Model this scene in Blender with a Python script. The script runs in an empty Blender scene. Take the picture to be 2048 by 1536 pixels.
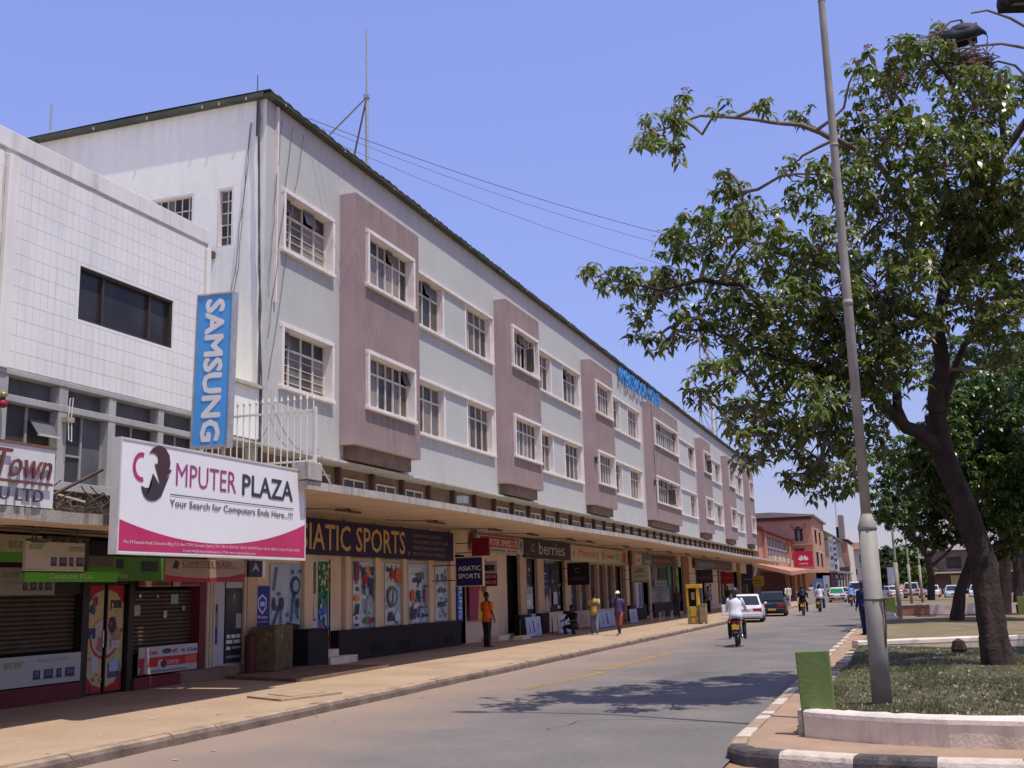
import bpy, bmesh, math, random
import numpy as np
from mathutils import Vector, Matrix
R = math.radians
rnd = random.Random(7)
scn = bpy.context.scene
col = scn.collection

# ------------------------------------------------------------------ camera
cam_d = bpy.data.cameras.new('camera'); cam = bpy.data.objects.new('camera', cam_d); col.objects.link(cam)
cam_d.sensor_width = 36.0; cam_d.lens = 36.0 * 2184.5 / 2048; cam_d.clip_end = 4000; cam_d.clip_start = 0.1
yaw, pitch, roll = 0.33476, 0.188647, -0.026437
fw = Vector((-math.sin(yaw) * math.cos(pitch), math.cos(yaw) * math.cos(pitch), math.sin(pitch)))
rt = Vector((math.cos(yaw), math.sin(yaw), 0)); up = rt.cross(fw)
r2 = math.cos(roll) * rt + math.sin(roll) * up; u2 = -math.sin(roll) * rt + math.cos(roll) * up
m4 = Matrix((r2, u2, -fw)).transposed().to_4x4(); m4.translation = Vector((0, 0, 1.8))
cam.matrix_world = m4
scn.camera = cam
scn.render.resolution_x, scn.render.resolution_y = 1024, 768

# ------------------------------------------------------------------ sky and sun
SUN = Vector((1.0, -0.42, 3.0)).normalized()
elev = math.asin(SUN.z); azi = math.atan2(SUN.x, SUN.y)
w = bpy.data.worlds.new('World'); scn.world = w; w.use_nodes = True
nt = w.node_tree; nt.nodes.clear()
sky = nt.nodes.new('ShaderNodeTexSky'); sky.sky_type = 'NISHITA'; sky.sun_disc = False
sky.sun_elevation = elev; sky.sun_rotation = azi; sky.altitude = 1100; sky.air_density = 1.0; sky.dust_density = 1.2; sky.ozone_density = 2.5
tint = nt.nodes.new('ShaderNodeMix'); tint.data_type = 'RGBA'; tint.blend_type = 'MULTIPLY'; tint.inputs[0].default_value = 1.0
tint.inputs[7].default_value = (1.20, 0.965, 1.19, 1)
bg = nt.nodes.new('ShaderNodeBackground'); bg.inputs[1].default_value = 0.15
wo = nt.nodes.new('ShaderNodeOutputWorld')
# film-like shoulder on the whole sky so that the bright horizon does not clip
bw = nt.nodes.new('ShaderNodeRGBToBW'); ma = nt.nodes.new('ShaderNodeMath'); ma.operation = 'MULTIPLY_ADD'; ma.inputs[1].default_value = 0.80; ma.inputs[2].default_value = 1.0
dv = nt.nodes.new('ShaderNodeMath'); dv.operation = 'DIVIDE'; dv.inputs[0].default_value = 2.30
vm = nt.nodes.new('ShaderNodeVectorMath'); vm.operation = 'SCALE'
nt.links.new(sky.outputs[0], bw.inputs[0]); nt.links.new(bw.outputs[0], ma.inputs[0]); nt.links.new(ma.outputs[0], dv.inputs[1])
nt.links.new(sky.outputs[0], vm.inputs[0]); nt.links.new(dv.outputs[0], vm.inputs['Scale'])
nt.links.new(vm.outputs[0], tint.inputs[6]); nt.links.new(tint.outputs[2], bg.inputs[0]); nt.links.new(bg.outputs[0], wo.inputs[0])
sd = bpy.data.lights.new('sun', 'SUN'); sd.energy = 2.85; sd.angle = R(0.5); sd.color = (1.0, 0.955, 0.89)
so = bpy.data.objects.new('sun', sd); col.objects.link(so); so.rotation_euler = SUN.to_track_quat('Z', 'Y').to_euler(); so.location = (0, 0, 40)
vs = scn.view_settings; vs.view_transform = 'Standard'; vs.look = 'None'; vs.exposure = 0.56; vs.gamma = 1.0; vs.use_curve_mapping = False

# ------------------------------------------------------------------ materials
def s2l(v):
    v = v / 255.0
    return v / 12.92 if v <= 0.04045 else ((v + 0.055) / 1.055) ** 2.4
def C(r, g, b, k=1.0): return tuple(min(1, s2l(v) * k) for v in (r, g, b))
MATS = {}
def M(name, rgb, rough=0.8, var=0.12, scale=2.0, bump=0.0, bscale=30.0, metal=0.0, spec=0.3, streak=0.0, spots=0.0, spot_rgb=(0.1, 0.08, 0.06), spot_scale=1.2, fine=0.0, streak_rgb=None, coat=0.0, emit=0.0):
    if name in MATS: return MATS[name]
    m = bpy.data.materials.new(name); m.use_nodes = True; n = m.node_tree; L = n.links
    b = n.nodes['Principled BSDF']
    b.inputs['Roughness'].default_value = rough; b.inputs['Metallic'].default_value = metal; b.inputs['Specular IOR Level'].default_value = spec
    if coat: b.inputs['Coat Weight'].default_value = coat
    geo = n.nodes.new('ShaderNodeNewGeometry')
    def noise(sc, det=4, vec=None, r=0.55):
        t = n.nodes.new('ShaderNodeTexNoise'); t.inputs['Scale'].default_value = sc; t.inputs['Detail'].default_value = det; t.inputs['Roughness'].default_value = r
        L.new(vec or geo.outputs['Position'], t.inputs['Vector']); return t.outputs['Fac']
    def mixc(fac, a, c, mode='MIX'):
        x = n.nodes.new('ShaderNodeMix'); x.data_type = 'RGBA'; x.blend_type = mode
        if isinstance(fac, float): x.inputs[0].default_value = fac
        else: L.new(fac, x.inputs[0])
        for i, v in ((6, a), (7, c)):
            if isinstance(v, tuple): x.inputs[i].default_value = (*v[:3], 1)
            else: L.new(v, x.inputs[i])
        return x.outputs[2]
    def ramp(f, a, c):
        x = n.nodes.new('ShaderNodeMapRange'); x.inputs[1].default_value = a; x.inputs[2].default_value = c; L.new(f, x.inputs[0]); return x.outputs[0]
    lo = tuple(v * (1 - var) for v in rgb); hi = tuple(min(1, v * (1 + var)) for v in rgb)
    c = mixc(ramp(noise(scale, 5), 0.3, 0.7), lo, hi)
    if fine: c = mixc(ramp(noise(scale * 22, 3), 0.3, 0.7), mixc(1.0, c, (1 - fine,) * 3, 'MULTIPLY'), mixc(1.0, c, (1.0,) * 3, 'MULTIPLY'))
    if streak:
        mp = n.nodes.new('ShaderNodeMapping'); mp.inputs['Scale'].default_value = (4.5, 4.5, 0.35); L.new(geo.outputs['Position'], mp.inputs['Vector'])
        f = ramp(noise(1.0, 5, mp.outputs[0], 0.65), 0.5, 0.78)
        mu = n.nodes.new('ShaderNodeMath'); mu.operation = 'MULTIPLY'; L.new(f, mu.inputs[0]); mu.inputs[1].default_value = streak
        c = mixc(mu.outputs[0], c, streak_rgb or tuple(v * 0.35 for v in rgb))
    if spots:
        f = ramp(noise(spot_scale, 6, None, 0.7), 0.55, 0.68)
        mu = n.nodes.new('ShaderNodeMath'); mu.operation = 'MULTIPLY'; L.new(f, mu.inputs[0]); mu.inputs[1].default_value = spots
        c = mixc(mu.outputs[0], c, spot_rgb)
    L.new(c, b.inputs['Base Color'])
    if bump:
        bp = n.nodes.new('ShaderNodeBump'); bp.inputs['Strength'].default_value = bump; bp.inputs['Distance'].default_value = 0.02
        L.new(noise(bscale, 4), bp.inputs['Height']); L.new(bp.outputs[0], b.inputs['Normal'])
    if emit:
        L.new(c, b.inputs['Emission Color']); b.inputs['Emission Strength'].default_value = emit
    MATS[name] = m; return m
def MPRINT(name, rough=0.55, dirt=0.12):
    if name in MATS: return MATS[name]
    m = bpy.data.materials.new(name); m.use_nodes = True; n = m.node_tree; L = n.links
    b = n.nodes['Principled BSDF']; b.inputs['Roughness'].default_value = rough; b.inputs['Specular IOR Level'].default_value = 0.3
    a = n.nodes.new('ShaderNodeAttribute'); a.attribute_name = 'Col'
    g = n.nodes.new('ShaderNodeNewGeometry'); t = n.nodes.new('ShaderNodeTexNoise'); t.inputs['Scale'].default_value = 3.0; t.inputs['Detail'].default_value = 6
    L.new(g.outputs['Position'], t.inputs['Vector'])
    r = n.nodes.new('ShaderNodeMapRange'); r.inputs[1].default_value = 0.3; r.inputs[2].default_value = 0.7; r.inputs[3].default_value = 1 - dirt; r.inputs[4].default_value = 1.0
    L.new(t.outputs['Fac'], r.inputs[0])
    x = n.nodes.new('ShaderNodeMix'); x.data_type = 'RGBA'; x.blend_type = 'MULTIPLY'; x.inputs[0].default_value = 1
    L.new(a.outputs['Color'], x.inputs[6]); L.new(r.outputs[0], x.inputs[7]); L.new(x.outputs[2], b.inputs['Base Color'])
    MATS[name] = m; return m
PR = MPRINT('printed vinyl')
PRM = MPRINT('matt painted print', 0.8, 0.3)
def MGLASS(name, rgb, rough=0.06, var=0.3):
    m = M(name, rgb, rough, var, 1.3, spec=0.22); return m

# ------------------------------------------------------------------ mesh builder
WL = {}
class MB:
    def __init__(s): s.v = []; s.f = []; s.c = []; s.m = []; s.col = None; s.mi = 0
    def face(s, idx): s.f.append(tuple(idx)); s.c.append(s.col); s.m.append(s.mi)
    def poly(s, pts):
        n = len(s.v); s.v += [tuple(p) for p in pts]; s.face(range(n, n + len(pts)))
    def box(s, x0, x1, y0, y1, z0, z1):
        n = len(s.v)
        s.v += [(x, y, z) for z in (z0, z1) for x, y in ((x0, y0), (x1, y0), (x1, y1), (x0, y1))]
        for q in ((3, 2, 1, 0), (4, 5, 6, 7), (0, 1, 5, 4), (1, 2, 6, 5), (2, 3, 7, 6), (3, 0, 4, 7)): s.face([n + i for i in q])
        return s
    def obox(s, O, U, V, N, w, h, d):
        """box: front face O..O+U*w+V*h, depth d backwards along -N"""
        O = Vector(O); U = Vector(U); V = Vector(V); N = Vector(N); n = len(s.v)
        for k in (-d, 0):
            for a, b in ((0, 0), (w, 0), (w, h), (0, h)): s.v.append(tuple(O + U * a + V * b + N * k))
        for q in ((3, 2, 1, 0), (4, 5, 6, 7), (0, 1, 5, 4), (1, 2, 6, 5), (2, 3, 7, 6), (3, 0, 4, 7)): s.face([n + i for i in q])
        return s
    def tube(s, pts, rad, n=8, cap=True, sq=1.0):
        pts = [Vector(p) for p in pts]
        if not hasattr(rad, '__len__'): rad = [rad] * len(pts)
        base = len(s.v); a = None
        for i, p in enumerate(pts):
            t = (pts[min(i + 1, len(pts) - 1)] - pts[max(i - 1, 0)])
            t = t.normalized() if t.length > 1e-9 else Vector((0, 0, 1))
            if a is None:
                a = t.orthogonal().normalized()
                if abs(t.z) > 0.8: a = (Vector((1, 0, 0)) - t * t.x).normalized()
            else:
                a = a - t * a.dot(t); a = a.normalized() if a.length > 1e-6 else t.orthogonal().normalized()
            b = t.cross(a)
            for k in range(n):
                an = 2 * math.pi * (k + 0.5) / n
                s.v.append(tuple(p + (a * math.cos(an) + b * math.sin(an) * sq) * rad[i]))
        for i in range(len(pts) - 1):
            for k in range(n):
                k2 = (k + 1) % n
                s.face((base + i * n + k, base + i * n + k2, base + (i + 1) * n + k2, base + (i + 1) * n + k))
        if cap:
            s.face([base + k for k in reversed(range(n))]); s.face([base + (len(pts) - 1) * n + k for k in range(n)])
        return s
    def loft(s, rings, cap=True):
        base = len(s.v); n = len(rings[0])
        for r in rings: s.v += [tuple(p) for p in r]
        for i in range(len(rings) - 1):
            for k in range(n):
                k2 = (k + 1) % n
                s.face((base + i * n + k, base + i * n + k2, base + (i + 1) * n + k2, base + (i + 1) * n + k))
        if cap:
            s.face([base + k for k in reversed(range(n))]); s.face([base + (len(rings) - 1) * n + k for k in range(n)])
        return s
    def ell(s, c, rx, ry, rz, nu=12, nv=8, z0=-1.0, z1=1.0):
        rings = []
        for i in range(nv + 1):
            t = z0 + (z1 - z0) * i / nv
            t = math.sin(t * math.pi / 2); q = max(0.02, math.sqrt(max(0, 1 - t * t)))
            rings.append([(c[0] + rx * q * math.cos(2 * math.pi * k / nu), c[1] + ry * q * math.sin(2 * math.pi * k / nu), c[2] + rz * t) for k in range(nu)])
        return s.loft(rings)
    def prism(s, O, U, V, N, pts, d):
        O = Vector(O); U = Vector(U); V = Vector(V); N = Vector(N); n = len(pts); b = len(s.v)
        for k in (-d, 0):
            for p in pts: s.v.append(tuple(O + U * p[0] + V * p[1] + N * k))
        s.face([b + i for i in reversed(range(n))]); s.face([b + n + i for i in range(n)])
        for i in range(n):
            j = (i + 1) % n; s.face((b + i, b + j, b + n + j, b + n + i))
        return s
    def mesh(s, name, mats, off=(0, 0, 0), smooth=False):
        me = bpy.data.meshes.new(name)
        ox, oy, oz = off
        me.from_pydata([(x - ox, y - oy, z - oz) for x, y, z in s.v], [], s.f)
        if not isinstance(mats, (list, tuple)): mats = [mats]
        for m in mats: me.materials.append(m)
        if len(mats) > 1: me.polygons.foreach_set('material_index', s.m)
        if any(c is not None for c in s.c):
            at = me.color_attributes.new('Col', 'FLOAT_COLOR', 'CORNER')
            buf = []
            for p, c in zip(me.polygons, s.c):
                c = c or (0.5, 0.5, 0.5)
                buf += [c[0], c[1], c[2], 1.0] * p.loop_total
            at.data.foreach_set('color', buf)
        if smooth: me.polygons.foreach_set('use_smooth', [True] * len(me.polygons))
        me.update(); return me
    def build(s, name, mats, parent=None, org=None, smooth=False, bevel=0):
        off = org if org is not None else (WL[parent.name] if parent is not None else (0, 0, 0))
        if parent is None and org is None: off = (0, 0, 0)
        o = bpy.data.objects.new(name, s.mesh(name, mats, off, smooth)); col.objects.link(o)
        if parent is not None:
            o.parent = parent; WL[o.name] = WL[parent.name] if org is None else org
            if org is not None: o.location = Vector(org) - Vector(WL[parent.name])
        else:
            o.location = off; WL[o.name] = tuple(off)
        if bevel:
            bm = bmesh.new(); bm.from_mesh(o.data)
            bmesh.ops.remove_doubles(bm, verts=bm.verts, dist=1e-5)
            bmesh.ops.bevel(bm, geom=list(bm.edges), offset=bevel, segments=1, affect='EDGES', clamp_overlap=True)
            bm.to_mesh(o.data); bm.free()
        return o
def tag(o, label=None, cat=None, group=None, kind=None):
    if label: o['label'] = label
    if cat: o['category'] = cat
    if group: o['group'] = group
    if kind: o['kind'] = kind
    return o
def thing(name, label, cat, loc=(0, 0, 0), rz=0.0, group=None):
    o = bpy.data.objects.new(name, None); col.objects.link(o); o.location = loc; o.rotation_euler = (0, 0, rz); o.empty_display_size = 0.2
    WL[o.name] = tuple(loc); return tag(o, label, cat, group)
def lthing(name, label, cat, loc, rz=0.0, group=None):
    """thing whose parts are modelled in local coordinates"""
    o = thing(name, label, cat, loc, rz, group); WL[o.name] = (0, 0, 0); return o
def inst(name, me, parent, loc, rz=0.0):
    o = bpy.data.objects.new(name, me); col.objects.link(o)
    if parent is not None:
        o.parent = parent; o.location = Vector(loc) - Vector(WL[parent.name])
    else: o.location = loc
    if rz: o.rotation_euler = (0, 0, rz)
    WL[o.name] = tuple(loc); return o
def copy_tree(o, parent=None):
    c = o.copy(); col.objects.link(c); c.parent = parent
    for ch in list(o.children): copy_tree(ch, c)
    return c
def bx(name, mat, x0, x1, y0, y1, z0, z1, parent=None, bevel=0, org=None):
    return MB().box(x0, x1, y0, y1, z0, z1).build(name, mat, parent, bevel=bevel, org=org)
# sign frames: facing the street (+X) or facing the camera end (-Y)
FX = (Vector((0, 1, 0)), Vector((0, 0, 1)), Vector((1, 0, 0)))
FY = (Vector((1, 0, 0)), Vector((0, 0, 1)), Vector((0, -1, 0)))
def frot(a):
    """frame facing +X turned by a towards -Y"""
    return (Vector((math.sin(a), math.cos(a), 0)), Vector((0, 0, 1)), Vector((math.cos(a), -math.sin(a), 0)))
def shapes(mb, O, fr, w, h, lst, lift=0.004, step=0.0012):
    U, V, N = fr; O = Vector(O); k = lift
    def clip(P):
        for ax, lim, sg in ((0, 0.0, 1), (0, 1.0, -1), (1, 0.0, 1), (1, 1.0, -1)):
            Q = []
            for i in range(len(P)):
                a, b = P[i - 1], P[i]; ia, ib = (a[ax] - lim) * sg >= 0, (b[ax] - lim) * sg >= 0
                if ia != ib:
                    t = (lim - a[ax]) / (b[ax] - a[ax]); Q.append((a[0] + (b[0] - a[0]) * t, a[1] + (b[1] - a[1]) * t))
                if ib: Q.append(b)
            P = Q
            if not P: break
        return P
    for sh in lst:
        t = sh[0]; mb.col = sh[-1]
        if t == 'r': p = [(sh[1], sh[2]), (sh[3], sh[2]), (sh[3], sh[4]), (sh[1], sh[4])]
        elif t == 'e':
            p = [(sh[1] + sh[3] * math.cos(a * math.pi / 8), sh[2] + sh[4] * math.sin(a * math.pi / 8)) for a in range(16)]
        else: p = sh[1]
        p = clip(p)
        if len(p) < 3: continue
        mb.poly([O + U * (a * w) + V * (b * h) + N * k for a, b in p]); k += step
    mb.col = None
def board(name, O, fr, w, h, bgc, lst, parent=None, label=None, cat=None, group=None, d=0.03, mat=None, edge=None):
    """flat panel of thickness d with printed shapes (u,v in 0..1)"""
    mb = MB(); mb.col = edge or bgc; mb.obox(O, *fr, w, h, d)
    for i in range(len(mb.c)): mb.c[i] = edge or bgc
    mb.col = bgc
    if lst is not None: shapes(mb, O, fr, w, h, [('r', 0.004, 0.004, 0.996, 0.996, bgc)] + list(lst), 0.0015)
    cx = Vector(O) + fr[0] * (w / 2)
    o = mb.build(name, mat or PR, parent, org=None if parent is not None else tuple(cx))
    if label: tag(o, label, cat, group)
    return o
def text(name, s, O, fr, w, h, mat, parent, bold=0.0, ext=0.0, lift=0.008, shear=0.0, space=1.0, fat=0.0):
    """lettering mapped onto the rectangle w x h with lower left corner O"""
    if bold and not ext: fat = bold * h * 1.2
    bold = 0.0
    cu = bpy.data.curves.new(name, 'FONT'); cu.body = s; cu.offset = bold; cu.resolution_u = 2; cu.shear = shear; cu.space_character = space; cu.fill_mode = 'FRONT' if ext == 0 else 'BOTH'
    if ext: cu.extrude = 0.1
    t = bpy.data.objects.new('t', cu); col.objects.link(t)
    dg = bpy.context.evaluated_depsgraph_get(); me = bpy.data.meshes.new_from_object(t.evaluated_get(dg))
    bpy.data.objects.remove(t); bpy.data.curves.remove(cu)
    n = len(me.vertices); co = np.empty(n * 3); me.vertices.foreach_get('co', co); co = co.reshape(-1, 3)
    lo = co.min(0); hi = co.max(0)
    a = (co[:, 0] - lo[0]) / (hi[0] - lo[0]) * w; b = (co[:, 1] - lo[1]) / (hi[1] - lo[1]) * h
    k = lift + ((co[:, 2] + 0.1) / 0.2 * ext if ext else 0)
    U, V, N = (np.array(x) for x in fr); off = np.array(WL[parent.name])
    P = np.array(Vector(O)) + a[:, None] * U + b[:, None] * V + np.reshape(k, (-1, 1)) * N - off
    if fat:
        faces = [tuple(p.vertices) for p in me.polygons]; VV = []; FF = []
        for k_, (du, dv_) in enumerate(((0, 0), (1, 0), (-1, 0), (0, 1), (0, -1), (.7, .7), (-.7, .7), (.7, -.7), (-.7, -.7))):
            VV.append(P + U * du * fat + V * dv_ * fat + N * .0004 * k_); FF += [tuple(i + k_ * n for i in f) for f in faces]
        bpy.data.meshes.remove(me); me = bpy.data.meshes.new(name); me.from_pydata([tuple(v) for v in np.concatenate(VV)], [], FF); P = np.concatenate(VV)
    me.vertices.foreach_set('co', P.ravel()); me.materials.clear(); me.materials.append(mat); me.name = name; me.update()
    o = bpy.data.objects.new(name, me); col.objects.link(o); o.parent = parent; WL[o.name] = WL[parent.name]; return o
def wall_holes(mb, u0, u1, v0, v1, holes, P, back=None):
    us = sorted({u0, u1, *[h[0] for h in holes], *[h[1] for h in holes]}); vs_ = sorted({v0, v1, *[h[2] for h in holes], *[h[3] for h in holes]})
    us = [u for u in us if u0 <= u <= u1]; vs_ = [v for v in vs_ if v0 <= v <= v1]
    for i in range(len(us) - 1):
        for j in range(len(vs_) - 1):
            cu, cv = (us[i] + us[i + 1]) / 2, (vs_[j] + vs_[j + 1]) / 2
            if any(h[0] < cu < h[1] and h[2] < cv < h[3] for h in holes): continue
            mb.poly([P(us[i], vs_[j]), P(us[i + 1], vs_[j]), P(us[i + 1], vs_[j + 1]), P(us[i], vs_[j + 1])])
# ================================================================== THE SETTING
m_earth = M('red brown earth', C(176, 140, 104, .8), 0.95, .2, .15, fine=.15)
m_road = M('dusty worn asphalt', (0.190, 0.170, 0.150), 0.9, .14, .5, bump=.25, bscale=90, spec=.2, fine=.16, spots=.30, spot_rgb=(.30, .215, .145), spot_scale=.5)
m_pave = M('tan dusty concrete pavement', (0.43, 0.305, 0.19), 0.95, .13, .7, bump=.3, bscale=50, fine=.14, spots=.4, spot_rgb=(.33, .215, .13), spot_scale=.9)
m_kerb = M('worn concrete kerb', (0.385, 0.275, 0.175), 0.95, .3, 3, bump=.5, bscale=30, fine=.15)
m_kblack = M('faded black kerb paint', (0.085, 0.072, 0.066), 0.9, .4, 6, bump=.6, bscale=40, spots=.8, spot_rgb=(.24, .18, .13), spot_scale=4)
m_kdust = M('dust covered kerb', (0.36, 0.255, 0.175), 0.95, .25, 4, bump=.5, bscale=40, spots=.5, spot_rgb=(.18, .13, .10), spot_scale=4)
m_kwhite = M('faded white kerb paint', (0.60, 0.50, 0.38), 0.85, .15, 6, bump=.5, bscale=40, spots=.6, spot_rgb=(.3, .22, .15), spot_scale=7)
m_yellow = M('worn yellow road paint', (0.33, 0.225, 0.105), 0.9, .25, 4, fine=.3, spots=.95, spot_rgb=(.22, .175, .145), spot_scale=3)
def dust_edge(m, x0, x1, rgb, amt):
    # dust blown against the kerb line: worn in by position, broken up by noise
    n = m.node_tree; L = n.links; b = n.nodes['Principled BSDF']; src = b.inputs['Base Color'].links[0].from_socket
    geo = n.nodes.new('ShaderNodeNewGeometry'); sx = n.nodes.new('ShaderNodeSeparateXYZ'); L.new(geo.outputs['Position'], sx.inputs[0])
    t = n.nodes.new('ShaderNodeTexNoise'); t.inputs['Scale'].default_value = .45; t.inputs['Detail'].default_value = 6; L.new(geo.outputs['Position'], t.inputs['Vector'])
    ad = n.nodes.new('ShaderNodeMath'); ad.operation = 'MULTIPLY_ADD'; L.new(t.outputs['Fac'], ad.inputs[0]); ad.inputs[1].default_value = 3.2; L.new(sx.outputs[0], ad.inputs[2])
    mr = n.nodes.new('ShaderNodeMapRange'); mr.inputs[1].default_value = x0; mr.inputs[2].default_value = x1; mr.inputs[3].default_value = amt; mr.inputs[4].default_value = 0; L.new(ad.outputs[0], mr.inputs[0])
    mx = n.nodes.new('ShaderNodeMix'); mx.data_type = 'RGBA'; L.new(mr.outputs[0], mx.inputs[0]); L.new(src, mx.inputs[6]); mx.inputs[7].default_value = (*rgb, 1); L.new(mx.outputs[2], b.inputs['Base Color'])
dust_edge(m_road, -7.2, -3.6, (.33, .235, .165), .85)
g = MB(); g.poly([(-1500, -60, -.03), (1500, -60, -.03), (1500, 2500, -.03), (-1500, 2500, -.03)])
tag(g.build('ground', m_earth), kind='structure')
g = MB(); g.poly([(-9.1, -8, 0), (-1.9, -8, 0), (-1.9, 600, 0), (-9.1, 600, 0)])
g.poly([(-1.9, -8, 0), (40, -8, 0), (40, 11.6, 0), (-1.9, 11.6, 0)])
tag(g.build('road', m_road), kind='structure')
g = MB(); g.poly([(9.5, 11.6, 0), (18, 11.6, 0), (18, 600, 0), (9.5, 600, 0)]); g.poly([(-1.9, 57, 0), (9.5, 59, 0), (9.5, 65, 0), (-1.9, 63, 0)])
tag(g.build('far_carriageway', m_road), kind='structure')
# yellow no-parking marks worn away in the gutter lane
for i, (pts) in enumerate([[(-7.1, 20.2), (-6.85, 20.2), (-6.35, 24.2), (-6.65, 24.6)], [(-6.95, 24.8), (-6.5, 25.2), (-6.3, 31.5), (-6.62, 31.5)]]):
    q = MB(); q.poly([(x, y, .004) for x, y in pts]); tag(q.build('road_marking', m_yellow), kind='structure')
# tar patches and old trench repairs in the asphalt
m_patch = M('older dark asphalt patch', (0.165, 0.148, 0.132), .9, .2, 1.5, bump=.4, bscale=80, fine=.2, spots=.3, spot_rgb=(.22, .18, .15), spot_scale=2)
m_tar = M('tar crack filler', (.05, .045, .043), .8, .3, 4)
for i, pts in enumerate([[(-4.9, 21.5), (-3.2, 21.3), (-3.1, 24.4), (-4.7, 24.8)], [(-6.4, 39), (-4.6, 39.4), (-4.5, 44), (-6.2, 43.6)]]):
    q = MB(); q.poly([(x, y, .004) for x, y in pts]); tag(q.build('road_patch', m_patch), kind='structure')
ck = MB(); rk_ = random.Random(12)
for i in range(14):
    x, y = rk_.uniform(-8.2, -2.3), rk_.uniform(10.5, 48); a = rk_.uniform(-.5, .5) + (math.pi / 2 if rk_.random() < .6 else 0); w0 = .008
    for k in range(rk_.randint(5, 14)):
        l_ = rk_.uniform(.12, .4); x2, y2 = x + math.cos(a) * l_, y + math.sin(a) * l_; nx_, ny_ = -math.sin(a) * w0, math.cos(a) * w0
        if -8.6 < x2 < -2.1: ck.poly([(x - nx_, y - ny_, .007), (x2 - nx_, y2 - ny_, .007), (x2 + nx_, y2 + ny_, .007), (x + nx_, y + ny_, .007)])
        x, y = x2, y2; a += rk_.uniform(-.55, .55); w0 = rk_.uniform(.003, .007)
o = ck.build('road_cracks', m_tar); tag(o, 'thin dark cracks wandering across the asphalt', 'cracks', kind='stuff')
lt_ = MB(); 
for i in range(120):
    x, y = (rk_.uniform(-11.2, -9.1), rk_.uniform(10, 60)) if rk_.random() < .6 else (rk_.uniform(-8.8, -7.9), rk_.uniform(10, 60)); z = .156 if x < -9 else .006; s_ = rk_.uniform(.012, .045); lt_.col = rk_.choice([(.6, .58, .55), (.5, .42, .3), (.2, .13, .08), (.25, .18, .1), (.35, .5, .5)])
    a = rk_.uniform(0, 6.28); lt_.poly([(x + s_ * math.cos(a + q) * (1 if q % 2 else .6), y + s_ * math.sin(a + q), z + rk_.uniform(0, .012)) for q in (0, 1.4, 3.0, 4.6)])
o = lt_.build('street_litter', PRM); tag(o, 'small scraps of litter along the gutter and pavement', 'litter', kind='stuff')
# left pavement slab with kerb stones
pave = MB(); n = 60
ys = [-8 + i * 2.2 for i in range(80)] + [170, 240, 600]
def kx(y): return -8.92 + 0.010 * min(max(y - 12, -20), 45)
for a, b in zip(ys, ys[1:]):
    pave.poly([(-40, a, .15), (kx(a) - .16, a, .15), (kx(b) - .16, b, .15), (-40, b, .15)])
m_kface = M('dark kerb face', (0.17, 0.125, 0.095), .95, .35, 3, bump=.6, bscale=25, spots=.5, spot_rgb=(.30, .215, .14), spot_scale=2)
pavement = tag(pave.build('pavement', m_pave), kind='structure')
y = 4.0
while y < 75:
    L = .92 + rnd.uniform(-.05, .05); h = .142 + rnd.uniform(-.008, .008)
    k = MB(); x = kx(y) + rnd.uniform(-.015, .015)
    wob = rnd.uniform(-.01, .01)
    prof = [(-.19, -.05), (.02, -.05), (.015, h * .62), (-.02, h * .93), (-.06, h + .010), (-.19, h + .011)]
    k.loft([[(x + a + (wob if q else 0), y + q * L, b) for a, b in prof] for q in (0, .33, .66, .996)])
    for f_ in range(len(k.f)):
        if f_ < 18 and f_ % 6 in (1, 2): k.m[f_] = 1  # road-side faces of each stone take the darker material
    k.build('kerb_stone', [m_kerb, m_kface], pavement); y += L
k = MB(); k.box(kx(75) - .18, kx(75), 75, 600, -.05, .145); k.build('kerb_run', m_kerb, pavement)
# raised brick-edged step slab in front of the shops and an access cover
m_slab = M('brown step slab', (0.20, 0.13, 0.085), .9, .25, 3, bump=.4)
s = MB(); s.loft([[(-14.1, 20.7, z), (-12.6, 20.2, z), (-11.65, 19.85, z), (-11.5, 20.3, z), (-11.6, 24, z), (-14.1, 24, z)] for z in (.14, .215)])
tag(s.build('raised_step', m_slab), kind='structure')
s = MB(); s.loft([[(-15, 19.2, z), (-14.02, 19.2, z), (-13.72, 20.9, z), (-15, 21, z)] for z in (.14, .40)]); tag(s.build('door_step', m_slab), kind='structure')
m_cover = M('cracked concrete cover', (0.40, 0.29, 0.19), .95, .2, 3, bump=.6, bscale=20, fine=.2)
s = MB(); s.loft([[(-10.75, 16.7, z), (-9.75, 16.15, z), (-9.35, 17.5, z), (-10.75, 18.35, z)] for z in (.13, .185)])
c = tag(s.build('inspection_cover', m_cover, org=(-10.1, 17, .15)), 'cracked concrete inspection cover lying in the sunlit pavement', 'cover')
s = MB(); s.loft([[(-10.5, 16.95, z), (-9.85, 16.6, z), (-9.6, 17.35, z), (-10.5, 17.95, z)] for z in (.18, .197)]); s.build('lid', m_pave, c)
# ---------------------------------------------------------------- median island
m_verge = M('trodden dirt verge', (0.40, 0.265, 0.17), .95, .15, 1.5, bump=.5, bscale=25, fine=.2)
m_soil = M('dry soil under thin grass', (0.10, 0.098, 0.04), 1.0, .4, 1.6, bump=.8, bscale=18, fine=.4, spots=.75, spot_rgb=(.20, .145, .09), spot_scale=1.3)
m_wallw = M('whitewashed planter wall', (0.72, 0.61, 0.50), .9, .12, 2, bump=.35, bscale=22, spots=.5, spot_rgb=(.3, .3, .2), spot_scale=2.5)
m_wallg = M('grey rendered planter wall', (0.76, 0.63, 0.45), .95, .15, 2.2, bump=.5, bscale=25, streak=.5, streak_rgb=(.25, .18, .13))
outer = [(-1.95, 60), (-1.95, 13.0), (-1.9, 12.35), (-1.72, 12.0), (-1.25, 11.82), (-.6, 11.64), (.3, 11.56), (9.4, 11.5), (9.4, 60)]
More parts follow.
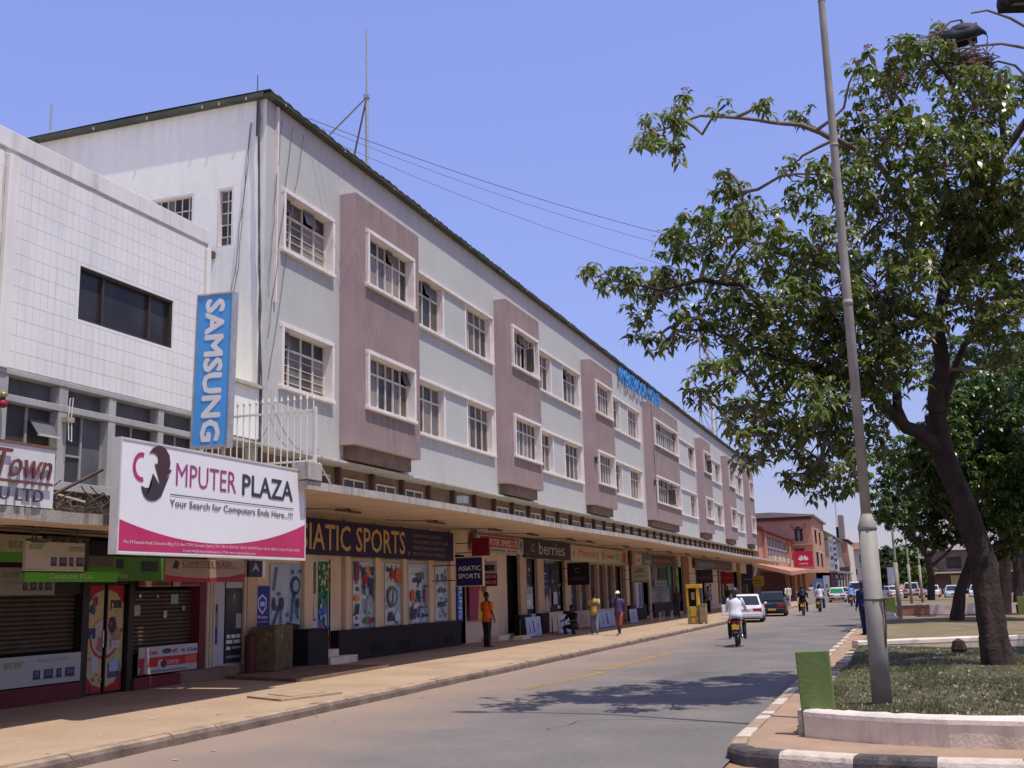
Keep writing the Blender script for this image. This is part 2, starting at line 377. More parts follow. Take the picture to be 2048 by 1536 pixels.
g = MB(); g.poly([(x, y, .12) for x, y in outer]); tag(g.build('median_verge', m_verge), kind='structure'); median = bpy.data.objects['median_verge']
def kerb_blocks(path, step, start_black, parent, hz=.14, far=60, dark=None):
    # walk the path and lay painted kerb blocks
    pts = [Vector((x, y, 0)) for x, y in path]; segs = []; d = 0
    cum = [0]
    for a, b in zip(pts, pts[1:]): cum.append(cum[-1] + (b - a).length)
    def at(s):
        s = min(max(s, 0), cum[-1] - 1e-6)
        for i in range(len(pts) - 1):
            if s <= cum[i + 1]: 
                t = (s - cum[i]) / (cum[i + 1] - cum[i]); return pts[i].lerp(pts[i + 1], t), (pts[i + 1] - pts[i]).normalized()
    s = 0; i = 0
    while s < cum[-1] - .1:
        L = min(step, cum[-1] - s); rings = []
        h = hz + rnd.uniform(-.012, .012)
        for q in (0, .25, .5, .75, .992):
            p, t = at(s + q * L); n_ = Vector((t.y, -t.x, 0))
            rings.append([tuple(p + n_ * a + Vector((0, 0, b))) for a, b in ((-.16, -.05), (.055, -.05), (.05, h * .55), (.03, h * .85), (-.01, h + .004), (-.16, h + .006))])
        m = MB(); m.loft(rings); m.build('kerb_stone', (dark or m_kblack) if (i % 2 == 0) == start_black else m_kwhite, parent); s += L; i += 1
kerb_blocks([(.0 + x, y) for x, y in [(-1.9, 12.3), (-1.72, 12.0), (-1.25, 11.82), (-.6, 11.64), (.3, 11.56), (4.5, 11.53)]][::-1][::-1], .76, True, median)
kerb_blocks([(-1.95, 57), (-1.95, 12.95), (-1.9, 12.3)], .9, False, median, dark=m_kdust)
def bent_wall(name, path, z0, z1, th, mats, parent=None, top=.06):
    pts = [Vector((x, y, 0)) for x, y in path]; rings = []; rings2 = []
    for i, p in enumerate(pts):
        t = (pts[min(i + 1, len(pts) - 1)] - pts[max(i - 1, 0)]).normalized(); n_ = Vector((t.y, -t.x, 0)); j = rnd.uniform(-.008, .008)
        rings.append([tuple(p + n_ * a + Vector((0, 0, b))) for a, b in ((0.0, z0), (0.004 + j, z1 - top), (-th, z1 - top), (-th, z0))])
        rings2.append([tuple(p + n_ * a + Vector((0, 0, b))) for a, b in ((.012 + j, z1 - top), (.006 + j, z1 - .025), (-.03, z1 + j), (-th + .03, z1 + j), (-th - .01, z1 - .03), (-th - .01, z1 - top))])
    a = MB().loft(rings).build(name, mats[0], parent); b = MB().loft(rings2).build('wall_cap', mats[1], a); return a
fine = []
base = [(-1.20, 13.15), (-1.0, 13.0), (-.75, 12.86), (-.29, 12.66), (.3, 12.52), (1.0, 12.46), (2.5, 12.45), (6, 12.6)]
for (a, b), (c_, d_) in zip(base, base[1:]):
    for t in np.linspace(0, 1, 5)[:-1]: fine.append((a + (c_ - a) * t, b + (d_ - b) * t))
wl = bent_wall('planter_wall', fine, .11, .42, .27, [m_wallg, m_wallw], top=.07)
tag(wl, 'curved low whitewashed planter wall at the near end of the median', 'wall')
bent = MB()
edge = [(-1.16, y) for y in np.arange(26.9, 13.3, -.34)]
kedge = thing('planter_edging', 'low broken brick edging along the roadside of the grass', 'edging', (-1.2, 20, .12))
for i, (x, y) in enumerate(edge):
    m = MB(); h = .36 + rnd.uniform(-.05, .02); m.box(x - .14 + rnd.uniform(-.02, .02), x + .02, y - .31, y, .1, h); m.build('brick', m_kwhite if rnd.random() < .45 else m_verge, kedge)
g = MB(); nx, ny = 26, 50
for i in range(nx + 1):
    for j in range(ny + 1):
        yy = 12.62 + j * (27.4 - 12.62) / ny; x0 = -1.14; xx = x0 + i * (9 - x0) / nx
        if yy < 13.2 and xx < .1: yy = max(yy, 12.62 + (.1 - xx) * .4)
        g.v.append((xx, yy, .34 + .05 * math.sin(xx * 1.3) * math.sin(yy * .9) + rnd.uniform(-.012, .012)))
for i in range(nx):
    for j in range(ny): a = i * (ny + 1) + j; g.face((a, a + ny + 1, a + ny + 2, a + 1))
tag(g.build('lawn_soil', m_soil, smooth=True), kind='structure')
# grass blades and litter on the near lawn
m_grass = bpy.data.materials.new('dry lawn grass'); m_grass.use_nodes = True
nn = m_grass.node_tree; b = nn.nodes['Principled BSDF']; b.inputs['Roughness'].default_value = .7; b.inputs['Specular IOR Level'].default_value = .2
at = nn.nodes.new('ShaderNodeAttribute'); at.attribute_name = 'Col'; nn.links.new(at.outputs['Color'], b.inputs['Base Color'])
def blades(name, N, area, zf, hmin, hmax, palette, parentkind='stuff', wdt=.006, seed=3):
    rs = np.random.RandomState(seed); P = []
    while len(P) < N:
        x, y = area(rs); 
        if x is not None: P.append((x, y))
    V = np.empty((N * 3, 3)); F = np.arange(N * 3).reshape(-1, 3); Cc = np.empty((N * 3, 4)); Cc[:, 3] = 1
    for i, (x, y) in enumerate(P):
        h = rs.uniform(hmin, hmax); a = rs.uniform(0, 6.28); l = rs.uniform(0, .9) * h; d = rs.uniform(0, 6.28); z = zf(x, y)
        cx, sx = math.cos(a) * wdt, math.sin(a) * wdt
        V[i * 3] = (x - cx, y - sx, z - .01); V[i * 3 + 1] = (x + cx, y + sx, z - .01); V[i * 3 + 2] = (x + math.cos(d) * l, y + math.sin(d) * l, z + h)
        Cc[i * 3:i * 3 + 3, :3] = palette[rs.randint(len(palette))]
    me = bpy.data.meshes.new(name); me.vertices.add(N * 3); me.loops.add(N * 3); me.polygons.add(N)
    me.vertices.foreach_set('co', V.ravel()); me.loops.foreach_set('vertex_index', F.ravel()); me.polygons.foreach_set('loop_start', np.arange(N) * 3)
    me.update(calc_edges=True)
    ca = me.color_attributes.new('Col', 'FLOAT_COLOR', 'POINT'); ca.data.foreach_set('color', Cc.ravel())
    me.materials.append(m_grass); o = bpy.data.objects.new(name, me); col.objects.link(o); return o
GP = [(.12, .15, .045), (.15, .165, .06), (.20, .185, .085), (.25, .215, .12), (.09, .12, .035)]
_pn = np.random.RandomState(5).uniform(0, 100, (60, 3))
def area1(rs):
    y = 12.75 + 14.5 * rs.uniform() ** 1.7; x = rs.uniform(-1.1, min(1.0 + (y - 12) * .16 + 1.5, 5))
    if y < 13.2 and x < .2 and y < 12.75 + (.2 - x) * .45: return None, None
    f = math.sin(x * 2.1 + y * .7) + math.sin(y * 1.9 - x * 1.3) + math.sin(x * 4.3 + 1) * .6
    if f < .35 and rs.uniform() < .88: return None, None
    return x, y
lz = lambda x, y: .34 + .05 * math.sin(x * 1.3) * math.sin(y * .9)
gr = blades('grass', 90000, area1, lz, .012, .05, GP); tag(gr, 'short dry lawn grass on the near median bed', 'grass', kind='stuff')
def area2(rs): 
    y = 13 + 14 * rs.uniform() ** 1.4; return rs.uniform(-1.0, 1.2 + (y - 12) * .16 + .8), y
lf = blades('leaf_litter', 4200, area2, lambda x, y: lz(x, y) + .015, .005, .03, [(.35, .27, .16), (.5, .43, .3), (.25, .16, .09), (.42, .36, .22)], wdt=.028, seed=9)
tag(lf, 'pale fallen leaves scattered over the near lawn', 'leaf litter', kind='stuff')
# second bed further on, with a slanting white wall in front
wl2 = bent_wall('bed_wall', [(-1.12 + 4.4 * t, 27.0 + 2.6 * t) for t in np.linspace(0, 1.6, 12)], .12, .5, .3, [m_kwhite, m_wallw], top=.1)
tag(wl2, 'long low white wall crossing the median behind the tree trunk', 'wall')
m_dry = M('dry trampled lawn', (0.235, 0.185, 0.095), 1.0, .25, .8, bump=.6, bscale=14, fine=.3)
g = MB(); g.poly([(-1.1, 27.3, .40), (6, 31.4, .40), (9, 33, .40), (9, 56.5, .2), (-1.1, 55, .2)]); tag(g.build('dry_lawn', m_dry), kind='structure')
def area3(rs):
    y = rs.uniform(28, 56); return rs.uniform(-1, 5.5), y
# kerbs, brick wall and beds beyond the cross path
kb = thing('cross_path_kerb', 'black and white kerb across the far end of the dry lawn', 'kerb', (2, 57.2, 0))
for i in range(9):
    m = MB(); x0 = -1.5 + i * .95; m.box(x0, x0 + .94, 57.1 + i * .25, 57.3 + i * .25, -.02, .17); m.build('kerb_stone', m_kwhite if i % 2 else m_kblack, kb)
m_brick = M('red brick dust wall', (0.40, 0.20, 0.12), .9, .25, 4, fine=.25)
fw_ = thing('far_planter_wall', 'low far planter wall, part brick red and part white', 'wall', (1.5, 66, 0))
bx('wall_section', m_brick, -1.4, 1.2, 66, 66.3, 0, .52, fw_); bx('wall_section', m_wallw, 1.203, 5.6, 66.1, 66.4, 0, .55, fw_)
bx('wall_cap', m_wallw, -1.42, 1.2, 65.97, 66.33, .523, .58, fw_)
g = MB(); g.poly([(-1.5, 66.3, .45), (9, 66.3, .45), (9, 120, .2), (-1.5, 120, .2)]); tag(g.build('far_lawn', m_dry), kind='structure')
# ================================================================== GREY OFFICE BLOCK
FXW = -14.1
m_grey = M('pale blue grey painted render', (0.50, 0.495, 0.45), .85, .05, .5, bump=.12, bscale=14, streak=.12, streak_rgb=(.30, .31, .30), fine=.05)
m_endw = M('cream grey painted render', (0.88, 0.86, 0.75), .85, .06, .4, bump=.12, bscale=14, streak=.3, streak_rgb=(.62, .60, .55), fine=.05)
m_mauve = M('mauve roughcast render', (0.37, 0.275, 0.25), .95, .10, 1.2, bump=.9, bscale=55, fine=.28, streak=.5, streak_rgb=(.23, .165, .15))
m_mauve2 = M('smooth mauve paint', (0.43, 0.315, 0.315), .85, .07, 1.0, bump=.15, streak=.25)
m_white = M('off white window paint', (0.78, 0.70, 0.64), .7, .08, 2.0, bump=.15, spots=.35, spot_rgb=(.45, .36, .28), spot_scale=2.5)
m_steel = M('cream steel casement bars', (0.66, 0.60, 0.49), .6, .15, 4)
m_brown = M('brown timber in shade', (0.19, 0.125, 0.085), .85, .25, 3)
m_roofm = M('dark green brown sheet roof', (0.070, 0.075, 0.055), .8, .3, 1.2, spots=.3, spot_rgb=(.2, .22, .13), spot_scale=2)
m_conc = M('stained concrete', (0.50, 0.455, 0.39), .95, .15, 1.4, bump=.4, bscale=20, streak=.85, streak_rgb=(.15, .12, .095), fine=.12)
m_soffit = M('ochre cream soffit paint', (0.68, 0.52, 0.38), .9, .09, .7, spots=.35, spot_rgb=(.36, .26, .17), spot_scale=1.1)
m_cream = M('cream shop wall paint', (0.66, 0.51, 0.35), .85, .08, 1.1, bump=.15, streak=.3)
m_dark = M('dark plinth paint', (0.014, 0.010, 0.011), .7, .3, 2.5, spots=.3, spot_rgb=(.04, .028, .022))
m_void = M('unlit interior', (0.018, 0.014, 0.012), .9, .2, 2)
gl = [MGLASS('window glass dark', (.04, .038, .038), .3), MGLASS('window glass grey', (.15, .14, .135), .4), MGLASS('window glass curtained', (.27, .235, .20), .5), MGLASS('window glass brown', (.10, .078, .062), .35)]
def sill_stain(m, zs, rgb, amt, drop=.9):
    # rain-washed dirt hanging below the sills
    n = m.node_tree; L = n.links; b = n.nodes['Principled BSDF']; src = b.inputs['Base Color'].links[0].from_socket
    geo = n.nodes.new('ShaderNodeNewGeometry'); sx = n.nodes.new('ShaderNodeSeparateXYZ'); L.new(geo.outputs['Position'], sx.inputs[0])
    mp = n.nodes.new('ShaderNodeMapping'); mp.inputs['Scale'].default_value = (7, 7, .25); L.new(geo.outputs['Position'], mp.inputs['Vector'])
    t = n.nodes.new('ShaderNodeTexNoise'); t.inputs['Scale'].default_value = 1.0; t.inputs['Detail'].default_value = 5; L.new(mp.outputs[0], t.inputs['Vector'])
    f = n.nodes.new('ShaderNodeMapRange'); f.inputs[1].default_value = .42; f.inputs[2].default_value = .7; L.new(t.outputs['Fac'], f.inputs[0]); acc = None
    for z in zs:
        r = n.nodes.new('ShaderNodeMapRange'); r.inputs[1].default_value = z - drop; r.inputs[2].default_value = z; L.new(sx.outputs[2], r.inputs[0])
        lt = n.nodes.new('ShaderNodeMath'); lt.operation = 'LESS_THAN'; lt.inputs[1].default_value = z; L.new(sx.outputs[2], lt.inputs[0])
        mu = n.nodes.new('ShaderNodeMath'); mu.operation = 'MULTIPLY'; L.new(r.outputs[0], mu.inputs[0]); L.new(lt.outputs[0], mu.inputs[1])
        if acc is None: acc = mu
        else:
            a = n.nodes.new('ShaderNodeMath'); a.operation = 'MAXIMUM'; L.new(acc.outputs[0], a.inputs[0]); L.new(mu.outputs[0], a.inputs[1]); acc = a
    m2 = n.nodes.new('ShaderNodeMath'); m2.operation = 'MULTIPLY'; L.new(acc.outputs[0], m2.inputs[0]); L.new(f.outputs[0], m2.inputs[1])
    m3 = n.nodes.new('ShaderNodeMath'); m3.operation = 'MULTIPLY'; L.new(m2.outputs[0], m3.inputs[0]); m3.inputs[1].default_value = amt
    mx = n.nodes.new('ShaderNodeMix'); mx.data_type = 'RGBA'; L.new(m3.outputs[0], mx.inputs[0]); L.new(src, mx.inputs[6]); mx.inputs[7].default_value = (*rgb, 1); L.new(mx.outputs[2], b.inputs['Base Color'])
sill_stain(m_grey, (6.8, 10.3, 14.2), (.33, .31, .27), .5); sill_stain(m_mauve, (6.85, 10.36, 12.98), (.20, .145, .13), .7); sill_stain(m_endw, (14.2, 10.4), (.6, .56, .48), .35, 1.2)
office = thing('office_block', 'long three storey grey office block with mauve window bays and a roof sign', 'building', (-18, 70, 0))
YE = 117.0
bays = [(26.15, 30.42, 26.75, 29.97), (38.58, 42.7, 39.15, 42.4), (50.85, 55.2, 51.55, 54.8), (64.4, 73.0, 65.2, 72.65), (82.35, 86.5, 82.95, 86.3), (95.1, 99.5, 95.9, 99.2), (109.0, 112.8, 109.5, 112.5)]
rows = [(6.88, 8.57), (10.40, 12.10)]
gaps = [(30.75, 33.6, 35.55, 38.22), (43.05, 45.9, 47.55, 50.4), (55.55, 58.6, 60.4, 63.3), (73.3, 75.95, 79.15, 81.8), (86.85, 89.6, 91.4, 94.4), (99.8, 103.3, 105.0, 107.8), (113.1, 115.9, 0, 0)]
SUR = .11
holes = []
for z0, z1 in rows:
    holes.append((23.05, 25.73, z0, z1))
    for a, b, c_, d_ in gaps:
        holes.append((a, b, z0, z1))
        if c_: holes.append((c_, d_, z0, z1))
mb = MB(); wall_holes(mb, 22.3, YE, 5.40, 14.28, holes, lambda u, v: (FXW, u, v)); mb.build('street_wall', m_grey, office)
mb = MB(); mb.col = None
eh = [(-15.48, -15.02, 10.44, 12.0), (-17.5, -16.2, 10.44, 12.0)]
wall_holes(mb, -21.6, FXW, 0.1, 14.26, eh, lambda u, v: (u, 22.3, v)); mb.build('end_wall', m_endw, office)
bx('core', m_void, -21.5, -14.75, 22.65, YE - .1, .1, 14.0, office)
mb = MB(); mb.poly([(-21.6, YE, .1), (FXW, YE, .1), (FXW, YE, 14.28), (-21.6, YE, 14.28)]); mb.build('far_end_wall', m_grey, office)
# roof with corrugated sheet edge
def corr(mb, a, b, dirv, nseg, z):
    pass
mb = MB(); ny = 420; prof = [(-13.86, 14.30), (-13.9, 14.34), (-18, 14.37), (-21.9, 14.33)]
y0r, y1r = 22.12, YE + .2
for i in range(ny + 1):
    yy = y0r + (y1r - y0r) * i / ny; w_ = .022 * math.cos(i * math.pi) + .012 * math.sin(yy * .7) + (.015 * math.sin(yy * 3.1))
    for x, z in prof: mb.v.append((x, yy, z + w_ * (1 if x > -15 else .3)))
    mb.v.append((prof[0][0], yy, 14.27 + w_ * .7))
k = len(prof) + 1
for i in range(ny):
    for j in range(k - 2): mb.face((i * k + j, (i + 1) * k + j, (i + 1) * k + j + 1, i * k + j + 1))
    mb.face((i * k, i * k + k - 1, (i + 1) * k + k - 1, (i + 1) * k))
roof = mb.build('roof', m_roofm, office)
mb = MB(); mb.box(-14.098, -13.87, 22.14, YE + .1, 14.20, 14.275); mb.build('eave_board', m_roofm, roof)
mb = MB(); mb.box(-21.7, -14.10, 22.12, 22.297, 14.20, 14.32); mb.build('verge_board', m_roofm, roof)
for i in range(9):
    yy = 22.8 + i * 3.2; bx('gutter_bracket', m_conc, -13.868, -13.85, yy, yy + .03, 14.17, 14.24, roof)
for i, xx in enumerate((-14.6, -15.4, -15.9, -17.6, -19.3)): bx('verge_bracket', m_conc, xx, xx + .03, 22.09, 22.118, 14.17, 14.25, roof)
# windows ------------------------------------------------------------
def bars(mb, X, a, b, z0, z1, cols, tz, t=.055, d=.05):
    for i in range(cols + 1):
        y = a + (b - a) * i / cols; tt = t * (1.3 if i in (0, cols) else 1)
        mb.box(X - d, X, y - tt / 2, y + tt / 2, z0, z1)
    for z in (z0, tz, z1): mb.box(X - d, X + .004, a, b, z - t / 2, z + t / 2)
def window(X, a, b, z0, z1, cols, surround=True, group_sur=None, openat=None, cols_t=None, panes=True, bars_h=False):
    w_ = SUR; dep = .24
    s = MB()
    if surround:
        s.box(X - dep, X + .09, a, b, z1 - w_, z1); s.box(X - dep, X + .12, a - .03, b + .03, z0, z0 + w_ * .9)
    zz0, zz1 = z0 + w_ * .9, z1 - w_
    if not surround: zz0, zz1 = z0 + .03, z1 - .03
    s.box(X - dep, X + (.09 if surround else .02), a, a + w_, zz0, zz1); s.box(X - dep, X + (.09 if surround else .02), b - w_, b, zz0, zz1)
    if not surround: s.box(X - dep, X + .005, a, b, z1 - .03, z1 - .002); s.box(X - dep, X + .005, a, b, z0 + .002, z0 + .03)
    win = s.build('window', m_white, office, bevel=.008)
    if not surround: zz0, zz1 = z0 + .03, z1 - .03
    a2, b2 = a + w_, b - w_; tz = zz1 - .30 * (zz1 - zz0); Xg = X - .2
    f = MB(); bars(f, Xg + .03, a2, b2, zz0, zz1, cols, tz)
    if bars_h:
        for q in range(1, 5): f.box(Xg - .0, Xg + .012, a2, b2, zz0 + q * (tz - zz0) / 5 - .008, zz0 + q * (tz - zz0) / 5 + .008)
    f.build('casement_bars', m_steel, win)
    n_ = cols
    for i in range(n_):
        y0, y1 = a2 + (b2 - a2) * i / n_, a2 + (b2 - a2) * (i + 1) / n_
        for q, (p0, p1) in enumerate(((zz0, tz), (tz, zz1))):
            if openat is not None and i == openat and q == 0:
                # casement leaf swung out towards the street
                o = MB(); an = R(62); U = Vector((math.sin(an), -math.cos(an), 0)); N = Vector((-math.cos(an), -math.sin(an), 0)); O = Vector((Xg + .06, y1, p0))
                ww = y1 - y0; hh = p1 - p0
                for (u0, v0, u1, v1) in ((0, 0, .035, hh), (ww - .035, 0, ww, hh), (.035, 0, ww - .035, .035), (.035, hh - .035, ww - .035, hh)):
                    o.obox(O + U * u0 + Vector((0, 0, v0)), U, (0, 0, 1), N, u1 - u0, v1 - v0, .03)
                o.build('casement_leaf', m_white, win)
                o = MB(); o.obox(O + U * .035 + Vector((0, 0, .035)) - N * .01, U, (0, 0, 1), N, ww - .07, hh - .07, .006); o.build('pane', gl[1], win)
                continue
            g_ = gl[rnd.choice((0, 0, 1, 1, 3, 2) if q == 0 else (0, 3, 3, 1))]
            p = MB(); tilt = rnd.uniform(-.012, .012); p.box(Xg - .02, Xg - .012, y0 + .012, y1 - .012, p0 + .012, p1 - .012)
            if q == 1 and rnd.random() < .10:  # vent light tipped open
                p = MB(); U = Vector((0, 1, 0)); V = Vector((.28, 0, -.96)).normalized(); p.obox((Xg + .03, y0 + .02, p1 - .01), U, V, V.cross(U) * -1, y1 - y0 - .04, (p1 - p0) * .95, .008)
            p.build('pane', g_, win)
    return win
for z0, z1 in rows:
    window(FXW, 23.05, 25.73, z0, z1, 4, bars_h=True)
    for i, (a, b, c_, d_) in enumerate(gaps):
        far = i > 3
        band = MB(); e = d_ if c_ else b
        band.box(FXW - .02, FXW + .10, a - .1, e + .03, z1 + .002, z1 + .10); band.box(FXW - .02, FXW + .13, a - .1, e + .05, z0 - .10, z0 - .002)
        band.box(FXW, FXW + .10, e + .002, e + .07, z0 - .002, z1 + .002)
        band.build('window_band', m_white, office, bevel=.008)
        window(FXW, a, b, z0, z1, 4, surround=False, openat=(0 if (i == 3 and z0 < 8) else None))
        if c_: window(FXW, c_, d_, z0, z1, 4, surround=False)
for i, (a, b, wa, wb) in enumerate(bays):
    XB = FXW + .5
    hol = [(wa, wb, z0, z1) for z0, z1 in rows]
    m = MB(); wall_holes(m, a, b, 5.85, 12.98, hol, lambda u, v: (XB, u, v))
    m.mi = 1
    m.poly([(FXW, a, 5.85), (XB, a, 5.85), (XB, a, 12.98), (FXW, a, 12.98)]); m.poly([(XB, b, 5.85), (FXW, b, 5.85), (FXW, b, 12.98), (XB, b, 12.98)])
    m.poly([(FXW, a, 12.98), (XB, a, 12.98), (XB, b, 12.98), (FXW, b, 12.98)]); m.poly([(FXW, a, 5.85), (FXW, b, 5.85), (XB, b, 5.85), (XB, a, 5.85)])
    m.build('bay', [m_mauve, m_mauve2], office)
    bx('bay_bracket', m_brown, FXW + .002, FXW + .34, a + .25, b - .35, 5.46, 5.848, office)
    for q, (z0, z1) in enumerate(rows):
        cols = 6 if i != 3 else 11
        window(XB, wa, wb, z0, z1, cols, openat={(1, 1): 3, (3, 0): 5, (4, 1): 3}.get((i, q)))
# end wall windows
def endwin(x0, x1, z0, z1, cols, rws):
    s = MB(); Yw = 22.3
    for (u0, u1, v0, v1) in ((x0, x1, z1 - .05, z1), (x0, x1, z0, z0 + .05), (x0, x0 + .05, z0 + .05, z1 - .05), (x1 - .05, x1, z0 + .05, z1 - .05)): s.box(u0, u1, Yw + .005, Yw + .2, v0, v1)
    w_ = s.build('window', m_white, office)
    f = MB()
    for i in range(1, cols): x = x0 + (x1 - x0) * i / cols; f.box(x - .015, x + .015, Yw + .13, Yw + .17, z0, z1)
    for j in range(1, rws): z = z0 + (z1 - z0) * j / rws; f.box(x0, x1, Yw + .128, Yw + .172, z - .015, z + .015)
    f.build('casement_bars', m_steel, w_)
    for i in range(cols):
        for j in range(rws):
            a, b = x0 + (x1 - x0) * i / cols, x0 + (x1 - x0) * (i + 1) / cols; c_, d_ = z0 + (z1 - z0) * j / rws, z0 + (z1 - z0) * (j + 1) / rws
            bx('pane', gl[rnd.choice((0, 1, 3))], a + .012, b - .012, Yw + .15, Yw + .156, c_ + .012, d_ - .012, w_)
endwin(-15.48, -15.02, 10.44, 12.0, 2, 5); endwin(-17.5, -16.2, 10.44, 12.0, 6, 4)
# link wall and ledge, clerestory and canopy ---------------------------
bx('link_wall', m_endw, -21.5, -14.12, 20.05, 22.29, 5.5, 6.72, office); bx('link_coping', m_conc, -14.3, -14.02, 20.05, 22.29, 6.722, 6.80, office)
bx('ledge', m_conc, FXW - .5, -13.90, 20.3, YE, 5.33, 5.398, office, bevel=.01)
CX = -10.4
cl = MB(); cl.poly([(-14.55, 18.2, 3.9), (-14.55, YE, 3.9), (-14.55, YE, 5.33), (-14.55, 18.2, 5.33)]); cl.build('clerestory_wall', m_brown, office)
y = 20.62; i = 0
m_pier = M('dark brown pier paint', (.085, .055, .042), .85, .3, 3)
pier_me = MB().box(-.35, -.20, -.06, .06, 3.95, 5.328).mesh('pier', m_pier)
cw = MB()
for s_ in (0, 1): cw.box(0, .03, .04 + s_ * .62, .60 + s_ * .62, 4.62, 5.03)
clw_me = cw.mesh('clerestory_pane', gl[0])
fr_ = MB(); fr_.box(0, .05, 0, 1.30, 5.03, 5.08); fr_.box(0, .05, 0, .04, 4.6, 5.03); fr_.box(0, .05, .62, .66, 4.6, 5.03); fr_.box(0, .05, 1.26, 1.30, 4.6, 5.03)
frm_me = fr_.mesh('clerestory_frame', m_cream)
while y < YE:
    inst('pier', pier_me, office, (-14.2, y, 0))
    if i not in (6, 7, 8): inst('clerestory_frame', frm_me, office, (-14.545, y + .35, 0)); inst('clerestory_pane', clw_me, office, (-14.54, y + .35, 0))
    y += 2.06; i += 1
can = MB()
nseg = 44; yy = [18.05 + (107.5 - 18.05) * t / nseg for t in range(nseg + 1)]
prof = lambda q, j: [(-14.54, 3.94), (CX + j, 3.83 + q), (CX + j, 3.985 + q), (-14.54, 4.02)]
rings = []
for t, y in enumerate(yy):
    q = .018 * math.sin(y * .31) + rnd.uniform(-.004, .004); j = rnd.uniform(-.012, .012)
    rings.append([(x, y, z) for x, z in prof(q, j)])
can.loft(rings)
for i_ in range(0, (len(rings) - 1) * 4, 4): can.m[i_] = 1
canopy = can.build('canopy', [m_conc, m_soffit], office)
bx('end_block', m_conc, -10.72, -10.36, 18.02, 18.55, 3.99, 4.33, canopy, bevel=.01)
bx('floor_beam', m_dark, -14.54, -14.11, 19.4, 107, 3.80, 3.93, office)
# strip light fittings under the soffit
m_fit = M('dirty lamp fitting', (.10, .07, .05), .7, .3, 5)
for i, y in enumerate((23.6, 28.9, 33.8, 37.7, 42.5, 45.5, 52, 57, 62.5, 68, 74, 80)):
    f = MB(); f.box(-12.5, -12.42, y - .6, y + .6, 3.80, 3.85); f.box(-12.5, -12.42, y - .05, y + .05, 3.82, 3.93); f.tube([(-13.6, y - .9, 3.9), (-13.1, y - .5, 3.885), (-12.48, y, 3.87)], .012, 5)
    f.build('strip_light', m_fit, canopy)
f = MB(); f.box(-10.75, -10.55, 26.3, 26.62, 4.12, 4.3); f.tube([(-10.65, 26.46, 3.98), (-10.65, 26.46, 4.15)], .03, 6); f.build('floodlight', M('grey lamp housing', (.25, .27, .28), .5, .2, 4), canopy)
# corner cables and down pipe
m_cable = M('grey cable', (.10, .095, .10), .7, .2, 8)
def cable(name, pts, r, parent=None, mat=None, n=5, sag=0):
    m = MB(); m.tube(pts, r, n); return m.build(name, mat or m_cable, parent)
bx('down_pipe', m_white, -14.098, -14.02, 22.72, 22.78, 9.0, 14.15, office)
def curve(p, q, k, n=14, wob=0):
    p = Vector(p); q = Vector(q); return [tuple(p.lerp(q, t / n) + Vector((rnd.uniform(-wob, wob), rnd.uniform(-wob, wob), -k * 4 * (t / n) * (1 - t / n)))) for t in range(n + 1)]
for i in range(5):
    cable('corner_cable', curve((-14.24 - .02 * i, 22.2, 14.3), (-14.12 + .02 * i, 22.24, 4.3 + .3 * i), 0, 16, .022), .016, office)
for i in range(3):
    cable('wall_cable', curve((-14.03, 22.9 + .55 * i, 13.9), (-14.02, 22.36 + .05 * i, 9.0 - i), 0, 12, .02), .008, office)
for i in range(2): cable('wall_cable', curve((-14.5 - .02 * i, 22.25, 13.6), (-15.15 + .1 * i, 22.24, 7.2), .0, 12, .03), .009, office)
cable('cable_loop', curve((-14.0, 22.5, 5.9), (-12.6, 18.6, 5.1), .35, 12, .02), .01, office); cable('cable_loop', curve((-14.0, 22.6, 6.4), (-14.05, 25.0, 5.6), .5, 12, .02), .008, office)
f = MB(); f.box(-15.62, -15.5, 22.12, 22.29, 10.18, 10.34); f.box(-15.60, -15.52, 22.0, 22.12, 10.28, 10.36); f.build('wall_lamp', m_fit, office)
for i, (y, z) in enumerate(((50.9, 8.05), (64.4, 8.1))): f = MB(); f.box(-13.6, -13.45, y, y + .18, z, z + .1); f.tube([(-13.52, y + .09, z - .22), (-13.52, y + .09, z)], [.09, .05], 8); f.build('wall_lamp', m_fit, office)
cable('wall_wire', curve((-13.59, 64.6, 12.9), (-13.59, 65.1, 6.0), 0, 8, .02), .02, office)
# roof lettering
m_blue = M('sign letter blue', C(70, 150, 220, .9), .5, .1, 3)
lt = thing('roof_sign', 'bright blue raised lettering along the eave of the grey office block', 'sign', (-13.9, 63.5, 13.2))
text('lettering', 'AMBASSADOR', (-13.98, 58.2, 13.18), FX, 6.9, .92, m_blue, lt, bold=.02, ext=.07, lift=0)
text('lettering', 'HOUSE', (-13.98, 65.8, 13.30), FX, 3.3, .90, m_blue, lt, bold=.02, ext=.07, lift=0)
for i in range(12): bx('standoff', m_blue, -14.09, -13.975, 58.5 + i * .9, 58.53 + i * .9, 13.55, 13.58, lt)
# masts on the roof
m_galv = M('galvanised steel', (.48, .47, .44), .45, .15, 6, metal=.5)
ma = thing('roof_mast', 'tall thin galvanised mast with two braces on the grey roof', 'mast', (-15.2, 30, 14.5))
m = MB(); m.tube([(-15.2, 30, 14.4), (-15.2, 30, 17.9)], .055, 8); m.tube([(-15.2, 30, 17.85), (-15.2, 30, 20.25)], .035, 8); m.build('pole', m_galv, ma)
m = MB(); m.tube([(-15.2, 30, 17.85), (-17.3, 30.2, 14.65)][::-1] if False else [(-15.2, 30, 17.85), (-17.4, 30.2, 16.3), ], .03, 6); m.tube([(-17.4, 30.2, 16.3), (-17.4, 30.2, 14.6)], .03, 6); m.build('brace', m_galv, ma)
m = MB(); m.tube([(-15.2, 30, 17.85), (-15.75, 29.6, 14.45)], .03, 6); m.build('brace', M('dark brace', (.08, .07, .06), .6), ma)
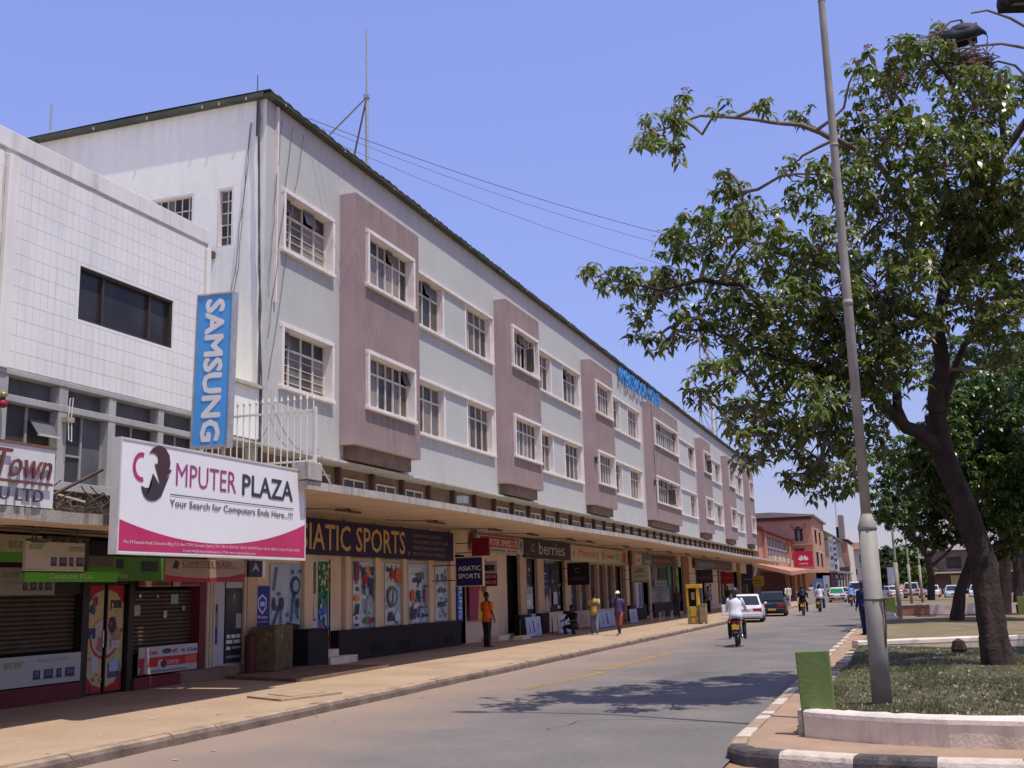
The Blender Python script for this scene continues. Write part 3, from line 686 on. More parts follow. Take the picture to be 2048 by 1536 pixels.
bx('clamp', m_galv, -15.28, -15.12, 29.92, 30.08, 17.8, 17.93, ma)
m = MB(); m.tube([(-22.5, 24, 14.3), (-22.5, 24, 16.3)], .03, 6); tag(m.build('vent_pipe', m_galv, org=(-22.5, 24, 14.3)), 'short thin pipe rising behind the far left roof edge', 'pipe')
m = MB(); m.tube([(-14.33, 22.22, 13.2), (-14.33, 22.22, 14.85)], [.02, .012], 6); tag(m.build('lightning_rod', m_cable, org=(-14.33, 22.22, 13.2)), 'thin dark rod standing up at the corner of the grey roof', 'rod')
la = thing('lattice_antenna', 'small lattice antenna frame with white panel on the far roof', 'antenna', (-15.4, 96, 14.5))
m = MB()
for x, y in ((-15, 92), (-15, 100), (-16.5, 92), (-16.5, 100)): m.tube([(x, y, 14.4), (x, y, 17.6)], .05, 5)
for z in (15.4, 16.6): 
    m.tube([(-15, 92, z), (-15, 100, z)], .04, 5); m.tube([(-15, 92, z), (-16.5, 92, z)], .04, 5); m.tube([(-16.5, 92, z), (-16.5, 100, z)], .04, 5)
m.tube([(-15, 92, 14.6), (-15, 100, 16.6)], .03, 5); m.tube([(-15, 100, 14.6), (-15, 92, 16.6)], .03, 5); m.build('lattice', m_galv, la)
m = MB(); m.tube([(-15, 98, 15), (-15, 98, 18.8)], .16, 8); m.build('panel', m_white, la)
# overhead wires from the roof to the trees
for i, (a, b, k) in enumerate(((( -14.0, 24.2, 14.45), (3.2, 44, 13.0), .9), ((-14.0, 24.6, 14.4), (3.2, 44, 12.6), 1.0), ((-14.0, 26, 14.4), (3.2, 45, 11.9), 1.1))):
    o = cable('overhead_wire', curve(a, b, k, 20), .006 if i else .009)
    tag(o, ['uppermost overhead wire leaving the corner of the grey roof', 'middle overhead wire leaving the corner of the grey roof', 'lowest overhead wire leaving the corner of the grey roof'][i], 'wire', 'overhead wires')
# white grille on the canopy end
rl = thing('canopy_grille', 'white spiked steel grille standing across the canopy end', 'railing', (-11.6, 18.35, 4.3))
m_rail = M('white painted steel', (.76, .72, .62), .5, .1, 5, spots=.3, spot_rgb=(.35, .22, .13), spot_scale=6)
pk = MB(); pk.tube([(0, 0, 0), (0, 0, 1.28)], .013, 6); pk.tube([(0, 0, 1.26), (0, 0, 1.31), (0, 0, 1.40)], [.013, .028, .004], 6); pk_me = pk.mesh('picket', m_rail)
for i in range(18): inst('picket', pk_me, rl, (-12.86 + i * .142, 18.35, 4.28))
bx('post', m_rail, -10.43, -10.38, 18.33, 18.38, 4.3, 5.42, rl)
bx('rail', m_rail, -12.95, -10.43, 18.337, 18.363, 5.34, 5.38, rl); bx('rail', m_rail, -12.95, -10.43, 18.337, 18.363, 4.36, 4.40, rl)
m = MB(); m.tube([(-10.4, 18.5, 4.34), (-10.4, 18.95, 3.99)], .015, 5); m.build('stay', m_rail, rl)
# ================================================================== SHOPS UNDER THE CANOPY
WHT = (.72, .70, .66); NAVY = (.014, .010, .045); GOLD = (.55, .34, .13); RED = (.42, .02, .03); BLK = (.015, .013, .014); SKYB = (.35, .55, .75); PALE = (.62, .70, .75)
ORG = (.75, .25, .05); GRN = (.06, .30, .04); YEL = (.70, .50, .04); BLU = (.02, .16, .55); GREY = (.3, .3, .3); CREAM = (.62, .52, .38); PINK = (.70, .12, .25)
m_ink = {}
def ink(rgb):
    k = tuple(round(v, 3) for v in rgb)
    if k not in m_ink: m_ink[k] = M('ink %d' % len(m_ink), rgb, .5, .06, 4)
    return m_ink[k]
SX = -14.1
shop = office
# back wall of the arcade
mb = MB(); wall_holes(mb, 20.12, 107, .1, 3.94, [(24.65, 25.72, .5, 2.78), (34.15, 35.1, .1, 3.1), (39.35, 40.55, .3, 3.2), (41.33, 42.7, .95, 3.12), (43.6, 46.55, .95, 3.1), (47.4, 57.1, .9, 3.02), (61.9, 63.6, .3, 3.2), (64.1, 71.4, .95, 3.2), (72.6, 74.2, .3, 3.2), (79.5, 83, .5, 3.1), (89.5, 93.5, .5, 3.1), (97.5, 100.5, .3, 3.1)], lambda u, v: (SX, u, v))
mb.build('shop_wall', m_cream, shop)
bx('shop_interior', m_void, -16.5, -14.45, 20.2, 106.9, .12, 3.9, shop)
m_shglass = MGLASS('shop glass', (.05, .05, .055), .05); m_shgl2 = MGLASS('shop glass hazy', (.13, .125, .12), .12)
def pane(a, b, z0, z1, X=-14.2, mat=None, nm='shop_pane'): return bx(nm, mat or m_shglass, X - .01, X, a, b, z0, z1, shop)
for a, b in ((41.33, 42.7), (43.6, 45.05), (45.12, 46.55)): pane(a, b, .95, 3.1)
for i in range(6): pane(47.4 + i * 1.62, 47.4 + i * 1.62 + 1.6, .9, 3.02)
for i in range(4): pane(64.1 + i * 1.83, 64.1 + i * 1.83 + 1.8, .95, 3.2, mat=m_shgl2)
pane(79.5, 83, .5, 3.1); pane(89.5, 93.5, .5, 3.1)
m_pil = M('tan pillar paint', (.50, .38, .25), .85, .12, 2, streak=.3); m_pil2 = M('brown pillar paint', (.30, .17, .10), .85, .15, 2, streak=.3)
for a, b, mt in ((21.68, 22.08, m_pil), (24.2, 24.62, m_cream), (26.35, 26.62, m_cream), (28.12, 28.4, m_cream), (29.95, 30.2, m_cream), (31.85, 32.2, m_cream), (33.6, 33.98, m_cream), (40.56, 41.32, m_pil), (42.72, 43.58, m_pil), (46.57, 47.38, m_pil), (57.2, 57.9, m_pil2), (61.6, 61.88, m_cream), (63.6, 64.0, m_pil), (71.5, 72.55, m_pil2), (74.25, 76.5, m_pil2), (83.1, 85.6, m_pil), (93.6, 97.4, m_pil), (100.6, 102.2, m_pil2)):
    bx('pilaster', mt, SX + .003, SX + .12, a, b, .15, 3.85, shop, bevel=.01)
for a, b in ((25.72, 34.1), (40.0, 41.4), (42.7, 43.7), (46.5, 47.4), (58.0, 62.0), (64.0, 71.6)):
    bx('plinth', m_dark, SX + .004, SX + .26, a, b, .14, .95, shop, bevel=.012)
for i, (a, b) in enumerate(((27.5, 28.3), (29.3, 30.1), (32.7, 33.4))): bx('plinth_vent', m_void, SX + .262, SX + .268, a, b, .3, .55, shop)
for i, y in enumerate(np.arange(48, 57, 1.62)): bx('mullion', m_pil, -14.2, -14.04, y - .62, y - .3, .9, 3.02, shop)
# door steps
for x0, x1, y0, y1, z1 in ((-14.1, -13.55, 24.75, 26.2, .33), (-14.1, -13.85, 24.75, 26.1, .5), (-13.95, -13.45, 36.6, 37.7, .33), (-13.3, -12.95, 37.6, 38.6, .27)):
    bx('step', m_wallg, x0, x1, y0, y1, .14, z1, shop, bevel=.01)
# asiatic doors
dr = bx('door', m_cream, -14.2, -14.14, 24.65, 25.72, .5, 2.78, shop)
board('door_poster', (-14.135, 24.72, .6), FX, .3, 2.1, (.55, .52, .48), [('r', 0, .62, 1, 1, (.05, .16, .06)), ('r', 0, .3, 1, .33, (.1, .1, .14)), ('r', 0, 0, 1, .22, (.05, .3, .5)), ('p', [(.3, .35), (.7, .35), (.5, .58)], RED)], dr, d=.01)
fs = []
for k in range(60):
    u, v = rnd.random(), rnd.random(); c0 = (.03, .22, .05) if v > .62 else ((.03, .25, .22) if v > .45 else (.02, .15, .5)); q = rnd.uniform(.5, 1.8)
    fs.append(('e', .06 + u * .88, .03 + v * .94, rnd.uniform(.05, .16), rnd.uniform(.012, .04), rnd.choice([tuple(x * q for x in c0), tuple(x * q for x in c0), (.5, .5, .1), (.5, .1, .06), (.4, .5, .6)])))
board('door_poster', (-14.135, 25.13, .56), FX, .54, 2.16, (.03, .18, .15), [('r', 0, .6, 1, 1, (.03, .20, .05)), ('r', 0, 0, 1, .45, (.02, .16, .5))] + fs + [('e', .5, .07, .4, .05, RED)], dr, d=.01)
# poster panels of sports goods
def goods(seed, items):
    r_ = random.Random(seed); L = [('r', 0, .94, 1, 1, (.45, .55, .62)), ('p', [(.55, 0), (1, 0), (1, .94), (.75, .94)], (.30, .52, .68))]
    return L + items
def busy(n, seed, pal, smin=.012, smax=.05, asp=.7):
    # small printed items that crowd a poster or a shelf
    r_ = random.Random(seed); L = []
    for k in range(n):
        u, v, s_ = r_.uniform(.04, .96), r_.uniform(.03, .93), r_.uniform(smin, smax); c0 = r_.choice(pal); q = r_.uniform(.6, 1.3); c0 = tuple(min(.8, x * q) for x in c0); t = r_.random()
        if t < .35: L.append(('e', u, v, s_ * 1.5, s_ * asp, c0))
        elif t < .65: a = r_.uniform(-.5, .5); L.append(('p', [(u - s_, v - s_ * asp + a * s_), (u + s_, v - s_ * asp), (u + s_ * .8, v + s_ * asp), (u - s_ * .7, v + s_ * asp * 1.2)], c0))
        else: L.append(('r', u, v, u + s_ * r_.uniform(.5, 2.5), v + s_ * r_.uniform(.15, .6), c0))
    return L
SPAL = [(.03, .05, .12), (.3, .04, .04), (.45, .2, .05), (.25, .4, .5), (.5, .52, .5), (.08, .2, .3), (.12, .12, .12), (.35, .3, .2)]
def shirt(u, v, s, c): return ('p', [(u - .1 * s, v), (u + .1 * s, v), (u + .11 * s, v + .09 * s), (u + .2 * s, v + .06 * s), (u + .15 * s, v + .14 * s), (u - .15 * s, v + .14 * s), (u - .2 * s, v + .06 * s), (u - .11 * s, v + .09 * s)], c)
def figure(u, v, s, c): return ('p', [(u - .04 * s, v), (u + .02 * s, v), (u + .03 * s, v + .07 * s), (u + .07 * s, v), (u + .12 * s, v), (u + .07 * s, v + .12 * s), (u + .1 * s, v + .16 * s), (u + .03 * s, v + .2 * s), (u - .07 * s, v + .16 * s), (u - .03 * s, v + .1 * s)], c)
DB = (.03, .05, .12)
posters = [
 (26.92, 28.1, goods(1, [('r', 0, .72, .22, 1, (.16, .04, .06)), figure(.08, .66, .8, RED), ('e', .12, .45, .14, .05, ORG), ('p', [(.02, .2), (.2, .2), (.24, .36), (.1, .36)], DB), ('r', .02, .02, .2, .06, DB), shirt(.5, .78, 1.0, DB), shirt(.7, .78, 1, ORG), shirt(.88, .8, .9, DB), shirt(.55, .66, 1, RED), shirt(.8, .6, 1.1, DB), ('r', .42, .5, .52, .66, DB), ('r', .8, .48, .95, .66, DB), ('r', .45, .22, .52, .44, (.1, .3, .5)), ('r', .6, .22, .68, .42, ORG), ('p', [(.88, .38), (.93, .48), (.98, .48), (.92, .38)], BLK), ('e', .55, .1, .1, .05, GRN), ('e', .72, .1, .09, .06, RED), ('e', .9, .1, .08, .05, DB)])),
 (28.88, 29.9, goods(2, [('e', .1, .9, .08, .04, DB), ('p', [(.25, .75), (.45, .75), (.5, .9), (.3, .9)], RED), ('e', .78, .8, .22, .13, (.55, .13, .03)), ('r', .56, .795, 1, .805, (.2, .04, .01)), ('p', [(.1, .7), (.2, .72), (.12, .8)], YEL), ('e', .38, .46, .34, .17, (.12, .18, .16)), ('e', .38, .46, .22, .11, (.45, .5, .5)), ('p', [(.3, .36), (.36, .56), (.44, .56), (.4, .36)], DB), ('p', [(.1, .06), (.45, .06), (.4, .16), (.25, .22), (.12, .14)], DB), ('e', .7, .12, .2, .08, (.6, .6, .6))])),
 (30.48, 31.83, goods(3, [('r', .2, .68, .3, .76, DB), ('r', .36, .68, .46, .78, DB), ('r', .52, .68, .62, .76, DB), ('e', .68, .8, .1, .07, (.25, .15, .1)), ('e', .86, .62, .12, .02, DB), ('e', .15, .46, .12, .1, (.65, .12, .03)), ('r', .38, .36, .55, .55, DB), ('p', [(.76, .34), (.86, .34), (.88, .56), (.74, .56)], RED), ('r', .03, .06, .16, .28, DB), ('p', [(.22, .06), (.3, .06), (.36, .24), (.2, .24)], DB), ('p', [(.44, .1), (.5, .08), (.52, .26), (.42, .26)], DB), ('e', .6, .26, .08, .025, RED), ('e', .84, .26, .08, .025, BLU), ('e', .66, .12, .08, .04, DB), ('e', .88, .12, .08, .03, DB)])),
 (32.5, 33.42, goods(4, [figure(.12, .68, .8, DB), figure(.5, .68, .9, DB), figure(.8, .69, .7, DB), ('r', .12, .5, .25, .57, DB), ('r', .36, .5, .45, .6, DB), ('r', .6, .5, .7, .58, DB), ('r', 0, .4, 1, .41, (.4, .45, .5)), ('p', [(.1, .24), (.85, .26), (.75, .34), (.2, .34)], DB), ('p', [(.2, .06), (.24, .06), (.5, .25), (.46, .25)], BLK), ('p', [(.7, .06), (.74, .06), (.45, .25), (.4, .25)], BLK)]))]
for k_, (a, b, it) in enumerate(posters): board('sports_poster', (SX + .03, a, .98), FX, b - a, 1.75, (.60, .64, .66), it[:2] + busy(38, 20 + k_, SPAL) + it[2:] + busy(14, 60 + k_, SPAL, .008, .022), shop, d=.02)
for a, b in ((26.65, 28.1), (28.45, 29.92), (30.25, 31.83), (32.25, 33.55)): bx('panel_head', m_pil, SX + .004, SX + .05, a, b, 2.76, 2.84, shop)
# gym poster, blue poster, panels beside the left shop
board('gym_poster', (SX + .03, 22.76, 1.0), FX, 1.38, 1.62, (.42, .52, .60), [('p', [(.5, 0), (1, 0), (1, 1), (.65, 1)], (.30, .45, .58))] + busy(26, 5, [(.25, .35, .45), (.1, .13, .2), (.4, .45, .5), (.2, .14, .14)], .015, .05) + [('e', .8, .68, .16, .14, DB), ('e', .8, .68, .1, .09, (.3, .4, .5)), ('p', [(.7, .5), (.76, .5), (.8, .6), (.74, .6)], BLK), ('p', [(.05, .62), (.1, .6), (.2, .95), (.14, .95)], (.2, .14, .2)), ('e', .08, .42, .05, .1, DB), ('e', .34, .42, .06, .1, DB), ('p', [(.02, .1), (.06, .08), (.3, .4), (.26, .42)], DB), ('p', [(.3, .12), (.34, .12), (.3, .5), (.26, .5)], DB), ('p', [(.62, .15), (.67, .15), (.74, .5), (.7, .52)], DB), ('p', [(.85, .18), (.9, .18), (.84, .46), (.8, .46)], DB), ('p', [(.45, .06), (.9, .02), (.95, .1), (.5, .15)], BLK), ('e', .86, .42, .06, .08, DB)], shop, d=.02)
bp_ = board('blue_poster', (SX + .05, 22.1, 1.08), FX, .58, 1.02, (.02, .025, .26), [('p', [(.2, .5), (.5, .36), (.8, .5), (.82, .72), (.5, .82), (.18, .72)], (.5, .58, .75)), ('p', [(.27, .53), (.5, .42), (.73, .53), (.75, .69), (.5, .77), (.25, .69)], (.03, .05, .35)), ('r', .34, .55, .66, .65, (.35, .6, .8))], shop, d=.02)
text('lettering', 'Pirates', (SX + .05, 22.2, 1.36), FX, .4, .07, ink(WHT), bp_, .01); text('lettering', 'just sports', (SX + .05, 22.16, 1.26), FX, .46, .055, ink(WHT), bp_)
board('dark_poster', (SX + .05, 20.92, .45), FX, .64, 1.75, (.035, .035, .04), [('r', 0, .92, 1, 1, (.4, .42, .45)), ('e', .5, .76, .42, .15, (.06, .06, .05)), ('e', .5, .78, .12, .06, (.10, .14, .13)), ('e', .5, .82, .07, .03, (.3, .2, .12)), ('r', .62, .42, .95, .6, (.3, .32, .33)), ('r', .08, .30, .3, .345, WHT), ('r', .36, .30, .6, .345, WHT), ('r', .65, .30, .9, .345, WHT), ('r', .05, .235, .42, .28, WHT), ('r', .5, .235, .9, .28, WHT), ('r', .05, .16, .3, .2, WHT), ('r', .4, .17, .9, .2, (.4, .4, .4)), ('r', .05, .06, .9, .09, (.2, .25, .2))], shop, d=.03)
board('white_panel', (SX + .04, 20.45, .42), FX, .44, 1.8, (.45, .45, .48), [('r', .15, .25, .45, .72, (.03, .04, .25)), ('r', .2, .45, .4, .62, (.3, .2, .15))], shop, d=.03)
bx('door_jamb', m_pil, SX, SX + .1, 21.57, 21.66, .4, 2.3, shop)
# asiatic fascia
fa = thing('shop_fascia', 'long navy shop fascia with gold sports shop lettering', 'sign', (-13.9, 28.3, 2.87))
board('fascia_panel', (-13.9, 22.7, 2.87), FX, 10.95, .91, NAVY, [], fa, d=.12)
mg = ink(GOLD); text('lettering', 'ASIATIC SPORTS', (-13.9, 23.15, 3.0), FX, 6.72, .65, mg, fa, bold=.012)
mb_ = ink((.30, .19, .13))
for i, s_ in enumerate(('PROMOTIONAL MATERIALS', 'EMBROIDERY & PRINTING', 'POLO SHIRTS T-SHIRTS CAPS', 'CORPORATE CLOTHING')):
    text('lettering', s_, (-13.9, 30.45, 2.97 + i * .185), FX, (2.5, 2.45, 2.75, 2.2)[i], .105, mb_, fa)
text('lettering', ',', (-13.9, 30.12, 2.95), FX, .08, .14, mg, fa)
def proj_sign(label, X0, X1, Y, z0, z1, bgc, lst, frame=None, d=.12, group=None, arm=True, name='projecting_sign'):
    t = thing(name, label, 'sign', ((X0 + X1) / 2, Y, z0), group=group)
    board('panel', (X0, Y, z0), FY, X1 - X0, z1 - z0, bgc, lst, t, d=d)
    if frame:
        m = MB(); f = .03
        for a, b, c_, e in ((X0 - f, X0 - .002, z0 - f, z1 + f), (X1 + .002, X1 + f, z0 - f, z1 + f), (X0 - .002, X1 + .002, z1 + .002, z1 + f), (X0 - .002, X1 + .002, z0 - f, z0 - .002)): m.box(a, b, Y - .012, Y + d + .012, c_, e)
        m.build('frame', frame, t)
    if arm:
        m = MB()
        for z in (z0 + .2 * (z1 - z0), z0 + .75 * (z1 - z0)): m.box(SX + .12, X0 - .03, Y + d / 2 - .015, Y + d / 2 + .015, z - .015, z + .015)
        m.build('bracket', m_fit, t)
    return t
ps = proj_sign('square navy projecting sign reading ASIATIC SPORTS', -13.14, -12.27, 32.0, 2.05, 2.9, (.018, .016, .11), [], m_cream)
text('lettering', 'ASIATIC', (-13.06, 32, 2.51), FY, .74, .14, ink(WHT), ps, .015); text('lettering', 'SPORTS', (-13.06, 32, 2.27), FY, .72, .14, ink(WHT), ps, .015)
ps = proj_sign('plain dark red projecting sign above the computer shop entrance', -13.39, -12.79, 34.0, 3.02, 3.6, (.23, .008, .02), [('r', 0, .95, 1, 1, (.15, .01, .01))]); text('lettering', 'Commercial', (-13.3, 34, 3.28), FY, .42, .06, ink((.35, .06, .06)), ps)
ps = proj_sign('white and red projecting computer sign behind the navy square one', -13.45, -12.88, 35.0, 2.03, 2.86, (.45, .43, .42), [('r', 0, 0, 1, .5, (.25, .01, .025)), ('r', .2, .62, .85, .85, BLK), ('r', .4, .66, .8, .8, (.1, .05, .04)), ('r', 0, .5, 1, .52, (.2, .2, .2))])
text('lettering', 'COMPUTER', (-13.42, 35, 2.30), FY, .50, .09, ink((.6, .5, .5)), ps, .01); text('lettering', 'XPRESS LTD', (-13.42, 35, 2.12), FY, .50, .09, ink((.6, .5, .5)), ps, .01)
t = thing('shop_fascia', 'white computer shop sign with red COMPUTER XPRESS LTD lettering', 'sign', (-13.9, 38.1, 3.25))
board('fascia_panel', (-13.9, 35.45, 3.25), FX, 5.35, .58, (.48, .46, .45), [('r', .0, .0, .1, 1, (.35, .36, .4)), ('r', .02, .3, .08, .8, DB), ('r', .12, .32, .9, .95, (.33, .02, .03)), ('r', .92, .1, .985, .9, (.25, .3, .35)), ('e', .95, .6, .02, .2, DB), ('r', .3, .08, .6, .2, (.2, .2, .2)), ('r', .65, .08, .72, .2, RED), ('r', .75, .08, .85, .2, (.3, .1, .1))], t, d=.1)
text('lettering', 'COMPUTER XPRESS LTD', (-13.9, 36.2, 3.49), FX, 3.95, .24, ink((.75, .68, .6)), t, .012)
board('shop_poster', (SX + .14, 35.15, .9), FX, 1.7, 2.1, (.28, .015, .09), [('r', .6, 0, 1, 1, (.62, .25, .03)), ('p', [(.45, 0), (.7, 0), (.7, .4), (.55, .5)], (.6, .42, .04)), ('e', .8, .55, .15, .12, (.1, .05, .04)), ('e', .8, .25, .12, .1, (.5, .45, .35)), ('r', .7, .86, 1, 1, (.4, .12, .03))], shop, d=.03)
bx('curtain', m_cream, SX - .05, SX - .02, 36.9, 39.3, .4, 3.2, shop)
v = board('brand_panel', (SX + .1, 34.2, .9), FX, .42, 2.1, (.02, .16, .6), [], shop, d=.05)
text('lettering', 'SAMSUNG', (SX + .1, 34.29, 2.9), (Vector((0, 0, -1)), Vector((0, 1, 0)), Vector((1, 0, 0))), 1.9, .24, ink(WHT), v, .03)
# berries shop
t = thing('shop_fascia', 'dark brown fascia with thin pale berries lettering', 'sign', (-13.9, 44.1, 3.14))
board('fascia_panel', (-13.9, 40.92, 3.14), FX, 6.3, .74, (.028, .018, .02), [], t, d=.12)
text('lettering', 'berries', (-13.9, 42.75, 3.30), FX, 3.6, .5, ink((.55, .47, .40)), t, .0)
m = MB(); m.tube([(-13.89, 41.95 + .22 * math.cos(a), 3.55 + .15 * math.sin(a)) for a in np.linspace(.7, 5.5, 12)], .025, 5); m.build('logo', ink((.4, .25, .28)), t)
ps = proj_sign('black projecting sign with faint berries lettering', -13.7, -12.73, 46.0, 2.05, 3.0, (.014, .010, .013), [], None); text('lettering', 'berries', (-13.55, 46, 2.25), FY, .68, .2, ink((.10, .07, .085)), ps)
m = MB(); m.tube([(-13.22 + .12 * math.cos(a), 45.985, 2.68 + .09 * math.sin(a)) for a in np.linspace(.7, 5.5, 12)], .015, 5); m.build('logo', ink((.22, .16, .2)), ps)
def shelf_goods(seed, n):
    r_ = random.Random(seed); L = []
    for k in range(n):
        u, v = r_.random() * .85, r_.random() * .85; c0 = r_.choice([(.02, .03, .08), (.3, .33, .36), (.35, .08, .08), (.45, .42, .4), (.05, .08, .2), (.1, .1, .1)])
        L.append(('r', u, v, u + r_.uniform(.06, .15), v + r_.uniform(.03, .1), c0))
    return L
board('window_display', (-14.19, 41.4, .97), FX, 1.25, 2.1, (.03, .035, .05), shelf_goods(3, 14) + busy(40, 3, SPAL, .012, .04) + [('r', .1, .08, .85, .36, (.5, .52, .55)), ('e', .45, .2, .25, .06, (.75, .75, .75)), ('r', .2, .36, .85, .5, (.3, .33, .36))], shop, d=.005)
board('window_display', (-14.19, 43.7, .97), FX, 1.35, 2.0, (.018, .028, .12), [('r', .2, .78, .6, .8, WHT), ('r', .3, .72, .6, .74, RED), ('r', .15, .62, .25, .65, ORG), ('r', .35, .62, .45, .65, ORG), ('r', .55, .62, .65, .65, ORG), ('r', .2, .5, .7, .51, (.4, .4, .45)), ('p', [(.1, 0), (.9, 0), (.85, .2), (.7, .34), (.62, .38), (.5, .3), (.3, .22), (.1, .15)], (.42, .22, .20)), ('p', [(.5, .02), (.75, .02), (.7, .28), (.62, .33), (.52, .22)], (.5, .42, .40)), ('e', .64, .41, .07, .05, (.12, .06, .04)), ('p', [(.85, .1), (1, .1), (1, .5), (.9, .45)], (.35, .36, .38))], shop, d=.005)
board('window_display', (-14.19, 45.2, .97), FX, 1.25, 2.0, (.02, .022, .035), shelf_goods(8, 10) + busy(40, 9, SPAL, .012, .04) + [('r', .05, .15, .5, .4, (.5, .5, .52)), ('r', .5, .05, .7, .12, WHT)], shop, d=.005)
# mercury shop
t = thing('shop_fascia', 'white computer shop fascia with Mercury lettering and green lower edge', 'sign', (-13.9, 52.5, 3.03))
board('fascia_panel', (-13.9, 47.35, 3.03), FX, 5.25, .79, (.55, .47, .36), [('r', 0, 0, 1, .12, (.25, .34, .10)), ('p', [(.04, .5), (.1, .7), (.14, .85), (.1, .5)], GRN), ('p', [(.04, .45), (.14, .35), (.1, .5)], (.2, .12, .06))], t, d=.1)
text('lettering', 'Mercury', (-13.9, 48.6, 3.24), FX, 3.6, .44, ink((.55, .16, .06)), t, .01)
board('fascia_panel', (-13.9, 52.62, 3.03), FX, 5.45, .79, (.50, .44, .32), [('r', 0, 0, 1, .12, (.25, .34, .10)), ('r', .02, .3, .12, .8, (.3, .26, .2)), ('r', .2, .42, .45, .62, (.5, .12, .05)), ('r', .52, .35, .66, .8, (.38, .34, .16)), ('r', .76, .2, .95, .85, (.52, .13, .03))], t, d=.1)
for i, y in enumerate(np.arange(48, 57, 1.62)):
    o = board('pillar_banner', (-14.03, y - .60, .95), FX, .28, 1.95, (.42, .34, .29), [('r', .1, .02, .9, .2, (.4, .42, .5))], shop, d=.01)
    text('lettering', ('TOSHIBA', 'acer', 'PRINTERS', 'LAPTOPS', 'PHOTO', 'MERCURY')[i], (-14.03, y - .535, 2.8), (Vector((0, 0, -1)), Vector((0, 1, 0)), Vector((1, 0, 0))), 1.5, .15, ink((.05, .1, .35) if i < 1 else (.40, .04, .06)), o, .02)
ps = proj_sign('white projecting sign with green logo and green lower band', -13.23, -12.31, 56.0, 2.13, 3.0, (.50, .46, .36), [('r', 0, 0, 1, .12, (.2, .34, .08)), ('p', [(.2, .72), (.5, .85), (.85, .75), (.5, .7)], (.12, .3, .05)), ('r', .2, .6, .75, .66, (.05, .08, .05)), ('r', .2, .35, .8, .42, (.4, .2, .15))])
m = MB(); m.tube([(-13.6, 57.45, .15), (-13.6, 57.45, 3.84)], .1, 8); m.build('drain_pipe', m_fit, shop)
m = MB(); m.tube([(-13.6, 34.6, 3.6), (-13.3, 34.0, 3.85)], .12, 6); m.build('drain_pipe', m_brown, shop)
for i, (y0, w_, h_, x) in enumerate(((38.95, 1.75, .74, -13.2), (42.1, 1.7, .74, -12.95), (47.6, 2.9, .76, -12.75), (53.6, 1.6, .7, -12.8))):
    t_ = thing('leaning_board', ['blue and white advertising board leaning below the dark doorway', 'white board with a dark bottle picture leaning under the berries window', 'wide blue advertising board leaning under the pillar banners', 'small grey blue board leaning near the drain pipe'][i], 'board', (x, y0 + w_ / 2, .15), group='advertising boards along the shop fronts')
    V = Vector((-.09, 0, .996)); U = Vector((0, 1, 0)); N = U.cross(V)
    board('panel', (x, y0, .15), (U, V, N), w_, h_, [(.40, .46, .56), (.46, .46, .47), (.30, .35, .48), (.36, .39, .44)][i], [('r', .04, .06, .96, .94, [(.48, .54, .62), (.52, .51, .51), (.36, .42, .55), (.42, .45, .50)][i]), ('p', [(.45, .2), (.56, .2), (.5, .85), (.42, .8)], (.06, .06, .1) if i else (.05, .1, .3)), ('p', [(.16, .2), (.26, .2), (.22, .75), (.18, .75)], (.12, .2, .42)), ('p', [(.66, .25), (.8, .22), (.86, .6), (.7, .7)], (.3, .38, .5)), ('r', .6, .12, .9, .16, (.2, .2, .35)), ('r', 0, 0, 1, .05, (.03, .06, .3))], t_, d=.025)
    bx('prop', m_brown, x - .34, x - .3, y0 + .1, y0 + .14, .15, .8, t_); bx('prop', m_brown, x - .34, x - .3, y0 + w_ - .14, y0 + w_ - .1, .15, .8, t_)
# lenovo and the shops beyond
v = board('brand_panel', (-13.8, 59.28, .8), FX, 1.75, 1.36, (.50, .50, .49), [('r', .75, 0, 1, 1, (.06, .07, .11))], shop, d=.25)
text('lettering', 'lenovo', (-13.8, 60.45, .88), (Vector((0, 0, 1)), Vector((0, -1, 0)), Vector((1, 0, 0))), 1.2, .75, ink((.02, .06, .32)), v, .04)
board('fascia_panel', (-13.9, 58.3, 3.13), FX, 3.2, .62, (.30, .20, .10), [('r', .5, 0, 1, 1, (.5, .42, .32)), ('r', .6, .3, .85, .6, (.45, .12, .05))], shop, d=.2)
board('fascia_panel', (-13.9, 61.6, 3.13), FX, 2.6, .65, (.12, .14, .20), [('r', .3, .2, .9, .5, (.35, .3, .26))], shop, d=.2)
board('window_poster', (-14.18, 65.6, 1.95), FX, 5.0, 1.3, (.16, .16, .15), busy(50, 31, SPAL, .008, .03, .9) + [('r', .28, .3, .72, .85, (.02, .022, .04)), ('r', .02, .02, .72, .24, (.34, .33, .3)), ('e', .15, .12, .04, .08, BLK), ('e', .3, .12, .04, .08, BLK), ('e', .45, .12, .04, .08, BLK), ('e', .6, .12, .04, .08, BLK), ('r', .0, -.06, .8, .0, (.05, .22, .12)), ('r', .8, 0, 1, 1, (.04, .2, .07))], shop, d=.006)
board('fascia_panel', (-13.95, 64.2, 3.2), FX, 7.1, .6, (.10, .045, .035), [('r', .1, .3, .8, .6, (.22, .1, .07))], shop, d=.1)
board('green_panel', (SX + .14, 71.6, .9), FX, .9, 2.7, (.04, .22, .06), [('e', .5, .4, .4, .12, (.15, .4, .1)), ('e', .5, .7, .35, .1, (.3, .35, .1))], shop, d=.03)
ps = proj_sign('dim dark blue grey sign beyond the green panel', -13.4, -12.3, 76.0, 2.1, 3.0, (.05, .04, .055), [('r', .1, .3, .9, .5, (.12, .08, .08))])
board('strip_poster', (SX + .14, 84.4, .6), FX, 1.1, 2.4, (.42, .42, .43), [('r', .2, .85, .8, .95, DB), ('r', .2, .66, .85, .78, (.2, .08, .05)), ('r', .1, .5, .8, .6, DB), ('r', .2, .36, .8, .46, DB), ('r', .2, .1, .8, .32, BLK)], shop, d=.03)
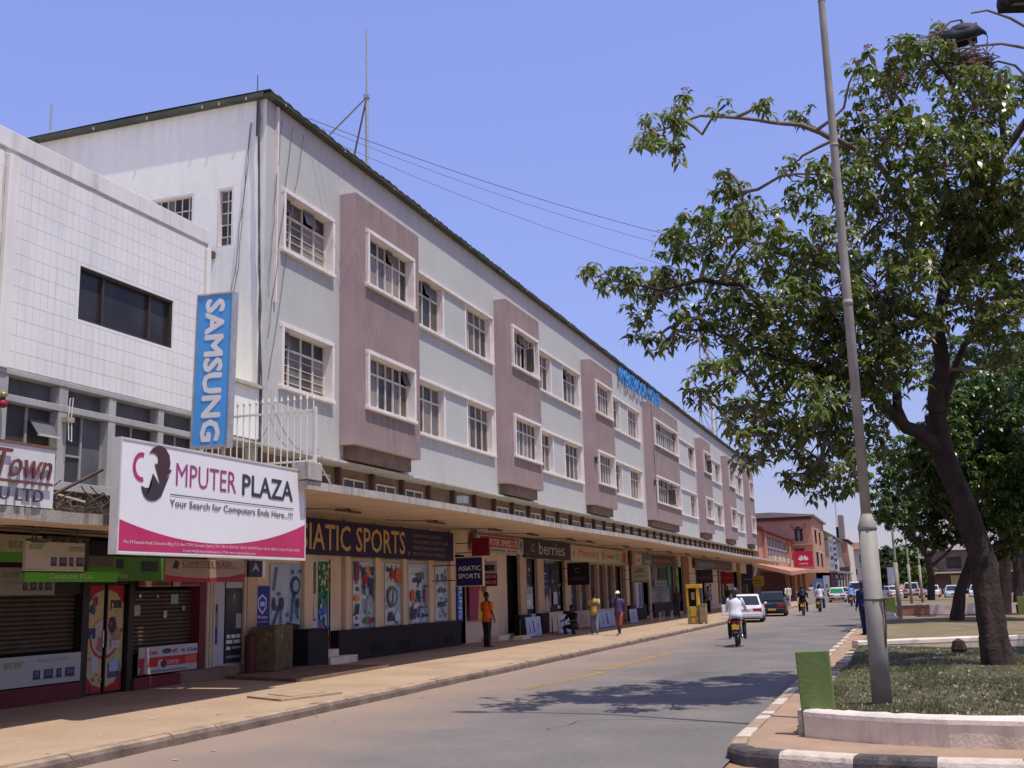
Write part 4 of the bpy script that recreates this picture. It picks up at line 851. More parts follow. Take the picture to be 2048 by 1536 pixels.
board('fascia_panel', (-13.9, 78.5, 3.15), FX, 18, .68, (.10, .095, .12), [('r', .05, .2, .5, .7, (.2, .18, .2)), ('r', .55, .3, .95, .7, (.14, .1, .1))], shop, d=.1)
ps = proj_sign('plain bright red projecting sign near the far end of the arcade', -13.1, -12.2, 85.0, 2.03, 2.9, (.30, .008, .03), [('r', .2, .45, .8, .52, (.45, .1, .08))])
ps = proj_sign('dark navy projecting sign between the red and yellow ones', -12.45, -11.7, 92.0, 2.0, 2.8, (.025, .022, .06), [('r', .1, .4, .9, .5, (.2, .14, .05))])
ps = proj_sign('mustard yellow projecting sign near the end of the canopy', -12.27, -11.37, 97.0, 1.8, 2.66, (.33, .22, .02), [('r', .1, .5, .8, .6, (.1, .06, .02)), ('r', .2, .25, .9, .34, (.12, .08, .02))])
for i, (y0, y1, c0) in enumerate(((80, 80.5, (.3, .28, .25)), (81.5, 82.0, (.3, .28, .25)), (90.3, 90.8, (.34, .28, .2)), (92, 92.5, (.34, .28, .2)))): bx('shutter_strip', ink(c0), SX - .09, SX + .02, y0, y1, .5, 3.0, shop)
bx('shop_infill', m_void, SX + .01, SX + .03, 102.4, 106.6, .15, 3.0, shop)
# stools and a seat frame outside
for i, (x, y) in enumerate(((-12.6, 57.2), (-12.6, 60.3))):
    t_ = thing('metal_stool', ['pale metal frame stool nearer the drain pipe', 'pale metal frame stool nearer the phone kiosk'][i], 'stool', (x, y, .15), group='stools outside the shops')
    m = MB()
    for a, b in ((0, 0), (.45, 0), (.45, .4), (0, .4)): m.box(x + a, x + a + .03, y + b, y + b + .03, .15, .6)
    m.build('leg_frame', m_rail, t_); bx('seat', ink((.12, .05, .05)), x - .02, x + .5, y - .02, y + .45, .602, .64, t_)
# street boxes in front of the left shops
m_rust = M('rusty olive sheet metal', (.15, .105, .045), .7, .35, 3, spots=.7, spot_rgb=(.32, .25, .13), spot_scale=3.5, streak=.5, fine=.2)
ub = thing('utility_cabinet', 'rusty olive utility cabinet beside a black box', 'cabinet', (-13.5, 22.6, .15))
m = MB(); fr2 = frot(R(-14)); O = Vector((-13.30, 21.75, .22)); m.obox(O, *fr2, 1.35, .98, .55); m.build('body', m_rust, ub, bevel=.015)
for i in range(2): m = MB(); m.obox(O + fr2[0] * (.03 + i * .66) + fr2[1] * .22 + fr2[2] * .012, *fr2, .62, .72, .01); m.build('door', m_rust, ub)
m = MB(); m.obox(O + fr2[0] * .05 + fr2[1] * -.08 - fr2[2] * .05, *fr2, 1.25, .08, .4); m.build('base', m_dark, ub)
bb = thing('meter_box', 'black painted box standing by the green printed door', 'box', (-13.8, 24.1, .15)); bx('body', m_dark, -14.0, -13.5, 23.55, 24.55, .15, 1.02, bb, bevel=.015); bx('cover', m_dark, -14.02, -13.48, 23.53, 24.57, 1.022, 1.06, bb)
bx_ = thing('bollard_stub', 'dark red post standing at the left of the rusty cabinet', 'post', (-13.75, 21.5, .15)); m = MB(); m.tube([(-13.75, 21.45, .15), (-13.75, 21.45, 1.0)], .12, 10); m.build('post', ink((.09, .02, .02)), bx_)
m = MB(); m.ell((-13.75, 21.45, 1.0), .12, .12, .05, 10, 4, 0, 1); m.build('cap', ink((.09, .02, .02)), bx_)
# ================================================================== WHITE TILED SHOP BUILDING (left)
LX = -14.1
m_tile = M('glazed white wall tile', (0.80, 0.775, 0.70), .35, .07, .8, spec=.4, streak=.6, streak_rgb=(.62, .60, .58))
m_tile2 = M('glazed white wall tile, cool', (0.78, 0.765, 0.70), .35, .07, .8, spec=.4, streak=.6, streak_rgb=(.60, .585, .57))
m_tile3 = M('glazed white wall tile, warm', (0.81, 0.77, 0.68), .35, .07, .8, spec=.4, streak=.6, streak_rgb=(.64, .57, .47))
m_grout = M('dark tile grout', (0.60, 0.57, 0.51), .95, .2, 4)
m_cop = M('pale parapet render', (0.72, 0.70, 0.65), .9, .08, 1, streak=.5)
m_frame = M('grey concrete frame', (0.40, 0.39, 0.36), .9, .12, 1.2, bump=.2, streak=.5, streak_rgb=(.22, .19, .17), fine=.08)
m_drk = M('dark window infill', (.05, .047, .052), .5, .4, 1.5); m_drk2 = M('grey board infill', (.115, .115, .12), .7, .3, 1.5)
tb = thing('tiled_building', 'white tiled two storey building with long dark upper window', 'building', (-18, 14, 0))
Y0, Y1 = 5.0, 20.0
hw = (16.0, 18.8, 7.03, 8.05)
gr = MB(); wall_holes(gr, Y0, Y1, 5.74, 10.0, [hw], lambda u, v: (LX - .012, u, v)); gr.build('street_wall', m_grout, tb)
gr = MB(); wall_holes(gr, -23, LX - .012, .1, 10.0, [], lambda u, v: (u, Y1, v)); [f for f in gr.f]; gr.f = [tuple(reversed(f)) for f in gr.f]; gr.build('end_wall', m_cop, tb)
bx('core', m_void, -22, -14.75, Y0, Y1 - .05, .1, 9.7, tb); bx('roof_slab', m_cop, -22.5, LX - .3, Y0, Y1 - .004, 9.72, 9.85, tb)
bx('parapet', m_cop, LX - .3, LX + .02, Y0, Y1 + .02, 9.66, 10.0, tb, bevel=.01)
tw, th = .173, .2905
tme = [MB().box(-.012, .006, .003, tw - .003, .003, th - .003).mesh('tile', m) for m in (m_tile, m_tile, m_tile2, m_tile3)]
spots_ = []
for r_ in range(13):
    z = 5.80 + r_ * th + (.0 if r_ else 0)
    for c_ in range(44):
        y = Y1 - .12 - (c_ + 1) * tw
        if y < 12.3: continue
        if 14.05 < y + tw / 2 < 14.32: continue
        if y + tw > hw[0] - .01 and y < hw[1] + .01 and z + th > hw[2] - .01 and z < hw[3] + .01:
            # cut pieces round the window
            continue
        spots_.append((y, z))
vis = [s for s in spots_ if s[0] > 13.4]
vis.sort(key=lambda s: (s[0] ** 2 + 14.1 ** 2) + (s[1] - 1.8) ** 2)
for i, (y, z) in enumerate(vis[:300]): inst('tile', tme[rnd.randrange(4)], tb, (LX, y, z))
rest = MB()
for y, z in vis[300:] + [s for s in spots_ if s[0] <= 13.4]: rest.box(LX - .012, LX + .006, y + .003, y + tw - .003, z + .003, z + th - .003)
# slivers round the window opening and the edges
o = rest.build('wall_tiles', m_tile, tb); o['kind'] = 'stuff'
cut = MB()
ym = min(s[0] for s in spots_ if s[0] > hw[1]); ya = max(s[0] + tw for s in spots_ if s[0] + tw < hw[0])
zl = max([s[1] + th for s in spots_ if s[1] + th <= hw[2] + .01]); zh = min(s[1] for s in spots_ if s[1] >= hw[3] - .01)
for a, b, c_, d_ in ((hw[1] + .01, ym - .003, zl, zh), (ya + .003, hw[0] - .01, zl, zh), (hw[0] - .01, hw[1] + .01, zl + .003, hw[2] - .01), (hw[0] - .01, hw[1] + .01, hw[3] + .01, zh - .003)):
    if b - a > .005 and d_ - c_ > .005: cut.box(LX - .012, LX + .006, a, b, c_, d_)
cut.build('cut_tiles', m_tile, tb)
bx('pilaster', m_tile3, LX - .01, LX + .09, 14.06, 14.30, 5.76, 9.55, tb, bevel=.01); bx('pilaster', m_tile3, LX - .01, LX + .07, Y1 - .11, Y1 + .03, 5.76, 9.55, tb, bevel=.01)
# upper window
wn = MB(); y0, y1, z0, z1 = hw
for a, b, c_, d_ in ((y0, y1, z1 - .04, z1), (y0, y1, z0, z0 + .04), (y0, y0 + .04, z0 + .04, z1 - .04), (y1 - .04, y1, z0 + .04, z1 - .04)): wn.box(LX - .2, LX - .03, a, b, c_, d_)
for y in (16.72, 18.12): wn.box(LX - .16, LX - .06, y - .025, y + .025, z0 + .04, z1 - .04)
wo_ = wn.build('window', M('dark bronze frame', (.06, .045, .035), .5), tb)
for a, b in ((16.04, 16.69), (16.75, 18.09), (18.15, 18.76)): bx('pane', gl[0], LX - .13, LX - .12, a, b, z0 + .04, z1 - .04, wo_)
# ribbon of openings in a concrete frame below
bx('beam', m_frame, LX - .25, LX + .05, 12.3, Y1, 5.68, 5.765, tb, bevel=.008); bx('beam', m_frame, LX - .25, LX + .04, 12.3, Y1, 5.22, 5.34, tb, bevel=.008)
bx('beam', m_frame, LX - .25, LX + .06, 12.3, Y1, 3.80, 3.96, tb, bevel=.008)
cols_ = [(12.3, 14.39), (15.6, 15.82), (16.93, 17.13), (18.42, 18.6), (19.75, 20.0)]
for a, b in cols_: bx('post', m_frame, LX - .24, LX + .03, a, b, 3.962, 5.678, tb, bevel=.008)
for i, (a, b) in enumerate(((14.39, 15.6), (15.82, 16.93), (17.13, 18.42), (18.6, 19.75))):
    bx('infill_panel', m_drk2, LX - .2, LX - .19, a, b, 5.342, 5.678, tb)
    w_ = MB(); mid = (a + b) / 2; w_.box(LX - .17, LX - .12, mid - .025, mid + .025, 3.97, 5.21); w_.box(LX - .17, LX - .12, a, a + .03, 3.97, 5.21); w_.box(LX - .17, LX - .12, b - .03, b, 3.97, 5.21)
    if i < 3: w_.box(LX - .17, LX - .12, a + .03, mid - .025, 4.45, 4.49)
    f_ = w_.build('window', ink((.30, .31, .26)), tb)
    bx('pane', m_drk, LX - .16, LX - .15, a + .03, mid - .025, 3.97, 5.21, f_); bx('pane', m_drk if i != 1 else m_drk2, LX - .16, LX - .15, mid + .025, b - .03, 3.97, 5.21, f_)
    if i == 0:
        v = MB(); U = Vector((0, 1, 0)); V = Vector((.6, 0, -.8)); v.obox((LX - .1, mid + .04, 5.0), U, V, V.cross(U) * -1, .52, .36, .012); v.build('vent_pane', m_drk2, f_)
        v = MB(); v.box(LX + .10, LX + .14, mid + .04, mid + .56, 4.70, 4.735); v.build('vent_rail', ink((.55, .5, .4)), f_)
bx('dark_band', M('sooty rubble band', (.065, .05, .042), .95, .5, 6, bump=1, bscale=18, fine=.4), LX - .25, LX - .02, 12.3, Y1, 3.0, 3.8, tb)
# siren and hook on the frame
sr = thing('alarm_siren', 'small red and brass alarm siren on the grey concrete post', 'siren', (-14.0, 14.17, 5.1))
m = MB(); m.ell((-13.95, 14.17, 5.28), .07, .07, .05); m.build('bell', M('brass', (.45, .35, .15), .35, metal=.8), sr)
m = MB(); m.ell((-13.95, 14.17, 5.12), .08, .08, .07); m.build('lamp', ink((.25, .01, .03)), sr); bx('bracket', m_fit, -14.07, -13.93, 14.14, 14.2, 5.19, 5.235, sr)
hk = thing('tube_light', 'pale looped tube light fixed across a concrete post', 'lamp', (-13.95, 15.76, 4.7))
m = MB()
for z0, z1 in ((5.12, 5.46), (4.70, 5.03)): m.tube([(-13.96, 15.72, z0 + .0), (-13.94, 15.725, z1), (-13.94, 15.80, z1 + .02), (-13.96, 15.80, z0)] if z0 > 5 else [(-13.96, 15.73, z1), (-13.94, 15.735, z0), (-13.94, 15.81, z0 - .02), (-13.96, 15.81, z1)], .010, 6)
m.build('tube', m_rail, hk); bx('fitting', ink((.40, .35, .24)), -14.06, -13.93, 15.68, 15.85, 5.03, 5.12, hk)
# canopy of the tiled building
LC = -10.9
cn = MB(); ys = np.linspace(5, 17.95, 20); rings = []
for y in ys:
    q = rnd.uniform(-.008, .008); rings.append([(-14.1, y, 3.02), (LC + q, y, 2.91 + q), (LC + q, y, 3.07 + q), (-14.1, y, 3.12)])
cn.loft(rings)
for i_, f in enumerate(cn.f):
    if i_ < (len(rings) - 1) * 4 and i_ % 4 == 0: cn.m[i_] = 1
m_conc2 = M('blackened concrete edge', (.36, .32, .26), .95, .2, 1.5, bump=.5, streak=.95, streak_rgb=(.06, .05, .04), fine=.15)
lcan = cn.build('canopy', [m_conc2, m_soffit], tb)
# cables, rubble and struts on the canopy
m_rub = M('rubble and twigs', (.10, .07, .05), .95, .5, 8)
rb = MB()
for i in range(70):
    p = Vector((rnd.uniform(-12.6, -11.1), rnd.uniform(12.2, 14.6), 3.12 + rnd.uniform(0, .12))); d_ = Vector((rnd.uniform(-1, 1), rnd.uniform(-1, 1), rnd.uniform(-.1, .8))) * rnd.uniform(.2, .6); rb.tube([p, p + d_ * .5 + Vector((0, 0, .03)), p + d_], .012, 4)
o = rb.build('twigs', m_rub); tag(o, 'tangle of dry twigs and wires on the left canopy', 'twigs', kind='stuff')
for i, (a, b, r_) in enumerate((((-12.0, 12.55, 3.1), (-11.2, 13.4, 3.78), .028), ((-12.4, 12.6, 3.65), (-11.5, 13.4, 3.3), .02))):
    m = MB(); m.tube([a, b], r_, 6); tag(m.build('sign_strut', m_fit if i == 0 else ink((.4, .33, .24)), org=a), ['dark steel strut leaning behind the computer billboard', 'pale thin strut sloping behind the computer billboard'][i], 'strut')
# bureau sign on the canopy edge
m_sgnw = M('weathered white sign board', (.66, .65, .62), .6, .08, 2, spots=.3, spot_rgb=(.4, .36, .3))
ts = thing('bureau_sign', 'white canopy sign with brown script Town lettering and rusty top edge', 'sign', (LC, 11.2, 3.07))
bx('board', m_sgnw, LC - .1, LC + .0, 9.4, 12.06, 3.09, 3.90, ts); bx('top_edge', M('rusty angle', (.22, .09, .05), .8, .3, 5), LC - .12, LC + .02, 9.4, 12.07, 3.902, 3.93, ts)
m_scr = M('brown red letter enamel', (.15, .055, .055), .5, .2, 5); m_ltr = M('dark grey letter enamel', (.07, .065, .09), .5, .2, 5)
text('lettering', 'Town', (LC + .03, 10.98, 3.46), FX, .98, .36, m_scr, ts, bold=.0, ext=.025, lift=.0, shear=.3)
text('lettering', 'Cape', (LC + .03, 9.7, 3.46), FX, 1.1, .36, m_scr, ts, bold=.0, ext=.025, lift=.0, shear=.3)
bx('underline', m_scr, LC + .03, LC + .06, 9.7, 11.98, 3.385, 3.42, ts)
text('lettering', 'BUREAU LTD', (LC + .03, 10.2, 3.15), FX, 1.62, .17, m_ltr, ts, bold=.01, ext=.025)
# shop fronts in the shade
m_shut = M('brown roller shutter slat', (.085, .062, .045), .6, .2, 4); m_maroon = M('maroon plinth paint', (.13, .02, .025), .6, .2, 2); m_dkfr = M('black brown shop frame', (.022, .016, .015), .5, .2, 3)
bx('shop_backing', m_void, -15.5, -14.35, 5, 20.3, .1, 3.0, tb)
def shutter(y0, y1, z0, z1, X=-14.22):
    n_ = int((z1 - z0) / .078)
    sl = MB(); sl.loft([[(-.03, a, 0), (0, a, .02), (0, a, .05), (-.03, a, .074)] for a in (0, y1 - y0)]); me = sl.mesh('shutter_slat', m_shut)
    for i in range(n_): inst('shutter_slat', me, tb, (X, y0, z0 + i * .078))
shutter(13.0, 16.42, 1.0, 2.05); shutter(17.9, 19.9, .8, 2.1)
bx('shop_frame', m_dkfr, -14.3, -14.06, 16.44, 16.62, .15, 2.9, tb); bx('shop_frame', m_dkfr, -14.3, -14.06, 17.72, 17.88, .15, 2.6, tb); bx('shop_head', m_dkfr, -14.3, -14.08, 16.622, 17.718, 2.16, 2.24, tb)
bx('shop_head', m_dkfr, -14.3, -14.1, 5, 16.438, 1.98, 2.95, tb); bx('shop_head', m_dkfr, -14.3, -14.1, 16.63, 20.3, 2.25, 2.95, tb)
bx('maroon_plinth', m_maroon, -14.3, -14.0, 5, 16.43, .1, .44, tb, bevel=.01); bx('maroon_plinth', m_maroon, -14.3, -14.0, 17.885, 20.1, .1, .38, tb, bevel=.01)
bx('maroon_post', m_maroon, -14.3, -14.0, 19.9, 20.12, .381, 2.24, tb); m_cp = M('cream pipe paint', (.52, .44, .34), .7, .15, 3)
for i, y in enumerate((20.18, 20.29, 20.40)): mm = MB(); mm.tube([(-14.0, y, .3), (-14.0, y, 2.8)], .04, 8); mm.build('conduit', m_cp, tb)
for k, (y0, y1) in enumerate(((16.64, 17.14), (17.2, 17.71))):
    d_ = bx('door', m_dkfr, -14.2, -14.16, y0, y1, .17, 2.16, tb)
    L_ = [('e', .5 + (.5 if k == 0 else -.5), .5, 1.35, .46, (.50, .42, .20)), ('e', .5 + (.62 if k == 0 else -.62), .5, .9, .20, (.45, .02, .03)), ('e', .5 + (.62 if k == 0 else -.62), .51, .82, .18, (.48, .40, .38))]
    if k == 0: L_ += [('e', .5, .85, .18, .05, (.35, .06, .06)), ('p', [(.1, .75), (.45, .72), (.5, .78), (.2, .82)], (.05, .06, .12)), ('r', .1, .5, .55, .6, (.03, .04, .12)), ('p', [(.35, .18), (.8, .18), (.75, .33), (.4, .33)], (.45, .47, .55)), ('p', [(.6, .4), (1, .38), (1, .5), (.75, .52)], (.35, .14, .12))]
    else: L_ += [('r', .15, .78, .85, .86, (.09, .04, .04)), ('e', .35, .55, .28, .12, (.35, .18, .14)), ('e', .3, .62, .26, .08, (.07, .03, .035)), ('e', .7, .52, .18, .06, (.45, .22, .18)), ('r', .12, .12, .85, .26, (.08, .09, .14)), ('r', .2, .18, .78, .3, (.35, .42, .55)), ('r', .25, .4, .8, .47, (.5, .46, .44))]
    L_ += busy(16, 80 + k, [(.1, .09, .12), (.3, .28, .3), (.4, .1, .08), (.45, .38, .2)], .02, .06, .4)
    board('door_poster', (-14.155, y0 + .03, .2), FX, y1 - y0 - .06, 1.93, (.42, .02, .03), L_, d_, d=.006)
    bx('handle', m_galv, -14.15, -14.12, (y1 - .05) if k == 0 else (y0 + .02), (y1 - .02) if k == 0 else (y0 + .05), 1.0, 1.3, d_)
ACG = (.18, .34, .05)
def laptops(u0, v0, s, hh=1.0):
    D = (.03, .035, .06); L_ = []
    for i, (du, ww) in enumerate(((0, .1), (.15, .13), (.33, .07), (.46, .13))):
        u = u0 + du * s; L_ += [('r', u, v0, u + ww * s, v0 + .22 * hh, D), ('r', u + .01, v0 + .05 * hh, u + ww * s - .01, v0 + .19 * hh, (.10, .11, .2)), ('p', [(u - .01, v0 - .03), (u + ww * s + .02, v0 - .03), (u + ww * s, v0), (u, v0)], (.08, .08, .1))]
    return L_
v = board('poster_strip', (-14.03, 13.4, .46), FX, 3.02, .5, (.40, .42, .42), laptops(.62, .22, .55, 1.3) + [('r', .65, .78, .9, .86, (.28, .36, .3)), ('r', .02, .3, .3, .34, (.3, .3, .3))], tb, d=.02)
v2 = board('shutter_poster', (-14.05, 13.2, 1.97), FX, 2.5, .46, (.30, .27, .22), laptops(.70, .2, .45, 1.2) + [('r', .52, .45, .68, .48, (.2, .2, .2))], tb, d=.02); text('lettering', 'acer', (-14.05, 14.5, 2.26), FX, .38, .09, ink(ACG), v2, .01)
text('lettering', 'acer', (-14.03, 14.6, .78), FX, .45, .10, ink(ACG), v, .01)
v = board('poster_strip', (-14.03, 18.02, .42), FX, 1.9, .52, (.46, .43, .42), [('r', .18, .62, 1, .98, (.48, .49, .50)), ('r', .0, .25, 1, .6, (.45, .02, .03)), ('p', [(0, 0), (.12, 0), (.16, .6), (.08, .6)], (.35, .03, .06)), ('p', [(.08, .05), (.14, .05), (.17, 1), (.1, 1)], (.4, .3, .3)), ('e', .36, .33, .06, .18, (.55, .45, .45)), ('e', .4, .33, .05, .15, (.08, .03, .03)), ('e', .45, .8, .08, .1, (.05, .07, .1)), ('r', .76, .25, .97, .55, (.55, .12, .06)), ('r', .2, .05, .8, .12, (.2, .2, .3))], tb, d=.02)
for s_, a, w2, c0 in (('Casio', 18.3, .28, (.40, .04, .05)), ('APC', 19.05, .18, RED), ('hp', 19.35, .12, (.03, .12, .3)), ('D-Link', 19.55, .32, (.06, .12, .3))): text('lettering', s_, (-14.03, a, .79), FX, w2, .08, ink(c0), v, .02)
text('lettering', 'COMPUTER', (-14.03, 18.85, .57), FX, .42, .08, ink((.7, .6, .6)), v); text('lettering', 'PLAZA', (-14.03, 19.5, .57), FX, .3, .08, ink((.45, .05, .05)), v, .01)
for a, z, w2, h2, c0 in ((18.0, 1.55, .24, .2, (.35, .36, .33)), (19.2, 1.75, .24, .2, (.25, .34, .2)), (18.98, 1.48, .1, .14, (.42, .45, .4)), (19.6, 1.62, .07, .08, (.4, .45, .38)), (18.2, 1.9, .05, .07, (.4, .4, .4)), (18.75, 1.88, .05, .07, (.4, .4, .4))):
    bx('sticker', ink(c0), -14.215, -14.205, a, a + w2, z, z + h2, tb)
# fascia of printer posters
board('fascia_panel', (-13.98, 17.9, 2.1), FX, .98, .36, (.36, .015, .02), [('e', .22, .5, .16, .4, (.10, .05, .05)), ('p', [(.1, .1), (.36, .1), (.4, .7), (.2, .95)], (.18, .13, .13)), ('r', .58, .05, .9, .8, (.05, .03, .03)), ('r', .64, .3, .8, .7, (.28, .18, .1)), ('r', 0, 0, 1, .06, (.3, .22, .12))], tb, d=.04)
board('fascia_panel', (-13.98, 18.95, 2.1), FX, .9, .25, (.3, .05, .05), [('r', .3, .2, .9, .8, (.04, .03, .03)), ('r', 0, 0, .25, 1, (.35, .3, .28))], tb, d=.04)
gf = thing('green_fascia', 'long green and white fascia of the computer shop under the left canopy', 'sign', (-13.6, 15, 2.3))
board('fascia_panel', (-13.6, 11.5, 2.5), FX, 3.35, .44, (.42, .38, .30), [('r', 0, 0, 1, .36, (.09, .32, .03))], gf, d=.08); text('lettering', 'acer', (-13.6, 14.12, 2.72), FX, .42, .12, ink(ACG), gf, .01)
board('fascia_panel', (-13.6, 16.0, 2.2), FX, 2.6, .44, (.08, .26, .03), [('r', .28, .5, .36, .9, (.03, .04, .06)), ('r', .55, .4, .75, .85, (.04, .05, .05)), ('r', 0, .55, .25, 1, (.12, .10, .09))], gf, d=.08); text('lettering', 'Computer Plaza', (-13.6, 16.1, 2.22), FX, .95, .13, ink((.38, .45, .3)), gf)
board('photo_panel', (-13.6, 14.95, 2.45), FX, 1.05, .5, (.05, .045, .045), [('p', [(.1 * i, rnd.uniform(0, .3)), (.1 * i + .08, rnd.uniform(0, .3)), (.1 * i + .1, rnd.uniform(.5, 1)), (.1 * i + .02, rnd.uniform(.5, 1))], rnd.choice(((.15, .14, .13), (.22, .2, .18), (.02, .02, .02)))) for i in range(9)], gf, d=.06)
hs = thing('hanging_sign', 'hanging white acer sign with green Computer Plaza strip', 'sign', (-12.2, 13.6, 2.15))
board('panel', (-12.2, 13.0, 2.28), FX, 1.25, .46, (.44, .40, .33), laptops(.42, .24, .95, 1.2) + [('r', .04, .08, .3, .11, (.3, .3, .3)), ('r', .72, .72, .98, .84, (.2, .32, .14)), ('r', .05, .76, .06, .77, ACG)], hs, d=.05)
board('strip', (-12.2, 13.0, 2.14), FX, 2.05, .16, (.08, .34, .02), [], hs, d=.05); text('lettering', 'Computer Plaza', (-12.2, 13.5, 2.165), FX, .95, .105, ink((.42, .5, .3)), hs); text('lettering', 'acer', (-12.2, 13.06, 2.62), FX, .30, .075, ink(ACG), hs, .01)
m = MB(); [m.tube([(-12.23, y, 2.73), (-12.23, y, 2.98)], .012, 5) for y in (13.15, 14.1)]; m.build('hanger', m_fit, hs)
f = MB(); f.box(-12.4, -12.1, 12.5, 14.9, 2.905, 2.925); f.tube([(-12.2, 13.2, 2.92), (-12.2, 13.2, 2.76)], .012, 5); f.box(-12.3, -12.1, 13.1, 13.35, 2.72, 2.78); tag(f.build('strip_lamp', m_fit, org=(-12.2, 13.2, 2.7)), 'thin dark strip lamp hanging under the left canopy', 'lamp')
hs2 = thing('hanging_banner', 'small hanging Computer Plaza banner below the large billboard', 'banner', (-12.5, 18, 2.15))
board('panel', (-12.5, 16.7, 2.15), FX, 2.55, .42, (.34, .25, .17), [('p', [(0, 0), (1, 0), (1, .42), (.8, .25), (.5, .16), (.25, .2), (0, .3)], (.30, .015, .03)), ('p', [(.08, .6), (.14, .55), (.16, .85), (.11, .95)], BLK), ('r', .2, .62, .9, .66, (.15, .1, .08))], hs2, d=.04); text('lettering', 'COMPUTER PLAZA', (-12.5, 17.2, 2.44), FX, 1.6, .1, ink((.18, .06, .07)), hs2)
m = MB(); [m.tube([(-12.52, y, 2.56), (-12.52, y, 2.98)], .012, 5) for y in (16.9, 17.85)]; m.build('hanger', m_fit, hs2)
nb = thing('small_sign', 'small black square sign with a pale arrow beside the hanging banner', 'sign', (-12.5, 19.65, 2.25)); board('panel', (-12.5, 19.4, 2.25), FX, .5, .33, (.02, .02, .045), [('p', [(.2, .3), (.5, .9), (.8, .3), (.5, .5)], (.3, .3, .33))], nb, d=.05); bx('side_strip', m_sgnw, -12.54, -12.5, 19.91, 20.02, 2.25, 2.58, nb)
m = MB(); m.tube([(-12.53, 19.6, 2.58), (-12.53, 19.6, 3.9)], .015, 5); m.build('hanger', m_fit, nb)
# ---------------------------------------------------------------- the big billboard
fb = frot(0.0); Ob = Vector((-10.6, 13.01, 2.49)); BW, BH = 5.308, 1.695
bb = thing('billboard', 'large white and crimson Computer Plaza billboard hung on the canopy edge', 'billboard', (-10.5, 15.6, 2.47))
m_vin = M('billboard vinyl white', (.84, .82, .80), .45, .03, 1.0); m_alu = M('pale sign casing', (.60, .57, .52), .6, .1, 2)
m = MB(); m.obox(Ob, *fb, BW, BH, .13); m.build('casing', m_alu, bb)
m = MB()
for a, b, c_, d_ in ((0, BW, BH - .03, BH), (0, BW, 0, .03), (0, .03, .03, BH - .03), (BW - .03, BW, .03, BH - .03)): m.obox(Ob + fb[0] * a + fb[1] * c_ + fb[2] * .025, *fb, b - a, d_ - c_, .024)
m.build('frame', m_alu, bb)
m = MB(); n_ = 24   # slightly rippled skin
CRS = (.52, .035, .12)
def skin(u, v): return Ob + fb[0] * (.03 + u * (BW - .06)) + fb[1] * (.03 + v * (BH - .06)) + fb[2] * (.012 + .004 * math.sin(u * 9) * math.sin(v * 3))
for i in range(n_):
    m.poly([skin(i / n_, 0), skin((i + 1) / n_, 0), skin((i + 1) / n_, 1), skin(i / n_, 1)])
vin = m.build('vinyl_sheet', m_vin, bb)
def wave(u): return .30 - .42 * u + .20 * u * u + .28 * u ** 3 if u < 1 else .36
def wv(u):
    # lower wave: from .25 at the left, dips to .12 at 55%, up to .33 at the right
    return .289 - .77 * u + .87 * u * u
m = MB(); N_ = 40
for i in range(N_):
    u0, u1 = i / N_, (i + 1) / N_; a, b = max(.075, wv(u0)), max(.075, wv(u1))
    m.poly([skin(u0, .012) + fb[2] * .004, skin(u1, .012) + fb[2] * .004, skin(u1, b) + fb[2] * .004, skin(u0, a) + fb[2] * .004])
m.build('print', M('billboard crimson print', CRS, .45, .12, 1.2), vin)
def bt(s, u, v, w2, h2, rgb, bold=0., shear=0): text('lettering', s, Ob + fb[0] * (u * BW) + fb[1] * (v * BH), fb, w2 * BW, h2 * BH, ink(rgb), bb, bold, lift=.02, shear=shear)
PUR = (.36, .06, .19)
def ring(mb, cu, cv, r0, ru, a0, a1, n=14, rv=None):
    pass
# C as an arc stroke, MPUTER, PLAZA
def arc(cu, cv, ru, rv, wd, a0, a1, rgb, nm='logo', lift=.02, n=20, taper=None):
    mb = MB()
    for i in range(n):
        t0, t1 = a0 + (a1 - a0) * i / n, a0 + (a1 - a0) * (i + 1) / n
        w0 = wd if taper is None else wd * taper(i / n); w1 = wd if taper is None else wd * taper((i + 1) / n)
        P = lambda t, k: Ob + fb[0] * ((cu + math.cos(t) * (ru + k)) * BW) + fb[1] * ((cv + math.sin(t) * (rv + k * BW / BH)) * BH) + fb[2] * lift
        mb.poly([P(t0, -w0), P(t1, -w1), P(t1, w1), P(t0, w0)])
    return mb
DK = (.075, .035, .04)
arc(.092, .765, .032, .110, .0062, R(75), R(285), None).build('logo', ink((.48, .04, .16)), bb)
def pl(pts, rgb, lift=.022):
    mb = MB(); mb.poly([Ob + fb[0] * (u * BW) + fb[1] * (v * BH) + fb[2] * lift for u, v in pts]); mb.build('logo', ink(rgb), bb)
def strip(a, b, rgb, lift=.022):
    mb = MB()
    for k in range(len(a) - 1): mb.poly([Ob + fb[0] * (u * BW) + fb[1] * (v * BH) + fb[2] * lift for u, v in (a[k], a[k + 1], b[k + 1], b[k])])
    mb.build('logo', ink(rgb), bb)
